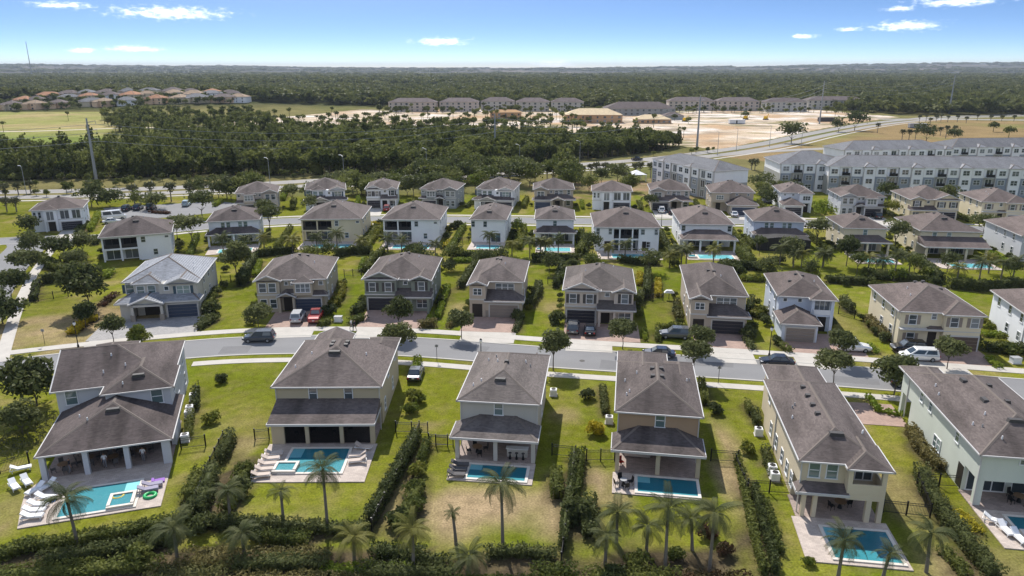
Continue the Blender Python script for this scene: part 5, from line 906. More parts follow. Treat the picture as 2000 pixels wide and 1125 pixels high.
HEDGES = [
    ([(-43, 50.2), (-36, 51.2), (-30, 51.9)], 2.0, 1.0, 'leaf_hedge', 'broad dark-green shrub band under the curving sunlit hedge'),
    ([(-29, 50.6), (-24, 50.9)], 2.6, 0.9, 'leaf_hedge_dry', 'broad olive clipped shrub block at the foot of the fence bed'),
    ([(-23, 51.8), (-16, 52.0)], 1.8, 1.2, 'leaf_dark', 'dark shrub band under the lawn of the tan house'),
    ([(-22, 49.8), (-13, 49.6)], 2.2, 0.9, 'leaf_hedge_dry', 'lowest olive clipped shrub block below the tan house'),
    ([(-12, 51.0), (-5, 50.6)], 2.0, 1.1, 'leaf_dark', 'dark shrub band below the dry lawn corner'),
    ([(-4, 49.6), (5, 49.6)], 1.6, 0.9, 'leaf_hedge', 'green shrub band under the dry lawn hedge'),
    ([(-11.5, 53.4), (-8, 53.2)], 1.8, 1.3, 'leaf_dark', 'dark shrubs round the yellowish palm'),
    ([(6.5, 50.4), (13, 50.2)], 2.0, 1.0, 'leaf_hedge', 'loose shrub band under the palm group'),
    ([(14, 50.2), (19, 50)], 1.6, 0.8, 'leaf_red', 'reddish shrub band beside the mulch strip'),
    ([(-30.2, 55.5), (-29.6, 60)], 1.8, 1.6, 'leaf_dark', 'dark shrub mass by the fence of the blue-grey lawn'),
    ([(-26.8, 60), (-27.4, 66)], 1.6, 1.5, 'leaf_hedge', 'leafy shrub mass on the tan house side of the fence'),
    ([(-10, 57), (-9.3, 63)], 1.6, 1.5, 'leaf_hedge', 'loose olive shrub mass beside the dry lawn'),
    ([(6.8, 56), (7.4, 61)], 1.4, 1.4, 'leaf_dark', 'dark shrub mass on the brown house side of the fence'),
    ([(-31.3, 73.5), (-30.8, 70.4), (-30.7, 68.5)], 1.0, 1.9, 'leaf_dark', 'tall dark hedge on the fence line between blue-grey and tan houses'),
    ([(-31.6, 65.8), (-31.2, 61.7)], 1.6, 1.5, 'leaf_hedge', 'rounded hedge bank on the blue-grey side of the fence line'),
    ([(-30.4, 65.8), (-29.4, 61.7), (-29.0, 59.0)], 1.4, 2.2, 'leaf_dark', 'overgrown dark hedge following the fence beside the blue-grey lawn'),
    ([(-43.6, 53.0), (-42.0, 54.3), (-39.4, 54.6), (-36.6, 55.8), (-33.6, 56.8), (-31.4, 57.8)], 1.6, 1.1, 'leaf_hedge', 'long sunlit hedge curving below the pool of the blue-grey house'),
    ([(-39.2, 52.3), (-35.5, 53.4), (-31.8, 54.6), (-30.4, 55.1)], 1.5, 1.2, 'leaf_dark', 'dark hedge running beneath the long sunlit hedge'),
    ([(-28.4, 58.0), (-25.6, 57.3), (-22.9, 56.9)], 1.2, 1.2, 'leaf_dark', 'low dark hedge at the foot of the fence bed'),
    ([(-10.7, 73.7), (-11.5, 67.6), (-12.3, 62.1), (-13.0, 58.0)], 1.2, 1.9, 'leaf_dark', 'tall straight dark hedge between tan and grey houses'),
    ([(-9.3, 72.4), (-9.6, 68.5)], 0.9, 1.3, 'leaf_hedge', 'narrow hedge on the grey house side of the fence'),
    ([(-25.8, 57.8), (-21.9, 57.4), (-17.8, 56.8), (-13.2, 56.4)], 1.3, 1.2, 'leaf_dark', 'dark hedge closing the lawn of the tan house'),
    ([(-21.3, 55.4), (-18.2, 55.1)], 1.4, 1.2, 'leaf_hedge', 'short hedge below the lawn of the tan house'),
    ([(-21.1, 52.7), (-16.4, 52.7)], 2.6, 0.9, 'leaf_hedge_dry', 'flat clipped olive hedge under the tan house bed'),
    ([(-26.9, 52.7), (-24.2, 52.7)], 3.0, 0.9, 'leaf_hedge_dry', 'flat clipped olive hedge under the blue-grey fence bed'),
    ([(-15.3, 51.4), (-11.8, 51.4), (-8.6, 51.3)], 1.4, 0.7, 'leaf_lime', 'bright lime hedge strip along the bottom bed'),
    ([(6.6, 69.5), (5.8, 63.3), (4.9, 58.0), (4.4, 54.3)], 0.7, 1.9, 'leaf_dark', 'narrow dark hedge against the fence of the grey house'),
    ([(7.4, 69.9), (6.7, 64.9), (6.1, 61.7)], 0.8, 1.5, 'leaf_hedge', 'clipped hedge strip on the brown house side of the fence'),
    ([(4.5, 65.8), (4.3, 62.1)], 1.3, 1.6, 'leaf_hedge', 'loose shrub hedge at the lawn edge of the grey house'),
    ([(-8.7, 52.7), (-5.7, 52.1)], 1.3, 1.1, 'leaf_dark', 'dark hedge left below the dry lawn'),
    ([(-1.9, 53.4), (0.9, 53.5), (3.4, 53.0)], 1.2, 1.1, 'leaf_dark', 'dark hedge closing the dry lawn of the grey house'),
    ([(2.2, 51.3), (4.8, 51.1)], 1.6, 0.9, 'leaf_hedge', 'hedge block under the fence corner of the grey house'),
    ([(23.9, 69.5), (22.7, 62.5), (21.5, 56.2), (20.7, 51.0)], 0.62, 1.3, 'leaf_hedge', 'long clipped hedge next to the mulch strip of the brown house'),
    ([(23.8, 63.3), (22.8, 58.0), (22.2, 53.7), (21.6, 51.0)], 0.62, 1.4, 'leaf_dark', 'long dark middle hedge between the two clipped hedges'),
    ([(24.2, 61.3), (23.6, 57.3), (23.0, 53.7)], 0.62, 1.0, 'leaf_hedge', 'clipped hedge on the beige house lawn side'),
    ([(41.9, 66.2), (40.7, 62.9), (40.1, 59.4), (39.8, 56.2), (39.5, 52.7), (39.4, 50.7)], 1.6, 1.5, 'leaf_dark', 'wide dark hedge sweeping between beige and mint-grey houses'),
    ([(37.1, 53.7), (37.3, 51.6), (37.1, 50.7)], 1.2, 0.8, 'leaf_hedge', 'low clipped hedge below the wide dark hedge'),
    ([(45.7, 75.6), (44.6, 71.9), (44.3, 67.6)], 1.5, 1.3, 'leaf_hedge_dry', 'rounded dry olive hedge against the mint-grey side wall'),
    ([(45.1, 84.8), (44.4, 80.9), (46.6, 79.7)], 0.8, 0.7, 'leaf_lime', 'lime hedge edging the paved drive of the mint-grey house'),
    ([(41.4, 59.0), (41.5, 56.9)], 1.7, 0.65, 'leaf_gold', 'golden flower bush on the mint-grey lawn'),
    ([(11.7, 86.9), (11.2, 80.3)], 0.9, 1.0, 'leaf_dark', 'dark box hedge beside the brown house wall'),
    ([(25.0, 89.0), (23.9, 82.8)], 0.9, 1.3, 'leaf_hedge', 'hedge against the brown house street side'),
    ([(29.2, 82.8), (28.7, 80.3)], 0.9, 0.9, 'leaf_hedge', 'box hedge by the beige house air units'),
    ([(29.3, 80.3), (28.6, 77.3)], 1.0, 1.0, 'leaf_dark', 'dark box hedge by the beige house wall'),
    ([(27.6, 71.4), (26.9, 68.5), (26.7, 66.2)], 0.9, 0.9, 'leaf_dark', 'low dark hedge round the beige house utilities'),
    ([(-13.3, 96.1), (-13.3, 92.0)], 1.1, 1.2, 'leaf_lime', 'yellow-green hedge beside cars next to the tan house'),
    ([(-40.8, 86.9), (-38.7, 81.5)], 0.8, 1.2, 'leaf_dark', 'dark hedge at the blue-grey house side path'),
    ([(-38.5, 79.7), (-36.6, 74.5)], 0.9, 1.0, 'leaf_hedge', 'low hedge by the side path bins'),
    ([(-69.0, 108.1), (-70.1, 114.0), (-69.3, 114.4)], 1.9, 1.0, 'leaf_gold', 'golden yellow hedge beside the street lamp'),
    ([(-91.0, 136.2), (-87.3, 138.3)], 1.6, 2.2, 'leaf_dark', 'high dark hedge wall in the corner garden'),
    ([(-91.1, 134.6), (-85.6, 124.9)], 1.2, 1.4, 'leaf_dark', 'hedge along the side sidewalk fence'),
    ([(-80.6, 140.0), (-81.5, 143.4)], 1.6, 1.2, 'leaf_lime', 'lime shrub border behind the big dense oak'),
    ([(-72.0, 122.2), (-73.1, 128.6)], 1.8, 0.5, 'leaf_red', 'reddish ground shrubs beside the grey paved drive'),
    ([(-50.0, 110.3), (-49.4, 114.0)], 1.6, 1.1, 'leaf_dark', 'dark shrub bed beside the blue garage door'),
    ([(-52.4, 118.8), (-55.3, 129.6)], 1.8, 1.4, 'leaf_hedge', 'leafy shrub border along the tile-roofed house wall'),
    ([(-51.9, 134.6), (-55.4, 152.1)], 1.7, 2.6, 'leaf_dark', 'tall dark hedge between the tile-roofed and beige gabled houses'),
    ([(-51.3, 141.2), (-54.2, 152.3)], 1.2, 1.0, 'leaf_lime', 'yellow shrub row behind the beige gabled house'),
    ([(-52.1, 134.9), (-51.8, 137.5)], 1.6, 2.4, 'leaf_dark', 'dark shrub block at the tile-roofed lawn end'),
    ([(-56.5, 156.8), (-52.7, 159.1), (-49.2, 160.8)], 1.4, 2.0, 'leaf_dark', 'back hedge behind the beige gabled house'),
    ([(-38.7, 156.8), (-35.9, 159.7), (-31.9, 159.7)], 1.5, 2.2, 'leaf_dark', 'back hedge below the cream balcony house pool'),
    ([(-31.2, 145.1), (-32.1, 153.4)], 0.9, 1.0, 'leaf_lime', 'lime hedge strip in the garden of the dark green-grey house'),
    ([(-30.1, 144.1), (-30.1, 154.5), (-28.9, 160.8)], 1.5, 1.8, 'leaf_hedge', 'long hedge running back beside the dark green-grey house'),
    ([(-30.8, 111.6), (-29.9, 113.5)], 1.3, 1.0, 'leaf_hedge', 'square hedge beside the red car'),
    ([(-26.1, 112.8), (-24.6, 114.7)], 1.4, 1.2, 'leaf_hedge', 'square hedge at the pink drive of the dark green-grey house'),
    ([(-14.6, 111.0), (-12.6, 111.6)], 1.4, 1.4, 'leaf_hedge_dry', 'square olive hedge between the drive and hedge row'),
    ([(-12.4, 115.4), (-12.2, 126.0), (-12.1, 132.3)], 1.0, 1.2, 'leaf_lime', 'long lime hedge along the dark green-grey side wall'),
    ([(-31.3, 121.5), (-31.3, 127.5), (-32.5, 134.0)], 1.8, 1.4, 'leaf_croton', 'mixed leafy shrubs along the beige gabled side wall'),
    ([(-26.6, 118.0), (-25.9, 121.5)], 1.8, 1.5, 'leaf_dark', 'dark round shrubs at the corner of the green-grey garage'),
    ([(-50.4, 113.5), (-49.7, 114.7)], 2.0, 1.2, 'leaf_dark', 'dark low shrubs on the tile-roofed drive edge'),
    ([(-13.6, 152.3), (-9.1, 152.3)], 1.4, 1.1, 'leaf_lime', 'lime hedge across the small garden behind the greige house'),
    ([(-9.7, 133.2), (-8.7, 141.2), (-7.4, 151.2)], 1.4, 1.7, 'leaf_dark', 'dark hedge running back beside the greige house with tan garage'),
    ([(3.1, 121.5), (4.7, 129.1), (5.1, 134.0)], 1.6, 1.6, 'leaf_dark', 'dark shrub border along the greige side wall'),
    ([(5.0, 152.3), (8.3, 153.4)], 1.4, 2.0, 'leaf_dark', 'back hedge behind the greige house with tan garage'),
    ([(8.3, 133.2), (9.5, 141.2), (10.7, 151.2)], 1.2, 1.8, 'leaf_dark', 'dark hedge beside the mauve-grey house garden'),
    ([(9.6, 136.6), (11.5, 148.1)], 0.8, 1.7, 'leaf_hedge', 'brighter hedge strip next to the mauve-grey wall'),
    ([(-10.1, 111.0), (-9.2, 112.8)], 1.0, 1.0, 'leaf_hedge_dry', 'brown hedge at the greige drive'),
    ([(0.4, 108.6), (1.3, 113.5)], 1.0, 0.8, 'leaf_dark', 'low hedge right by the tan garage drive'),
    ([(22.4, 123.0), (23.6, 127.5)], 1.4, 1.8, 'leaf_dark', 'dark hedge on the mauve-grey wall end'),
    ([(24.4, 126.7), (27.5, 143.1)], 1.3, 2.2, 'leaf_dark', 'tall dark hedge column between mauve-grey and black-garage houses'),
    ([(26.6, 127.5), (28.4, 136.6)], 1.2, 1.1, 'leaf_gold', 'golden yellow hedge block by the barbecue stand'),
    ([(24.4, 134.9), (25.8, 142.2)], 1.2, 1.0, 'leaf_gold', 'golden shrubs behind the mauve-grey house'),
    ([(23.5, 110.4), (25.7, 111.0), (27.6, 111.0)], 0.9, 0.9, 'leaf_hedge', 'low clipped hedge round the front corner of the black-garage house'),
    ([(22.3, 104.7), (23.2, 109.2)], 0.9, 0.9, 'leaf_hedge', 'low clipped hedge leading to the sidewalk'),
    ([(20.4, 105.2), (21.0, 109.2)], 0.6, 0.7, 'leaf_lime', 'thin lime shrubs at the pink drive edge'),
    ([(27.6, 114.7), (29.1, 123.0)], 1.3, 1.3, 'leaf_hedge_dry', 'brown-green hedge against the black-garage side wall'),
    ([(45.0, 148.2), (47.9, 147.2), (51.5, 146.2)], 1.6, 2.0, 'leaf_dark', 'back hedge below the white lanai pool'),
    ([(45.3, 138.6), (49.0, 137.7)], 1.8, 1.2, 'leaf_croton', 'mixed yellow shrubs behind the sky-blue house'),
    ([(40.3, 117.6), (42.2, 123.2)], 1.2, 2.0, 'leaf_dark', 'dark hedge along the black-garage side wall'),
    ([(40.7, 116.2), (43.1, 118.2)], 1.8, 1.3, 'leaf_croton', 'yellow croton clump beside the sky-blue house'),
    ([(35.9, 105.4), (35.6, 101.2)], 1.3, 0.7, 'leaf_dark', 'grey-green low shrubs beside the black garage drive'),
    ([(40.2, 103.8), (40.7, 100.2)], 1.1, 0.8, 'leaf_hedge', 'low hedge beside the sky-blue drive'),
    ([(50.6, 158.0), (50.3, 148.2)], 1.8, 2.6, 'leaf_hedge', 'tall bamboo-like hedge beside the white lanai house'),
    ([(61.7, 137.2), (65.2, 136.2), (69.0, 135.2)], 1.6, 1.7, 'leaf_dark', 'long dark back hedge below the cream house pools'),
    ([(72.2, 140.3), (76.4, 138.2), (79.9, 136.2)], 1.6, 2.0, 'leaf_dark', 'dark back hedge behind the pale yellow house'),
    ([(83.3, 133.2), (87.7, 131.3), (93.7, 132.3), (97.0, 132.3)], 1.8, 2.3, 'leaf_dark', 'dark back hedge at the palm grove'),
    ([(58.6, 114.0), (57.6, 108.5), (57.6, 105.3)], 1.6, 1.5, 'leaf_hedge_dry', 'rounded long hedge beside the pale yellow wall'),
    ([(53.6, 102.8), (53.3, 99.9)], 0.9, 0.6, 'leaf_lime', 'lime hedge beside the white car drive'),
    ([(58.5, 123.4), (57.9, 118.5)], 1.4, 2.0, 'leaf_dark', 'dark hedge along the fence of the sky-blue garden'),
    ([(87.0, 151.7), (85.0, 143.5), (83.5, 137.2)], 1.8, 2.2, 'leaf_dark', 'dark hedge sloping down from the shed-roofed cream house'),
    ([(73.8, 107.2), (75.8, 107.2)], 1.6, 0.8, 'leaf_lime', 'lime shrubs beside the white-walled end house'),
    ([(70.2, 101.0), (72.2, 100.5)], 2.0, 1.4, 'leaf_dark', 'round dark shrubs beside the brown garage door'),
    ([(68.0, 97.1), (67.7, 94.4)], 1.2, 0.7, 'leaf_lime', 'lime low hedge at the pale yellow drive edge'),
    ([(74.2, 99.9), (75.7, 101.0)], 1.6, 1.6, 'leaf_dark', 'dark round shrub before the white-walled end house'),
    ([(-15.8, 164.6), (-14.5, 168.7), (-13.4, 173.0)], 1.4, 1.0, 'leaf_dark', 'shrub row along the white balcony house wall'),
    ([(-15.4, 164.6), (-14.4, 170.3)], 1.4, 1.3, 'leaf_gold', 'golden shrub beside the tall narrow white house'),
    ([(-14.2, 158.8), (-9.9, 156.5), (-6.8, 156.1)], 1.3, 1.6, 'leaf_dark', 'back hedge below the tall narrow white house'),
    ([(4.9, 154.3), (10.9, 153.8)], 1.4, 1.8, 'leaf_dark', 'back hedge below the small white house'),
    ([(-36.5, 191.1), (-34.9, 188.5)], 1.4, 1.4, 'leaf_gold', 'yellow shrub between the cream and white balcony houses'),
    ([(-35.4, 168.7), (-34.8, 176.4), (-35.3, 184.7)], 1.8, 1.6, 'leaf_hedge', 'shrub bank beside the cream balcony house'),
    ([(4.9, 154.3), (9.8, 153.4), (14.3, 154.7)], 1.5, 1.6, 'leaf_dark', 'back hedge beneath the wide white house garden'),
    ([(23.4, 152.5), (27.4, 150.4), (30.9, 150.4)], 1.5, 1.8, 'leaf_dark', 'dark hedge in front of the wide white house pool'),
    ([(14.8, 157.9), (17.3, 167.7)], 1.8, 2.2, 'leaf_hedge', 'leafy hedge between small white and wide white houses'),
    ([(56.8, 173.0), (55.8, 164.6)], 1.2, 1.5, 'leaf_hedge', 'hedge between the white lanai and screened houses'),
    ([(-109.3, 180.7), (-113.3, 191.5)], 1.8, 1.4, 'leaf_dark', 'dark hedge beside the lone cubic house garage'),
    ([(-107.7, 183.3), (-116.6, 203.5)], 1.4, 1.6, 'leaf_lime', 'bright lime hedge beside the white van'),
    ([(-103.8, 208.3), (-98.3, 206.7)], 1.6, 0.8, 'leaf_red', 'red-brown hedge in the car park island'),
    ([(-98.6, 168.8), (-100.3, 173.4)], 1.6, 1.6, 'leaf_dark', 'dark shrub beside the pale blue corner house'),
    ([(-102.4, 154.4), (-95.2, 147.2), (-90.5, 143.8)], 2.6, 1.6, 'leaf_hedge', 'shrubbery in the corner garden beside the sidewalk'),
    ([(-96.1, 152.5), (-94.5, 156.3)], 2.2, 1.3, 'leaf_dark', 'dark shrubs in the garden behind the corner house'),
    ([(-89.4, 218.1), (-90.2, 225.1)], 1.4, 1.4, 'leaf_lime', 'lime plant clump by the grey box-bay house'),
    ([(-72.2, 228.8), (-76.9, 248.9)], 1.6, 1.8, 'leaf_lime', 'lime hedge between grey and pale blue back houses'),
]
FENCES = [[(-36.2, 71.7), (-33.8, 72.4)], [(-52.7, 66.7), (-50.8, 68.5)], [(-32.1, 73.2), (-31.1, 65.8), (-29.6, 59.0)], [(-28.8, 73.7), (-27.3, 74.0)], [(-13.3, 75.6), (-9.6, 75.3)], [(-10.6, 75.6), (-11.4, 67.1), (-12.6, 56.8)], [(-8.4, 72.4), (-7.1, 72.4)], [(-9.2, 72.7), (-6.5, 72.4)], [(4.3, 70.4), (6.8, 69.9)], [(7.9, 69.2), (10.9, 69.2)], [(6.5, 68.5), (5.3, 59.8), (4.1, 52.0)], [(21.1, 69.2), (23.9, 68.9)], [(23.4, 68.0), (22.9, 62.5)], [(23.2, 63.3), (27.3, 62.9)], [(34.8, 59.8), (38.8, 59.0)], [(40.5, 64.5), (44.7, 64.1)], [(40.5, 64.5), (38.8, 59.0)], [(-84.8, 124.9), (-81.0, 127.6)], [(-89.8, 133.6), (-85.8, 124.0)], [(-33.6, 141.2), (-30.2, 141.7)], [(6.9, 135.8), (8.9, 136.2)], [(23.3, 124.4), (27.1, 125.2)], [(55.4, 117.8), (57.1, 115.5)], [(-56.5, 136.6), (-53.1, 137.5)], [(-13.4, 169.8), (-10.3, 170.9)]]

DARK = ('dark', 'dense')
def plant_all():
    for x, y, z, L, t in PALMS1: palm(x, y, z, L, t, 'queen palms of the back gardens', 'leaf_palm_yellow' if 'yellow' in t or 'pale' in t else 'leaf_palm', 18 if L > 1.8 else 13)
    near = [(-68, 'light blue'), (-42, 'cream balcony'), (-22, 'white balcony'), (2, 'tall narrow white'), (15, 'small white'), (36, 'wide white'), (54, 'white lanai'), (70, 'screened'), (88, 'single-window cream'), (200, 'shed-roofed cream')]
    for x, y, z in PALMS3:
        w = next(n for q, n in near if x < q); palm_small(x, y, z, random.uniform(1.9, 2.4), f'feathery queen palm in the back garden of the {w} house', f'garden palms of the {w} house', random.choice(('leaf_palm', 'leaf_palm', 'leaf_palm_yellow')))
    for x, y, z, r, t in TREES: tree(x, y, z, r, t, m='leaf_dark' if any(q in t for q in DARK) else ('leaf_lime' if 'light green' in t else ('leaf_croton' if 'pale street' in t or 'olive' in t else 'leaf_oak')), n=2600 if y < 150 else 1000)
    for x, y, z in SABAL:
        w = ('on the lawn beyond the lone cubic house' if x < -130 else 'beside the car park') if x < -90 else (('near the white canopy shelter' if x > 38 else 'on the verge behind the olive-grey house') if x < 80 else ('in the clump on the dry field' if y < 520 else 'in the row along the far sandy road')); sabal(x, y, z, f'shaggy cabbage palm {w}', f'cabbage palms {w}')
    for p, w, h, m, t in HEDGES: hedge(p, w, h, m, t)
    wh = ['beside the blue-grey house', 'before the crowded patio lawn', 'between blue-grey and tan houses along the hedge', 'beside the tan house', 'from the tan house to the hedge', 'between tan and grey houses along the dark hedge', 'next to the grey house wall', 'joining the grey house and the hedge', 'beside the grey house shadow', 'beside the brown house bins', 'between grey and brown houses down the garden',
          'beside the brown house shadow', 'along the mulch strip of the brown house', 'beside the beige house utilities', 'beside the beige house balcony', 'across the lawn to the mint-grey house', 'along the wide dark hedge head', 'in front of the big dense oak lawn', 'along the side street sidewalk', 'behind the beige gabled house', 'behind the greige tan-garage house', 'by the barbecue stand', 'behind the sky-blue house', 'behind the tile-roofed lawn', 'beside the tall narrow white house']
    for p, t in zip(FENCES, wh): fence(p, 'black metal picket fence ' + t)
    for x, y, r, m, t in [(-38.6, 89.6, .9, 'leaf_dark', 'round dark shrub at the street corner of the blue-grey house'), (9.5, 84.6, 1.0, 'leaf_dark', 'round dark topiary beside the brown house street end'), (24.6, 80.6, 1.05, 'leaf_dark', 'round dark topiary beside the long beige house street end'),
            (-9.7, 66.6, 1.0, 'leaf_croton', 'yellow flowering shrub by the fence of the grey house'), (-9.6, 63.2, 1.1, 'leaf_hedge', 'olive shrub in the bed of the grey house'), (-9.2, 60.2, 1.1, 'leaf_hedge', 'green shrub beside the dry lawn'), (-10.4, 58, 1.2, 'leaf_dark', 'dark shrub at the bed end by the dry lawn'),
            (5.9, 58.6, 1.5, 'leaf_dark', 'dark flowering magnolia shrub by the brown house fence'), (9.6, 75.3, 1.1, 'leaf_gold', 'bright yellow croton beside the brown house wall'), (25.6, 71, .9, 'leaf_croton', 'orange-yellow croton by the beige house wall'), (-12.1, 83.5, 1.4, 'leaf_croton', 'big pale croton clump beside the tan house wall'), (-12.3, 80.6, 1.1, 'leaf_croton', 'smaller pale croton clump beside the tan house wall'),
            (-35.4, 78, 1.0, 'leaf_croton', 'pale shrub beside the blue-grey side wall'), (-26.6, 62.5, 1.3, 'leaf_dark', 'dark white-flowering shrub in the fence bed'), (-27.2, 66.2, 1.1, 'leaf_hedge', 'green shrub near the sand-coloured loungers'), (17.5, 56, .9, 'leaf_red', 'dark red shrub at the mulch strip'), (18.2, 53.6, .9, 'leaf_red', 'second dark red shrub at the mulch strip, lower'), (13.8, 53, .9, 'leaf_hedge', 'green shrub in the palm group'), (10.5, 51.8, 1.2, 'leaf_hedge', 'wide green shrub under the palm group'), (8.2, 49.6, 1.3, 'leaf_dark', 'dark shrub at the bottom of the palm group'),
            (24.9, 52.3, .6, 'leaf_croton', 'orange ground shrub at the beige lawn end'), (-22.4, 55.6, .9, 'leaf_dark', 'dark shrub at the tan lawn corner'), (-31.5, 52.6, 1.2, 'leaf_hedge', 'round green shrub in the bottom hedge'), (-28, 56.8, 1.3, 'leaf_dark', 'dark shrub filling the fence bed'),
            (40.2, 104.2, .95, 'leaf_dark', 'round topiary beside the tan garage of the sky-blue house'), (36.7, 106.6, 1.5, 'leaf_dark', 'large dark round shrub by the black garage door'), (1.0, 114.8, 1.4, 'leaf_dark', 'large dark round shrub by the tan garage door'), (7.3, 113.0, 1.4, 'leaf_dark', 'large dark round shrub by the mauve-grey garage'), (-31.0, 117.5, 1.3, 'leaf_dark', 'dark round shrub by the navy garage'), (-50.6, 117.2, 1.7, 'leaf_dark', 'large dark shrub at the blue garage corner'), (-42.6, 112.6, .9, 'leaf_dark', 'round shrub under the beige gabled street oak'),
            (57, 151.5, 1.3, 'leaf_dark', 'dark round shrub before the black screen enclosure'), (-34.4, 190, 1.5, 'leaf_dark', 'dark round shrub beside the cream balcony house front'), (-14.2, 187, 1.5, 'leaf_dark', 'dark round shrub beside the white balcony house front'), (50, 183, 1.5, 'leaf_dark', 'dark round shrub beside the white lanai house front'), (70.5, 118.6, 1.0, 'leaf_dark', 'dark shrub behind the pale yellow house'), (72.3, 99.4, 1.5, 'leaf_hedge', 'round green shrub between pale yellow and white-walled houses')]:
        shrub(x, y, r, t, m)
    # reeds beside the blue-grey house
    r = np.random.RandomState(3); n = 900; P = np.stack([r.uniform(-57.5, -51.3, n), r.uniform(68.5, 80, n), r.uniform(.1, .9, n)], 1); keep = ((P[:, 0] + 54.6) / 2.8) ** 2 + ((P[:, 1] - 74) / 5.5) ** 2 < 1; V, F = leaves(P[keep] - np.array([-54, 74, 0]), np.tile([1., 0, .2], (keep.sum(), 1)), .34, '', '', 8, .18, .6)
    solo('ornamental_grass', npmesh('ornamental_grass', V, F, 'leaf_reed'), 'pale feathery reed bed beside the blue-grey house', 'grass', None, (-54, 74, 0))
# ------------------------------------------------------------------ woodland and the far forest
def proto(kind, seed):
    if kind == 'round': P, N = crown_pts(seed, 1, .9, 330, 12); V, F = leaves(P + [0, 0, 1.25], N, .2, '', '', seed)
    elif kind == 'cone': P, N = crown_pts(seed, .62, 1.25, 330, 9, cone=True); V, F = leaves(P + [0, 0, 1.55], N, .17, '', '', seed)
    elif kind == 'pine': P, N = crown_pts(seed, .7, .55, 170, 8); V, F = leaves(P + [0, 0, 2.3], N, .16, '', '', seed)
    else: P, N = crown_pts(seed, 1, .75, 90, 8); V, F = leaves(P + [0, 0, .95], N, .36, '', '', seed)
    m = 'leaf_far' if kind == 'low' else 'leaf_forest'
    if kind != 'low':
        b = MB().tube([(0, 0, -.1), (0, 0, 1.0 if kind != 'pine' else 2.2)], [.07, .04], 5, False); V2 = np.array(b.v); F = np.concatenate([F, np.array(b.f) + len(V)]); V = np.concatenate([V, V2])
    return npmesh('wood_tree', V, F, m)
def scatter(name, label, cat, P, scl, idx, protos):
    coll = bpy.data.collections.new('proto_' + name)
    for i, me in enumerate(protos): coll.objects.link(bpy.data.objects.new(f'{name}_{i:02d}', me))
    me = bpy.data.meshes.new(name); me.vertices.add(len(P)); me.vertices.foreach_set('co', np.ascontiguousarray(P, np.float32).ravel())
    a = me.attributes.new('tsize', 'FLOAT_VECTOR', 'POINT'); a.data.foreach_set('vector', np.ascontiguousarray(scl, np.float32).ravel())
    a = me.attributes.new('tkind', 'INT', 'POINT'); a.data.foreach_set('value', np.ascontiguousarray(idx, np.int32))
    rot = np.zeros((len(P), 3), np.float32); rot[:, 2] = RN.uniform(0, 6.28, len(P)); a = me.attributes.new('tturn', 'FLOAT_VECTOR', 'POINT'); a.data.foreach_set('vector', rot.ravel())
    o = bpy.data.objects.new(name, me); COL.objects.link(o); o['kind'] = 'stuff'; o['label'] = label; o['category'] = cat
    ng = bpy.data.node_groups.new(name, 'GeometryNodeTree'); ng.interface.new_socket('Geometry', in_out='INPUT', socket_type='NodeSocketGeometry'); ng.interface.new_socket('Geometry', in_out='OUTPUT', socket_type='NodeSocketGeometry')
    N = ng.nodes; L = ng.links; gi = N.new('NodeGroupInput'); go = N.new('NodeGroupOutput'); ip = N.new('GeometryNodeInstanceOnPoints'); ci = N.new('GeometryNodeCollectionInfo')
    ci.inputs['Collection'].default_value = coll; ci.inputs['Separate Children'].default_value = True; ci.inputs['Reset Children'].default_value = True; ip.inputs['Pick Instance'].default_value = True
    def na(nm, ty):
        q = N.new('GeometryNodeInputNamedAttribute'); q.data_type = ty; q.inputs['Name'].default_value = nm; return q.outputs['Attribute']
    L.new(gi.outputs[0], ip.inputs['Points']); L.new(ci.outputs[0], ip.inputs['Instance']); L.new(na('tkind', 'INT'), ip.inputs['Instance Index']); L.new(na('tsize', 'FLOAT_VECTOR'), ip.inputs['Scale'])
    e2r = N.new('FunctionNodeEulerToRotation'); L.new(na('tturn', 'FLOAT_VECTOR'), e2r.inputs[0]); L.new(e2r.outputs[0], ip.inputs['Rotation']); L.new(ip.outputs[0], go.inputs[0])
    md = o.modifiers.new('scatter', 'NODES'); md.node_group = ng; return o
def wz(x): return 'opposite the lone cubic house and car park' if x < -95 else ('behind the grey and pale blue back houses' if x < -45 else ('behind the slate-green and white back houses' if x < 0 else 'along the bend of the highway'))
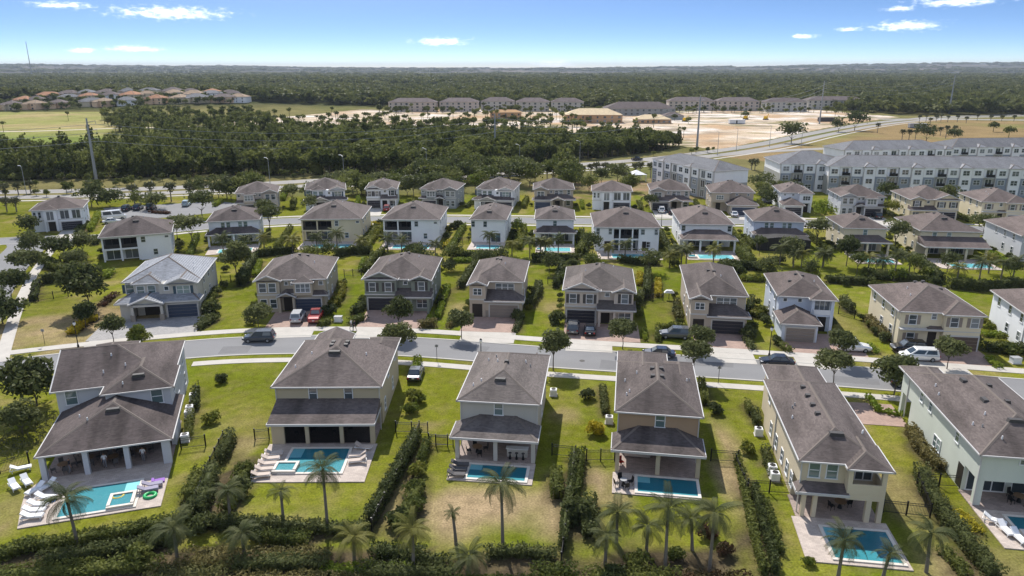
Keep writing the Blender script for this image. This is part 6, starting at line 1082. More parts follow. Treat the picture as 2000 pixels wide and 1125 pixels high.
def woods():
    r = np.random.RandomState(21)
    def grid(x0, x1, y0, y1, s, j=.45):
        X, Y = np.meshgrid(np.arange(x0, x1, s), np.arange(y0, y1, s)); return (X + r.uniform(-j, j, X.shape) * s).ravel(), (Y + r.uniform(-j, j, X.shape) * s).ravel()
    protos = [proto('round', 1), proto('round', 2), proto('round', 3), proto('cone', 4), proto('cone', 5), proto('pine', 6), proto('pine', 7)]
    X, Y = grid(-420, 100, 265, 470, 6.2); k = inpoly(X, Y, BELT); X, Y = X[k], Y[k]
    # the woodland edge: single trees one can tell apart
    edge = []
    for i in range(1, 8):
        (xa, ya), (xb, yb) = BELT[i], BELT[i + 1] if i + 1 < len(BELT) else BELT[0]
        n = int(math.hypot(xb - xa, yb - ya) / 4.2)
        for q in range(n): t = (q + r.rand()) / n; edge.append((xa + (xb - xa) * t + r.uniform(-2, 2), ya + (yb - ya) * t + r.uniform(1, 5)))
    for x, y in edge:
        i = r.choice([0, 1, 2, 3, 4], p=[.3, .25, .25, .1, .1]) if x > -90 else r.choice([0, 1, 3, 4], p=[.25, .2, .3, .25]); s = r.uniform(2.9, 4.4) if i < 3 else r.uniform(3.2, 4.6)
        o = thing('forest_tree', ('broad' if i < 3 else 'conical') + ' dark tree at the woodland edge ' + wz(x), 'tree', (x, y, 0), r.uniform(0, 6), ('broad' if i < 3 else 'conical') + ' woodland edge trees ' + wz(x))
        cm = cached(('edgecr', i), lambda: npmesh('crown', *(lambda PN, z: leaves(PN[0] + [0, 0, z], PN[1], .17, '', '', 70 + i))(crown_pts(40 + i, 1, .9, 480, 13) if i < 3 else crown_pts(40 + i, .62, 1.25, 480, 9, cone=True), 1.25 if i < 3 else 1.55), 'leaf_forest'))
        c = part('crown', cm, o); c.scale = (s,) * 3; t_ = part('trunk', cached('edgetr', lambda: MB().tube([(0, 0, -.1), (0, 0, .9)], [.07, .045], 6).mesh('trunk', 'bark')), o); t_.scale = (s,) * 3
    n = len(X); idx = np.where(X < -100, r.choice([0, 1, 3, 4, 3], n), r.choice([0, 1, 2, 0, 1, 3, 2], n)); idx = np.where((Y > 425) & (r.rand(n) < .3), 5, idx); s = r.uniform(2.9, 4.9, n) * np.where(idx >= 5, .95, 1); scl = np.stack([s * r.uniform(.9, 1.15, n), s, s * r.uniform(.8, 1.15, n)], 1)
    scatter('woodland', 'dense dark green woodland belt between the highway and the building site', 'wood', np.stack([X, Y, 0 * X], 1), scl, idx, protos)
    # loose pines and shrubs in the rough strips, golf course and field
    Q = []
    for poly, sp, pr, ks in ((ROUGH, 5.5, .55, (0, 1, 2)), (GOLF, 26, .22, (5, 6, 0)), (FIELD, 30, .07, (0, 5)), (SAND, 30, .12, (0, 5, 6))):
        xs_, ys_ = zip(*poly); a, b = grid(min(xs_), max(xs_), min(ys_), max(ys_), sp); k = inpoly(a, b, poly) & (r.rand(len(a)) < pr)
        for x, y in zip(a[k], b[k]):
            if poly is ROUGH and abs(y - (300 + .5 * x)) < 14 and x > -150: continue
            Q.append((x, y, r.choice(ks), r.uniform(1.0, 1.9) if poly is ROUGH else r.uniform(2.2, 3.6)))
    for c in range(330):
        y = r.uniform(440, 660); x = r.uniform(-236 - (y - 445) * .6, -118 - (y - 445) * .5)
        Q.append((x, y, r.choice((5, 6, 0, 1)), r.uniform(2.4, 4.2)))
    for c in range(260): x = r.uniform(-520, -285); Q.append((x, 683 + (x + 500) * .4 + r.uniform(-8, 120), r.choice((0, 1, 2)), r.uniform(2.2, 4)))
    for c in range(110): Q.append((r.uniform(-125, 360), r.uniform(690, 716), r.choice((0, 1, 2, 5)), r.uniform(2, 3.6)))
    for c in range(90): Q.append((r.uniform(-150, 60), r.uniform(485, 640), r.choice((5, 6, 0)), r.uniform(2.2, 3.6)))
    for c in range(46): Q.append((r.uniform(-80, 60), r.uniform(445, 480), r.choice((5, 6)), r.uniform(3, 4.)))
    Q = np.array(Q); scatter('scrub', 'scattered pines and scrub around the golf course and building site', 'scrub', np.stack([Q[:, 0], Q[:, 1], np.where(Q[:, 1] > 640, hill(Q[:, 0], Q[:, 1]), 0)], 1), np.repeat(Q[:, 3:4], 3, 1), Q[:, 2].astype(int), protos)
    far = [proto('low', s_) for s_ in (11, 12, 13, 14)]; A = []
    for y0, y1, sp, hw, sz in ((640, 1500, 9.5, .83, 6.2), (1500, 2400, 15, .8, 8.6), (2400, 3900, 26, .8, 13), (3900, 9500, 95, .8, 30)):
        a, b = grid(-hw * y1, hw * y1, y0, y1, sp); k = np.abs(a) < hw * b + 60; a, b = a[k], b[k]
        k = ~inpoly(a, b, [(-560, 640), (-560, 880), (-300, 860), (-270, 760), (-150, 770), (130, 790), (310, 790), (345, 668), (480, 668), (480, 560), (-560, 500)])
        if y0 == 640: k &= (b > 690 + .0 * a) | (a > 0); k &= ~((a < -150) & (b < 800)); k &= b > np.where(a > 300, 668, 790)
        if y0 > 3000: k &= fbm(a, b, 420, 31) > .48
        a, b = a[k], b[k]; z = hill(a, b); q = np.full(len(a), sz) * r.uniform(.7, 1.35, len(a)); A.append(np.stack([a, b, z, q, q * r.uniform(.75, 1.15, len(a)) * np.minimum(1, 7.5 / sz * 1.1)], 1))
    A = np.concatenate(A); scatter('forest', 'endless hazy green forest stretching to the horizon', 'forest', A[:, :3], np.stack([A[:, 3], A[:, 3], A[:, 4]], 1), r.randint(0, 4, len(A)), far)
# ------------------------------------------------------------------ vehicles
CAR = dict(sedan=(4.7, 1.84, 1.45, .92, (-1.75, 1.1), (-1.05, .25)), suv=(4.8, 1.94, 1.76, 1.06, (-2.28, 1.1), (-2.0, .35)), minivan=(5.1, 2.0, 1.76, 1.02, (-2.42, 1.65), (-2.2, .55)), van=(6.2, 2.1, 2.6, 1.35, (-3.0, 2.5), (-2.95, 1.6)), pickup=(5.6, 1.98, 1.85, 1.1, (-.75, 1.2), (-.5, .45)))
def car_meshes(kind):
    L, W, H, B, cb, ct = CAR[kind]; hw = W / 2; b = MB(); st = [(-L / 2, .48, B - .22, .84), (-L / 2 + .12, .32, B - .08, .94), (-L / 2 + .8, .24, B, 1), (0, .22, B, 1), (L / 2 - 1.2, .24, B - .03, 1), (L / 2 - .35, .3, B - .17, .93), (L / 2, .44, B - .36, .8)]
    n = 8; i = 0
    for x, zb, zt, k in st:
        w = hw * k; b.v += [(x, -w * .9, zb), (x, -w, zb + .2), (x, -w, zt - .16), (x, -w * .86, zt), (x, w * .86, zt), (x, w, zt - .16), (x, w, zb + .2), (x, w * .9, zb)]
    for s in range(len(st) - 1):
        for j in range(n): b.f.append((s * n + j, s * n + (j + 1) % n, (s + 1) * n + (j + 1) % n, (s + 1) * n + j))
    b.f.append(tuple(range(n - 1, -1, -1))); b.f.append(tuple(range((len(st) - 1) * n, len(st) * n)))
    lw, tw = hw * .9, hw * .73
    bt = [(cb[0], -lw, B - .04), (cb[1], -lw, B - .04), (cb[1], lw, B - .04), (cb[0], lw, B - .04)]; tp = [(ct[0], -tw, H), (ct[1], -tw, H), (ct[1], tw, H), (ct[0], tw, H)]; b.hexa(bt, tp)
    if kind == 'pickup': b.box(-L / 2 + .15, cb[0], -hw * .95, -hw * .85, B - .1, B + .12).box(-L / 2 + .15, cb[0], hw * .85, hw * .95, B - .1, B + .12)
    def lerp(p, q, t): return tuple(p[k] + (q[k] - p[k]) * t for k in range(3))
    def panel(i, j, m0, m1, out):
        a0, a1, b0, b1 = lerp(bt[i], tp[i], .16), lerp(bt[i], tp[i], .86), lerp(bt[j], tp[j], .16), lerp(bt[j], tp[j], .86); q = [lerp(a0, b0, m0), lerp(a0, b0, m1), lerp(a1, b1, m1), lerp(a1, b1, m0)]; return MB().quad(*[tuple(c[k] + out[k] for k in range(3)) for c in q])
    G = [('windshield', panel(1, 2, .07, .93, (.015, 0, .008))), ('rear_window', panel(3, 0, .1, .9, (-.015, 0, .008)))]
    for (i, j, s) in ((0, 1, -1), (2, 3, 1)):
        for a, c in (((.07, .47), (.53, .92)) if kind != 'pickup' else ((.1, .9),)): G.append(('side_window', panel(i, j, a, c, (0, .012 * s, .006))))
    R_ = .34 if kind != 'van' else .38
    ty = MB(); ty.v = []; pr = [(.18, -.11), (R_ * .95, -.12), (R_, -.08), (R_, .08), (R_ * .95, .12), (.18, .11)]
    ty.lathe(pr, 14); ty.v = [(x, z, y) for x, y, z in ty.v]; rm = MB().lathe([(0.001, -.1), (.2, -.125), (.21, .0), (.2, .125), (.001, .1)], 10); rm.v = [(x, z, y) for x, y, z in rm.v]
    hl = MB().hexa([(L / 2 - .42, .42 * W * .8, B - .33), (L / 2 - .1, .3 * W, B - .38), (L / 2 - .06, .3 * W, B - .26), (L / 2 - .42, .42 * W * .8, B - .24)], [(L / 2 - .40, .46 * W, B - .33), (L / 2 - .1, .41 * W, B - .36), (L / 2 - .1, .41 * W, B - .26), (L / 2 - .4, .46 * W, B - .24)])
    tl = MB().box(-L / 2 - .01, -L / 2 + .12, hw * .6, hw * .86, B - .3, B - .12)
    return b, G, ty.mesh('tyre', 'black_metal', True), rm.mesh('rim', 'steel'), hl.mesh('headlight', 'white_plastic'), tl.mesh('tail_light', 'tail_red'), R_
mat('tail_red', (.25, .01, .01), .3); mat('number_plate', (.7, .7, .68), .5)
def car(kind, col, x, y, rz, label, group='parked cars', z=.05):
    L, W, H, B, cb, ct = CAR[kind]; o = thing('car' if kind not in ('van', 'minivan', 'pickup') else kind, label, 'van' if 'van' in kind else 'car', (x, y, z), R(rz), group); b, G, ty, rm, hl, tl, r = cached(('car', kind), lambda: car_meshes(kind))
    paint('paint_%s' % col, dict(black=(.012, .012, .015), navy=(.02, .028, .05), silver=(.42, .43, .44), red=(.25, .012, .015), white=(.75, .75, .74), grey=(.10, .105, .11), pale=(.35, .45, .45), slate=(.05, .06, .07))[col])
    part('body', cached(('carb', kind, col), lambda: b.mesh('body', 'paint_%s' % col)), o)
    for k, (nm, g) in enumerate(G): part(nm, cached(('carg', kind, k), lambda: g.mesh(nm, 'glass')), o)
    for sx in (-1, 1):
        for sy in (-1, 1): w = part('wheel', ty, o, (sx * L * .3, sy * (W / 2 - .1), r)); part('rim', rm, w)
    for s in (1, -1):
        q = part('headlight', hl, o); q.scale = (1, s, 1); q = part('tail_light', tl, o); q.scale = (1, s, 1)
    part('number_plate', cached(('plate', kind), lambda: MB().box(-L / 2 - .02, -L / 2 + .02, -.16, .16, .62, .74).mesh('number_plate', 'number_plate')), o)
def vehicles():
    car('suv', 'slate', -38.6, 104.9, 183, 'dark blue-grey SUV parked on the street before the beige gabled house'); car('suv', 'silver', -35.4, 114.6, 95, 'silver SUV on the drive next to the red car'); car('pickup', 'red', -32.5, 115, 95, 'red pickup on the drive beside the silver SUV')
    car('sedan', 'slate', -13.0, 91.4, 88, 'dark car half hidden by the lime hedge beside the tan house')
    car('suv', 'grey', 9.7, 109.4, 83, 'grey SUV on the drive of the mauve-grey house'); car('sedan', 'black', 12.3, 108.6, 83, 'black sedan beside the grey SUV on the drive'); car('suv', 'grey', 25.2, 106.4, 172, 'dark grey SUV sideways behind the clipped corner hedge')
    car('sedan', 'navy', 21.2, 98.6, 172, 'navy sedan at the kerb beyond the brown house roof'); car('sedan', 'black', 37.2, 95.6, 171, 'black sedan at the kerb beyond the long beige roof'); car('suv', 'white', 50.4, 101.0, -8, 'white SUV on the drive of the sky-blue house')
    car('minivan', 'white', 58.2, 97.5, 172, 'white minivan on the drive of the pale yellow house'); car('suv', 'black', 58.3, 100.6, 172, 'black SUV behind the white minivan'); car('sedan', 'black', 52, 88.4, -9, 'black car at the near kerb behind a street oak')
    car('van', 'white', -109.5, 198.6, 32, 'large white camper van beside the lime hedge'); car('sedan', 'white', -107.5, 193.6, 30, 'white car in front of the camper van'); 
    for x, y, c, t in ((-112.8, 212, 'black', 'black car first in the row behind the corner house roof'), (-110.2, 213.6, 'navy', 'navy car between two black cars in the car park'), (-106.9, 214.6, 'black', 'black car beside the red-brown island hedge'), (-98.6, 219.8, 'pale', 'pale green car alone in the far car park')): car('suv', c, x, y, 100, t)
    car('suv', 'red', -36.6, 212, 95, 'red car on the drive of the white back-street house'); car('suv', 'white', 43.2, 209.6, 84, 'white SUV outside the beige gabled back house'); car('suv', 'black', 45.6, 207, 84, 'black car beside the white SUV outside the beige gabled house'); car('suv', 'black', 101.4, 200.8, 82, 'black SUV outside the lilac-grey house'); car('suv', 'black', -69.8, 206, 100, 'black SUV outside the grey box-bay house')
    car('pickup', 'black', 56.5, 333.4, 28, 'black pickup driving along the distant highway', 'cars on the highway'); car('sedan', 'white', 62.5, 203.5, 84, 'white car on the drive of the cream house with small square windows')
    car('sedan', 'navy', 78.5, 224, 10, 'navy car parked beside the grey apartment end wall'); car('sedan', 'white', 84, 224.8, 10, 'white car parked between the two grey apartment blocks')
# ------------------------------------------------------------------ garden things
def lounger_proto(col):
    o = thing('sun_lounger', '-', 'lounger'); m = {'white': 'white_plastic', 'sand': 'lounge_sand', 'dark': 'lounge_dark', 'lilac': 'lounge_lilac'}[col]
    part('frame', MB().box(-.33, .33, -.95, -.9, .26, .31).box(-.33, .33, .9, .95, .26, .31).box(-.35, -.3, -.95, .95, .26, .32).box(.3, .35, -.95, .95, .26, .32).mesh('frame', m if col != 'sand' else 'white_plastic'), o)
    part('seat', MB().box(-.3, .3, -.92, .3, .33, .41).mesh('seat', m), o); part('backrest', MB().hexa([(-.3, .32, .34), (.3, .32, .34), (.3, .92, .72), (-.3, .92, .72)], [(-.3, .27, .42), (.3, .27, .42), (.3, .87, .80), (-.3, .87, .80)]).mesh('backrest', m), o)
    lg = MB().box(-.03, .03, -.03, .03, 0, .27).mesh('leg', m)
    for sx in (-.31, .31):
        for sy in (-.8, .75): part('leg', lg, o, (sx, sy, 0))
    return o
mat('lounge_sand', (.5, .42, .36), .8); mat('lounge_dark', (.09, .085, .085), .8); mat('lounge_lilac', (.28, .26, .33), .8); mat('float_yellow', (.75, .45, .01), .4); mat('float_green', (.03, .4, .12), .4); mat('float_purple', (.22, .08, .4), .4); mat('towel', (.1, .25, .6), .9)
LG = {}
def lounger(col, fr, u, v, turn, label, group, z=.1):
    x, y = local(fr, u, v); rz = R(fr[2] + turn)
    if col not in LG: LG[col] = o = lounger_proto(col); o.location = (x, y, z); o.rotation_euler = (0, 0, rz); o['label'] = label; o['group'] = group; return
    dup(LG[col], (x, y, z), rz, label, group)
def simple(name, label, cat, x, y, rz, parts, group=None, z=0):
    o = thing(name, label, cat, (x, y, z), R(rz), group)
    for n, mb, m in parts: part(n, mb.mesh(n, m), o)
    return o
def table_set(fr, u, v, label, n=4, r=.55, top='wood', z=.1, chair='black_metal', grp=None):
    x, y = local(fr, u, v); simple('patio_table', label, 'table', x, y, fr[2], [('table_top', MB().lathe([(.001, .70), (r, .70), (r, .74), (.001, .74)], 14), top), ('pedestal', MB().tube([(0, 0, 0), (0, 0, .7)], [.22, .05], 8), 'black_metal')], None, z)
    for k in range(n):
        a = 2 * math.pi * k / n + .4; cx, cy = local(fr, u + math.cos(a) * (r + .38), v + math.sin(a) * (r + .38)); lg = MB()
        pc = cached(('pc', chair), lambda: (MB().box(-.23, .23, -.23, .23, .4, .46).mesh('seat', chair), MB().hexa([(-.23, .2, .44), (.23, .2, .44), (.23, .25, .44), (-.23, .25, .44)], [(-.22, .27, .92), (.22, .27, .92), (.22, .31, .92), (-.22, .31, .92)]).mesh('backrest', chair), MB().box(-.02, .02, -.02, .02, 0, .41).mesh('leg', chair)))
        o = thing('patio_chair', 'patio chair around the ' + label.replace(' with ', ' '), 'chair', (cx, cy, z), a + R(fr[2]) - math.pi / 2, grp or 'chairs around the ' + label); part('seat', pc[0], o); part('backrest', pc[1], o)
        for sx in (-.2, .2):
            for sy in (-.2, .2): part('leg', pc[2], o, (sx, sy, 0))
def ring(name, label, x, y, z, m, R_=.5, r=.16):
    b = MB(); pts = [(R_ + r * math.cos(t), r * math.sin(t)) for t in np.linspace(0, 2 * math.pi, 9)]; b.lathe(pts, 18); return solo(name, b.mesh(name, m, True), label, 'pool float', None, (x, y, z + r * .5))
def garden_things():
    F1, F2, F3, F4, F5, F6 = (-45.26, 73.51, 17.7), (-27.16, 75.62, .5), (-6.02, 72.23, -7), (10.72, 69.58, -8.9), (26.24, 59.53, -8.5), (43.43, 60.57, -8.7)
    g1 = 'loungers around the crowded patio pool'
    for u, v, t, lb in ((-6.8, -8.0, 30, 'white lounger on the grass, first of the pair'), (-5.9, -7.4, 30, 'white lounger on the grass beside the first'), (-4.6, -9.4, -40, 'white lounger at the patio corner by the pool'), (-3.7, -9.0, -40, 'white lounger nearer the pool at the patio corner'), (-3.6, -14.4, 80, 'white lounger on the paving end of the patio'), (-3.7, -13.4, 80, 'white lounger second from the paving end'), (-3.6, -12.4, 75, 'white lounger third from the paving end'), (-3.3, -11.2, 70, 'white lounger beside the pool corner'), (-7.2, -4.4, 100, 'white lounger by the far fence of the blue-grey house')):
        lounger('white', F1, u, v, t, lb + ' of the blue-grey house' if 'house' not in lb else lb, g1)
    for u, v, lb in ((5.9, -12.7, 'lilac lounger beside the raised spa'), (6.2, -11.9, 'lilac lounger behind the spa lounger')): lounger('lilac', F1, u, v, 95, lb, g1)
    for k, v in enumerate((-9.8, -8.7, -7.6, -6.5, -5.4)): lounger('sand', F2, 1.5, v, 100, f'sand-coloured lounger number {k + 1} counted from the lawn on the tan house patio', 'sand loungers in a row')
    for u, v, t, lb in ((10.9, -4.1, 80, 'sand-coloured lounger beside the pool head of the tan house'), (10.6, -5.9, -80, 'sand-coloured lounger beside the pool middle'), (10.8, -7.0, -80, 'sand-coloured lounger beside the palm end of the pool')): lounger('sand', F2, u, v, t, lb, 'sand loungers across the pool')
    for k, v in enumerate((-6.2, -5.2, -4.2)): lounger('dark', F3, 1.1, v, 95, ('dark lounger nearest the dry lawn at the narrow teal pool', 'middle dark lounger at the narrow teal pool', 'dark lounger nearest the grey house at its narrow pool')[k].replace('nearest', 'next to'), 'dark loungers of the grey house')
    for k, (u, v) in enumerate(((1.1, -2.4), (1.4, -3.7), (2.0, -4.8))): lounger('white', F6, u, v, 60 - 50 * (k > 0), ('white lounger by the corner post of the mint-grey house', 'white lounger at the dark blue pool edge', 'white lounger on the lawn corner of the mint-grey patio')[k], 'loungers of the mint-grey house')
    x, y = local(F1, 3.3, -13.0); ring('pool_ring', 'yellow swim ring floating by the raised spa', x, y, .18, 'float_yellow'); x, y = local(F1, 6.2, -13.6); ring('pool_ring', 'green swim ring lying on the paving', x, y, .1, 'float_green')
    x, y = local(F1, 6.6, -11.0); solo('pool_float', MB().box(-.6, .6, -.35, .35, 0, .16).box(-.6, -.35, -.35, .35, .16, .34).mesh('pool_float', 'float_purple'), 'purple inflatable mat behind the lilac loungers', 'pool float', None, (x, y, .1), .4)
    x, y = local(F1, -2.9, -11.6); solo('towel', MB().box(-.5, .5, -.3, .3, 0, .05).mesh('towel', 'towel'), 'blue towel dropped on the paving by the pool corner', 'towel', None, (x, y, .1), .3)
    for k, (u, v) in enumerate(((-3, -5.6), (-.8, -4.8), (1.6, -5.4), (4.2, -4.8), (2.6, -3.0), (-1.6, -2.6))): table_set(F1, u, v, ('round dark table by the outer post of the crowded patio', 'round table second in the crowded patio', 'round table in the middle bay of the crowded patio', 'round table before the last bay of the crowded patio', 'round table deep in the crowded patio', 'round table near the glass doors of the crowded patio')[k], 4, .55, 'wood', .1, 'lounge_dark', 'chairs of the crowded patio')
    table_set(F2, 3.6, -.6, 'dining table under the tan house patio roof', 4); table_set(F2, 7.8, -.4, 'round table between the tan house columns', 4); table_set(F3, 2.4, -1, 'round table under the grey house patio roof', 4); table_set(F4, 1.2, -5.2, 'small black table by the narrow pool of the brown house', 4, .35, 'grey_plastic'); table_set(F6, 5, 1.6, 'wooden table under the mint-grey corner patio', 4)
    x, y = local(F3, 6.8, -1.4); simple('bar_counter', 'white bar counter under the grey house patio roof', 'counter', x, y, -7, [('counter_top', MB().box(-1.2, 1.2, -.35, .35, 1.0, 1.06), 'white_plastic'), ('cabinet', MB().box(-1.1, 1.1, -.15, .3, 0, 1.0), 'w_grey')], None, .1)
    for k in range(3):
        x, y = local(F3, 6.1 + k * .7, -2.0); simple('bar_stool', 'dark bar stool in front of the white bar counter', 'stool', x, y, -7, [('seat', MB().lathe([(.001, .7), (.18, .7), (.18, .76), (.001, .76)], 10), 'lounge_dark'), ('leg', MB().tube([(0, 0, 0), (0, 0, .7)], [.16, .03], 6), 'black_metal')], 'stools at the white bar', .1)
    x, y = local(F4, 2.6, .9); simple('sofa', 'pale outdoor sofa against the brown house patio wall', 'sofa', x, y, -8.9, [('seat', MB().box(-1.2, 1.2, -.4, .3, .15, .45), 'lounge_sand'), ('backrest', MB().box(-1.2, 1.2, .3, .5, .15, .95), 'lounge_sand'), ('armrest', MB().box(-1.35, -1.2, -.4, .5, .15, .65), 'lounge_sand'), ('armrest', MB().box(1.2, 1.35, -.4, .5, .15, .65), 'lounge_sand')], None, .1)
    x, y = local(F4, .9, -1.2); simple('garden_chair', 'red garden chair beside the brown house column', 'chair', x, y, 30, [('seat', MB().box(-.25, .25, -.25, .25, .38, .44), 'tail_red'), ('backrest', MB().box(-.25, .25, .22, .28, .44, .95), 'tail_red'), ('leg', MB().box(-.24, -.2, -.24, -.2, 0, .38), 'black_metal'), ('leg', MB().box(.2, .24, -.24, -.2, 0, .38), 'black_metal'), ('leg', MB().box(-.24, -.2, .2, .24, 0, .38), 'black_metal'), ('leg', MB().box(.2, .24, .2, .24, 0, .38), 'black_metal')], None, .1)
    x, y = local(F5, 4.6, 2.0); table_set(F5, 4.6, 1.6, 'dark table under the beige house balcony', 2)
    x, y = local((28.3, 126, -8), 0, 0); simple('grill_stand', 'white covered grill stand on the lawn by the golden hedge', 'grill', x, y, -8, [('hood', MB().hexa([(-.9, -.5, 1.3), (.9, -.5, 1.3), (.9, .5, 1.3), (-.9, .5, 1.3)], [(-.5, -.3, 1.75), (.5, -.3, 1.75), (.5, .3, 1.75), (-.5, .3, 1.75)]), 'white_plastic'), ('stand', MB().tube([(0, 0, 0), (0, 0, 1.3)], .06, 6), 'black_metal')])
    for fr, u, v, t in ((F1, 8.1, 5, 'blue-grey house side path'), (F1, 8.1, 3.6, 'blue-grey house side path'), (F1, 8.3, -2.6, 'blue-grey patio corner'), (F4, -.6, 8.4, 'brown house hedge'), (F5, -.5, 6, 'beige house side wall'), (F5, -.5, 7.4, 'beige house side wall'), (F5, -.5, 15.6, 'beige house topiary'), (F3, 9.6, 14.6, 'grey house street corner'), (F1, 8.2, 8.6, 'blue-grey house side path')):
        x, y = local(fr, u, v); simple('air_conditioner', 'white air conditioner unit beside the ' + t, 'ac unit', x, y, fr[2], [('casing', MB().box(-.42, .42, -.42, .42, .06, .85).box(-.36, .36, -.36, .36, .85, .9), 'white_plastic'), ('fan_grille', MB().lathe([(.001, .93), (.3, .93), (.3, .9)], 12), 'black_metal'), ('pad', MB().box(-.5, .5, -.5, .5, 0, .06), 'concrete')], 'air conditioners beside the ' + t)
    for x, y, t in ((-28.6, 114, 'beside the square hedge'), (71.2, 96.2, 'before the white-walled end house')): simple('utility_box', 'white utility cabinet ' + t, 'cabinet', x, y, 0, [('cabinet', MB().box(-.6, .6, -.45, .45, .1, .85), 'white_plastic'), ('lid', MB().box(-.66, .66, -.5, .5, .85, .92), 'grey_plastic'), ('base', MB().box(-.7, .7, -.55, .55, 0, .1), 'concrete')])
    for x, y, z, t in ((-64.9, 102.4, 4.0, 'beside the golden yellow hedge'), (-4.3, 94.6, 4.2, 'beyond the grey house roof on the near verge'), (37.3, 98.9, 4.4, 'behind the long beige roof on the far verge'), (39.4, 189.8, 4.2, 'behind the white lanai house'), (-1.5, 191, 4.2, 'beside the tall narrow white house street'), (15.4, 170.2, 3.2, 'in the garden of the small white house')):
        o = thing('street_lamp', 'black street lamp with white lantern ' + t, 'street lamp', (x, y, 0), 0, 'street lamps'); part('pole', cached(('lp', z), lambda: MB().lathe([(.16, 0), (.16, .3), (.08, .5), (.055, z - .7), (.05, z - .55)], 9).mesh('pole', 'black_metal')), o)
        part('lantern', cached(('ll', z), lambda: MB().lathe([(.07, z - .55), (.19, z - .4), (.2, z - .15), (.12, z - .02)], 10).mesh('lantern', 'white_plastic', True)), o); part('cap', cached(('lc', z), lambda: MB().lathe([(.2, z - .05), (.1, z + .05), (.02, z + .16)], 10).mesh('cap', 'black_metal')), o)
    for x, y, t in ((-10.7, 97.0, 'near the tan house'), (27.3, 89.2, 'near the brown house'), (-70.5, 103.4, 'by the side street junction')):
        simple('street_sign', 'thin dark sign post on the verge ' + t, 'sign', x, y, 0, [('post', MB().tube([(0, 0, 0), (0, 0, 2.5)], .035, 6), 'black_metal'), ('sign_plate', MB().box(-.24, .24, -.015, .015, 2.1, 2.5), 'grey_plastic')])
    x, y = local(F1, 3, -4.2)
# ------------------------------------------------------------------ people
mat('skin', (.4, .22, .15), .6); mat('shirt_white', (.7, .7, .72), .8); mat('cloth_dark', (.03, .03, .04), .8); mat('cloth_grey', (.2, .2, .22), .8); mat('hair', (.03, .02, .015), .7)
def person(x, y, rz, label, shirt, legs, pose='walk', z=.066):
    V = dict(pel=(0, 0, .95), bel=(0, .01, 1.1), che=(0, .0, 1.32), nec=(0, 0, 1.5), hd1=(0, -.02, 1.58), hd2=(0, -.02, 1.70)); E = [('pel', 'bel'), ('bel', 'che'), ('che', 'nec'), ('nec', 'hd1'), ('hd1', 'hd2')]; RR = dict(pel=(.15, .11), bel=(.145, .1), che=(.165, .11), nec=(.055, .055), hd1=(.085, .09), hd2=(.08, .09))
    st = .22 if pose == 'walk' else .04
    for s, n in ((-1, 'l'), (1, 'r')):
        f = st * s
        V.update({n + 'hip': (.09 * s, 0, .9), n + 'kne': (.1 * s, -f * .6, .5), n + 'ank': (.1 * s, -f + (.08 if f < 0 else 0), .09), n + 'toe': (.11 * s, -f - .16 + (.08 if f < 0 else 0), .04), n + 'sho': (.19 * s, 0, 1.42), n + 'elb': (.25 * s, f * .5 + .02, 1.14), n + 'wri': (.25 * s, f * .9 - .06, .92), n + 'pal': (.25 * s, f * .9 - .08, .86)})
        E += [('pel', n + 'hip'), (n + 'hip', n + 'kne'), (n + 'kne', n + 'ank'), (n + 'ank', n + 'toe'), ('che', n + 'sho'), (n + 'sho', n + 'elb'), (n + 'elb', n + 'wri'), (n + 'wri', n + 'pal')]
        RR.update({n + 'hip': (.095, .1), n + 'kne': (.06, .065), n + 'ank': (.042, .045), n + 'toe': (.04, .03), n + 'sho': (.065, .065), n + 'elb': (.042, .042), n + 'wri': (.028, .03), n + 'pal': (.025, .04)})
        for k in range(5):
            yy = f * .9 - .115 + .02 * k; ln = (.05, .075, .085, .08, .06)[k]; nm = n + 'f%d' % k
            V[nm] = (.25 * s - (.012 if k == 0 else 0) * s, yy - (.03 if k == 0 else 0), .82 if k else .84); V[nm + 't'] = (.24 * s, yy - .01 - (.03 if k == 0 else 0), .82 - ln); E += [(n + 'pal', nm), (nm, nm + 't')]; RR[nm] = (.009, .009); RR[nm + 't'] = (.007, .007)
    ks = list(V); me = bpy.data.meshes.new('body'); me.from_pydata([V[k] for k in ks], [(ks.index(a), ks.index(b)) for a, b in E], []); o = bpy.data.objects.new('tmp', me); COL.objects.link(o)
    sk = o.modifiers.new('s', 'SKIN'); sk.use_smooth_shade = True
    for i, k in enumerate(ks): me.skin_vertices[0].data[i].radius = RR[k]; me.skin_vertices[0].data[i].use_root = (k == 'pel')
    su = o.modifiers.new('u', 'SUBSURF'); su.levels = 1; dg = bpy.context.evaluated_depsgraph_get(); bm = bpy.data.meshes.new_from_object(o.evaluated_get(dg)); bpy.data.objects.remove(o); bm.name = 'person'
    bm.materials.clear(); [bm.materials.append(MATS[q]) for q in ('skin', shirt, legs, 'hair')]
    for p in bm.polygons:
        c = p.center; p.material_index = 3 if c.z > 1.64 and c.y > -.06 else (0 if c.z > 1.47 or (abs(c.x) > .2 and c.z < 1.16) else (1 if c.z > 1.0 else (2 if c.z > .1 else 3)))
    solo('person', bm, label, 'person', 'people', (x, y, z), R(rz))
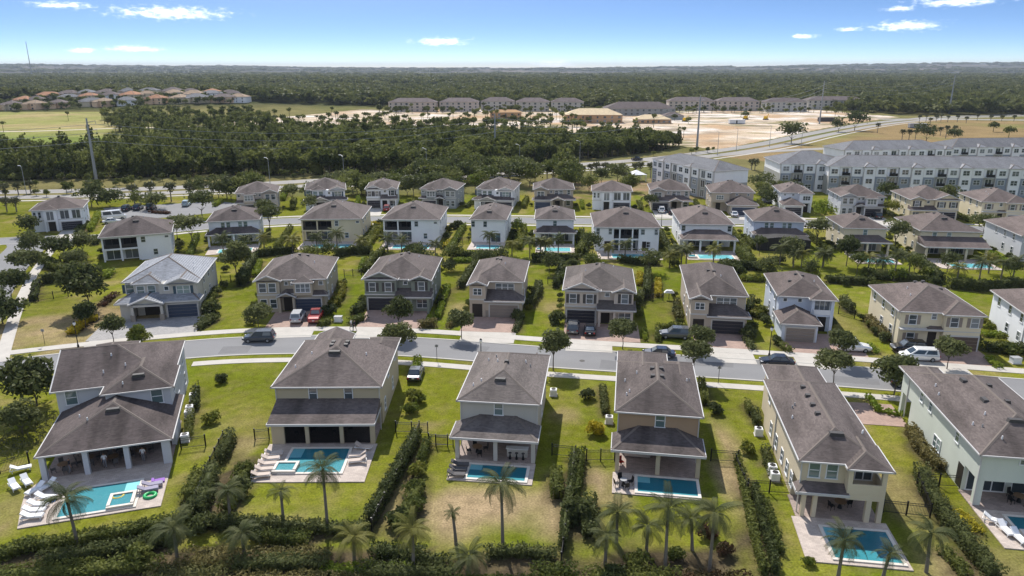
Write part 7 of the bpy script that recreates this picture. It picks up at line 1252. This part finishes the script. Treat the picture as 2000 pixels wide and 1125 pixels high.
def people():
    person(-25.6, 110.0, 60, 'person in a white shirt walking on the sidewalk by the square hedge', 'shirt_white', 'cloth_grey'); person(-25.0, 109.6, 60, 'person in dark clothes walking beside the white-shirted walker', 'cloth_dark', 'cloth_dark')
    person(3.5, 95.9, 100, 'person in dark clothes jogging along the street beyond the grey house', 'cloth_dark', 'cloth_dark', 'walk', .035)
    F1 = (-45.26, 73.51, 17.7)
    for u, v, a, s, t in ((1.0, -6.4, 20, 'shirt_white', 'person in a white shirt standing at the middle bay of the crowded patio'), (4.6, -6.2, 190, 'shirt_white', 'person in a white shirt standing in the last bay of the crowded patio'), (-2.2, -6.5, 120, 'cloth_dark', 'person in dark clothes standing in the first bay of the crowded patio')):
        x, y = local(F1, u, v); person(x, y, a, t, s, 'cloth_grey', 'stand', .1)
# ------------------------------------------------------------------ apartments, far buildings, poles
def apartment(label, x, y, rot, W, D, face, H=9.2, seed=1):
    h = House(label, x, y, rot, W, 'w_white', 'roof_slate', name='apartment_building', cat='apartments', group='grey apartment buildings'); h.roof(0, W, 0, D, H, .34, 'x' if W > D else 'y'); h.wall(.5, W - .5, .5, D - .5, 0, H - .05)
    Ln = W if face == 'n' else D; n = max(3, int(Ln / 3.7)); s = Ln / n
    def blk(a, b, p, z0, z1, m):
        return h.wall(a, b, .5 - p, .6, z0, z1, m, 'bay') if face == 'n' else h.wall(.5 - p, .6, a, b, z0, z1, m, 'bay')
    for i in range(n):
        a, b = i * s + (.55 if i == 0 else .1), (i + 1) * s - (.55 if i == n - 1 else .1); k = i % 4; c = (a + b) / 2; p = (.5, .1, .5, .9)[k]; lo = ('w_apt_blue', 'w_apt_grey', 'w_apt_blue', 'w_white')[k]; k = (0, 1, 0, 2)[k]
        blk(a - .16, a + .02, p + .08, 0, H - .1, 'trim'); blk(a, b, p, 0, 6.05, lo); blk(a, b, p - .01, 6.05, H - .08, 'w_white')
        for f in range(3):
            z = .9 + f * 3.0
            if k == 1: h.win(face, .5 - p, c, z - .5, 1.9, 2.2, 2, False, g='glass'); (h.wall(a + .5, b - .5, -.75, .4, z - .7, z - .55, 'frame', 'balcony_floor'), h.wall(a + .5, b - .5, -.75, -.7, z - .55, z + .4, 'black_metal', 'railing')) if face == 'n' and f else None
            else: h.win(face, .5 - p, c, z, 1.9, 1.45, 2)
        if k == 2:
            if face == 'n': h.roof(a - .3, b + .3, -.75, D * .35, H, .55, 'y', 'hip', 'none', m='roof_slate_light', fas=False)
            else: h.roof(-.75, W * .35, a - .3, b + .3, H, .34, 'x', 'hip', 'none', m='roof_slate_light')
    if face == 'l':
        h.wall(.6, W - .6, .4, .6, 0, 5.0, 'w_apt_grey', 'siding')
    elif face == 'n': h.wall(.38, .6, .7, D - .7, 0, 6.0, 'w_apt_grey', 'siding')
    return h
def far_block(label, x, y, rot, W, D, wl, rf, floors=3, group=None, name='apartment_building', cat='apartments', win=True, step=5.0):
    H = floors * 2.9 + .3; h = House(label, x, y, rot, W, wl, rf, name=name, cat=cat, group=group, trim='w_greige'); h.roof(0, W, 0, D, H, .40, 'x' if W > D else 'y'); h.wall(.5, W - .5, .5, D - .5, 0, H - .05)
    if win:
        n = max(2, int(W / step)); me = cached('farwin', lambda: MB().box(-.9, .9, -.12, .01, 0, 1.6).mesh('window', 'glass'))
        for i in range(n):
            for f in range(floors):
                o = part('window', me, h.o, ((i + .5) * W / n, .5, .7 + f * 2.9)); o.scale = (1.15 if i % 2 else .75, 1, 1)
    return h
def pole(label, x, y, H, arms=True, r=.55, group='transmission poles'):
    o = thing('transmission_pole', label, 'pole', (x, y, 0), 0, group); part('mast', MB().tube([(0, 0, -.2), (0, 0, H)], [r, r * .45], 9).mesh('mast', 'steel'), o)
    if arms:
        for k, z in enumerate((H - 1.5, H - 4.5, H - 7.5)): part('cross_arm', MB().tube([(0, 0, z), (2.4, 1.2, z + .5)], [.12, .07], 5).mesh('cross_arm', 'steel'), o); part('insulator', MB().tube([(2.4, 1.2, z + .5), (2.4, 1.2, z - .7)], .07, 5).mesh('insulator', 'grey_plastic'), o)
def far_things():
    apartment('grey-and-white apartment block with its windowless end turned to the houses', 62.9, 228.6, 21.5, 14, 36, 'l'); apartment('grey apartment block with dark balconies between the end-on block and the long one', 90, 247.5, -3, 24, 20, 'n'); apartment('long white and blue-grey apartment block behind the back-street houses', 103.6, 240.8, -6, 78, 17, 'n'); apartment('second slate-roofed apartment block behind the long white one', 130, 290, 6, 46, 17, 'n'); apartment('third slate-roofed apartment block stepping back beyond the second', 178, 300, 6, 60, 17, 'n')
    g = 'brown-roofed apartments before the forest'
    for x, y, W, t in ((-118, 716, 46, 'first from the open fairway'), (-70, 722, 38, 'second from the open fairway'), (-31, 738, 33, 'third from the open fairway'), (3, 724, 33, 'beside the orange earth heaps'), (37, 722, 32, 'last of its row near the timber building'), (154, 742, 46, 'first beyond the pale building lot'), (200, 736, 42, 'second beyond the pale building lot'), (243, 722, 40, 'third beyond the pale building lot'), (298, 760, 58, 'half hidden by the forest')):
        far_block('brown-roofed three-storey apartment block ' + t, x, y, random.uniform(-4, 4), W, 18, random.choice(('w_mauve', 'w_greige', 'w_grey')), 'roof_far', 3, g)
    far_block('timber-framed building shell with bare plywood roof on the building site', 40, 568, -2, 44, 22, 'w_wood', 'roof_ply', 2, 'timber building shells', 'timber_building', 'building'); far_block('low timber building shell with plywood roof beside the larger one', 92, 562, -2, 28, 16, 'w_wood', 'roof_ply', 1, 'timber building shells', 'timber_building', 'building', True, 4)
    far_block('wide dark-roofed hall behind the timber building', 82, 660, 0, 62, 26, 'w_slate', 'roof_far', 2, None, 'hall_building', 'building'); far_block('small dark shed beside the low timber shell', 122, 604, 0, 17, 14, 'w_slate', 'roof_far', 1, None, 'shed_building', 'building', False); far_block('orange wrapped building frame at the forest side of the site', -18, 600, 0, 26, 10, 'w_wood', 'sand_orange', 2, None, 'timber_building', 'building')
    r = random.Random(4); cols = (('roof_terracotta', 'terracotta-roofed'), ('roof_tan', 'tan-roofed'), ('roof_far', 'brown-roofed'), ('roof_slate', 'grey-roofed'))
    for k in range(34):
        row = k % 3; x = -500 + (k // 3) * 18.5 + r.uniform(-4, 4); y = 700 + row * 46 + (k // 3) * 7.5 + r.uniform(-6, 6); rf, nm = r.choice(cols); W = r.uniform(15, 24)
        wl_ = r.choice(('w_peach', 'w_cream', 'w_mauve', 'w_white', 'w_beige')); nn = nm + ' villa with ' + wl_[2:] + ' walls beyond the golf course'; h = far_block(nn, x, y, r.uniform(-25, 25), W, r.uniform(13, 18), wl_, rf, 2, nn.replace('villa', 'villas'), 'villa', 'house', True, 6); h.o.location.z = float(hill(np.array([x]), np.array([y]))[0]) - .5; h.roof(W * .1, W * .55, -3, 8, 5.2, .42, 'y', 'hip', 'none'); h.wall(W * .13, W * .52, -2.5, 3, 0, 5.15)
    for x, y, H, t in ((-151, 266, 23, 'beside the golf course trees'), (94, 377, 27, 'in front of the pale building lot'), (-8.3, 361, 19, 'rising from the woodland'), (230, 560, 31, 'beyond the building lot'), (400, 688, 34, 'against the far forest')): pole('tall grey transmission pole ' + t, x, y, H, True, .6 if x < 300 else .8)
    P = [(-420, 214, 23), (-151, 266, 23), (-8.3, 361, 19), (94, 377, 27), (230, 560, 31), (400, 688, 34)]
    for (a, b, c), (d, e, f) in zip(P[:-1], P[1:]):
        for q, dz in enumerate((1.5, 4.5, 7.5)):
            pts = [(a + (d - a) * t + 2.4, b + (e - b) * t + 1.2, c + (f - c) * t - dz - .7 - 4 * 5 * t * (1 - t)) for t in np.linspace(0, 1, 15)]; w_ = ('upper', 'middle', 'lower')[q]
            solo('power_line', MB().tube(pts, .08, 4, False).mesh('power_line', 'steel'), f'{w_} sagging power line strung between tall transmission poles', 'power line', f'{w_} power lines')
    solo('radio_mast', MB().tube([(0, 0, 0), (0, 0, 150)], [2.2, 1.2], 4).mesh('radio_mast', 'steel'), 'thin radio mast on the horizon above the villas', 'mast', None, (-2110, 3350, 0))
    for x, y, z in ((-60, 262, 10), (-84, 254, 10), (-32, 276, 11), (3, 290, 11), (28, 305, 11), (98, 353, 11), (112, 370, 11), (136, 392, 11), (-160, 240, 9), (150, 385, 10)):
        o = thing('highway_lamp', 'slim highway lamp pole along the distant road', 'street lamp', (x, y, 0), 0, 'highway lamps'); part('pole', cached(('hp', z), lambda: MB().tube([(0, 0, 0), (0, 0, z)], [.13, .08], 6).mesh('pole', 'steel')), o); part('lamp_arm', cached(('ha', z), lambda: MB().tube([(0, 0, z), (-.9, .8, z + .4)], [.07, .05], 5).mesh('lamp_arm', 'steel')), o); part('lamp_head', cached(('hh', z), lambda: MB().box(-1.6, -.8, .6, 1.0, z + .35, z + .5).mesh('lamp_head', 'white_plastic')), o)
    simple('picnic_shelter', 'small white canopy shelter beside the grey apartment block', 'shelter', 46, 271, 10, [('canopy', MB().hexa([(-3, -3, 2.6), (3, -3, 2.6), (3, 3, 2.6), (-3, 3, 2.6)], [(-.1, -.1, 4), (.1, -.1, 4), (.1, .1, 4), (-.1, .1, 4)]), 'white_plastic')] + [('post', MB().box(a - .1, a + .1, b - .1, b + .1, 0, 2.6), 'steel') for a in (-2.7, 2.7) for b in (-2.7, 2.7)])
    for x, y, rz, c, t in ((168, 560, 5, 'white_plastic', 'long white site trailer on the building lot'), (245, 585, -5, 'shutter', 'dark site container at the field road'), (282, 520, 0, 'grey_plastic', 'grey box building beside the sandy road')): simple('site_container', t, 'container', x, y, rz, [('box', MB().box(-6, 6, -1.5, 1.5, .4, 3.2), c), ('skid', MB().box(-5.8, 5.8, -1.2, 1.2, 0, .4), 'black_metal'), ('door', MB().box(-1, 0, -1.55, -1.5, .5, 2.6), 'shutter')])
    for x, y, t in ((135, 585, 'beside the timber shells'), (190, 610, 'near the far apartments'), (205, 606, 'next to its twin near the far apartments')): simple('excavator', 'yellow-brown digger ' + t, 'digger', x, y, 40, [('tracks', MB().box(-2, 2, -1.4, -.8, 0, .9).box(-2, 2, .8, 1.4, 0, .9), 'black_metal'), ('cab', MB().box(-1.5, 1.3, -1.1, 1.1, .9, 2.9), 'float_yellow'), ('boom', MB().tube([(1.2, 0, 1.8), (3.6, 0, 4.4), (6, 0, 1.6)], [.35, .3, .2], 5), 'float_yellow')])
    r = np.random.RandomState(8)
    for x, y, s in ((154.8, 412, 6.5), (229, 499, 6.2), (233, 418, 5.5), (214, 489, 4.5), (247, 416, 4)): tree(x, y, s * 1.15, s, 'big dark lone tree on the dry field by the sandy road', 'lone field trees', 'leaf_dark', 'field_tree', 700)
NK2 = ('tile-roofed', 'beige gabled', 'dark green-grey', 'greige tan-garage', 'mauve-grey', 'greige black-garage', 'sky-blue', 'pale yellow', 'white-walled end')
NK4 = ('lone cubic', 'grey box-bay', 'pale blue slanting-gable', 'white red-car', 'slate-green', 'white dark-lower-roof', 'olive-grey', 'white cubic', 'beige gabled back', 'cream square-window', 'pale blue tiny-window', 'lilac-grey', 'sandy shed-gable', 'cream far-end')
def fill_plants():
    r = random.Random(77)
    # foundation planting along the walls of the second, third and fourth rows
    for rows, kind in ((SECOND, 2), (THIRD, 3), (FOURTH, 4)):
        for t in rows:
            lab = t[1] if kind != 3 else t[0]; fr = t[2] if kind != 3 else t[1]; W, D = (t[3], t[4]) if kind != 3 else (t[2], t[3]); short = (NK2 if kind == 2 else (list(NICK.values()) if kind == 3 else NK4))[rows.index(t)] + ' house'
            for side in (-.75, W + .75):
                for k in range(4 if kind < 4 else 1):
                    v = 1.5 + (D - 2) * (k + r.uniform(.1, .9)) / 4; x, y = local(fr, side + r.uniform(-.25, .25), v); m = r.choice(('leaf_dark', 'leaf_hedge', 'leaf_hedge', 'leaf_croton', 'leaf_oak'))
                    shrub(x, y, r.uniform(.55, 1.0), f'foundation shrub along the side wall of the {short}', m, .8, f'side wall shrubs of the {short}')
    for rows, nk in ((THIRD, list(NICK.values())), (FOURTH, NK4)):
        for i in range(len(rows) - 1):
            A, B = rows[i], rows[i + 1]; o = 1 if rows is THIRD else 2; a, b = A[o], B[o]; wa, da = A[o + 1], A[o + 2]
            p, q = local(a, wa, 0), local(b, 0, 0); p2, q2 = local(a, wa, da), local(b, 0, B[o + 2])
            if math.hypot(p[0] - q[0], p[1] - q[1]) > 14 or math.hypot(p[0] - q[0], p[1] - q[1]) < 2.6: continue
            mx, my, nx_, ny_ = (p[0] + q[0]) / 2, (p[1] + q[1]) / 2, (p2[0] + q2[0]) / 2, (p2[1] + q2[1]) / 2
            if rows is THIRD: mx, my = mx + (mx - nx_) * .45, my + (my - ny_) * .45
            hedge([(mx, my), ((mx + nx_) / 2 + r.uniform(-.3, .3), (my + ny_) / 2), (nx_, ny_)], r.uniform(1.0, 1.5), r.uniform(1.1, 1.9), r.choice(('leaf_hedge', 'leaf_dark', 'leaf_lime', 'leaf_hedge', 'leaf_croton')), f'side hedge between the {nk[i]} and {nk[i + 1]} houses')
    # loose shrub masses in the pool gardens, each a bush of its own
    for k in range(60):
        x = r.uniform(-62, 112); y = 147 - .05 * x + r.uniform(-7, 4) - (3 if x > 60 else 0); wn = next(n for q, n in ((-42, 'light blue four-window'), (-22, 'cream and white balcony'), (2, 'tall narrow white'), (20, 'small white'), (38, 'wide white'), (55, 'white lanai'), (72, 'screened'), (90, 'single-window cream'), (999, 'shed-roofed cream')) if x < q); shrub(x, y, r.uniform(.8, 1.7), 'garden bush in the planted strip below the ' + wn + ' house', r.choice(('leaf_dark', 'leaf_hedge', 'leaf_oak', 'leaf_dark', 'leaf_croton')), .75, 'bushes below the ' + wn + ' house')
    for k in range(18):
        x = r.uniform(-60, 110); y = 146 - .06 * x + r.uniform(-6, 4); tree(x, y, r.uniform(2.6, 3.8), r.uniform(1.6, 2.4), 'leafy garden tree in the planted strip below the pool ' + ('of the balcony houses' if x < -10 else ('of the white houses' if x < 55 else 'of the cream houses')), 'trees below the pools ' + str(int(x > -10) + int(x > 55)), r.choice(('leaf_dark', 'leaf_oak', 'leaf_hedge')), n=700)
    # trees between the back street and the highway
    for n, x0, x1, y0, y1, wt in ((30, -102, -44, 228, 254, 'behind the grey and pale blue back houses'), (22, -46, -8, 238, 270, 'behind the slate-green house'), (40, -36, 24, 256, 290, 'in the thicket on the near highway edge'), (9, -150, -104, 214, 236, 'between the lone cubic house and the highway'), (8, 15, 46, 238, 270, 'behind the white cubic house of the back street'), (6, 78, 92, 228, 244, 'between the two grey apartment blocks')):
        for k in range(n):
            x, y = r.uniform(x0, x1), r.uniform(y0, y1); s = r.uniform(2.4, 4.2) * (1.25 if n == 40 else 1)
            if n != 40 and y > 262 + .5 * x + 20 and x < 0: continue
            tree(x, y, s * 1.1, s, 'leafy thicket tree ' + wt, 'thicket trees ' + wt, r.choice(('leaf_dark', 'leaf_forest', 'leaf_oak', 'leaf_hedge')), 'thicket_tree', 700)
def haze():
    m = bpy.data.materials.new('haze'); m.use_nodes = True; N = m.node_tree.nodes; L = m.node_tree.links; N.remove(N['Principled BSDF']); v = N.new('ShaderNodeVolumePrincipled'); v.inputs['Color'].default_value = (.74, .84, 1.0, 1); v.inputs['Density'].default_value = HAZE; v.inputs['Anisotropy'].default_value = 0.0
    L.new(v.outputs[0], N['Material Output'].inputs['Volume']); MATS['haze'] = m
    o = link(bpy.data.objects.new('haze', MB().box(-16500, 16500, -400, 26500, -15, 190).mesh('haze', 'haze'))); o['kind'] = 'stuff'; o['label'] = 'thin bluish air haze over the whole landscape'; o['category'] = 'haze'
HAZE = 5.5e-5
for p_, w_, h_, m_, t_ in HEDGES:
    for (xa, ya), (xb, yb) in zip(p_[:-1], p_[1:]):
        n_ = max(1, int(math.hypot(xb - xa, yb - ya) / 1.2))
        for k_ in range(n_ + 1): BEDS.append((xa + (xb - xa) * k_ / n_, ya + (yb - ya) * k_ / n_, w_ * .5 + .75))
BEDS += [(-44 + k_ * 1.4, 50.5 + .2 * (k_ % 3), 2.6) for k_ in range(36)] + [(-36 + k_ * 1.3, 52.5, 2.2) for k_ in range(22)] + [(8 + k_ * 1.2, 51 + (k_ % 3), 2.2) for k_ in range(9)]
BEDS += [(-29.5 + .2 * k_, 58 + 1.2 * k_, 1.9) for k_ in range(10)] + [(21.0 - .35 * k_, 50 + 1.6 * k_, 1.1) for k_ in range(9)] + [(10 + q_ * 2.2, 52 + (q_ % 2), 2.0) for q_ in range(4)] + [(-9.8, 57 + k_, 1.5) for k_ in range(10)]
make_ground(); roads(); row_one(); build_rows(); far_things(); woods(); plant_all(); fill_plants(); vehicles(); garden_things(); people(); haze()
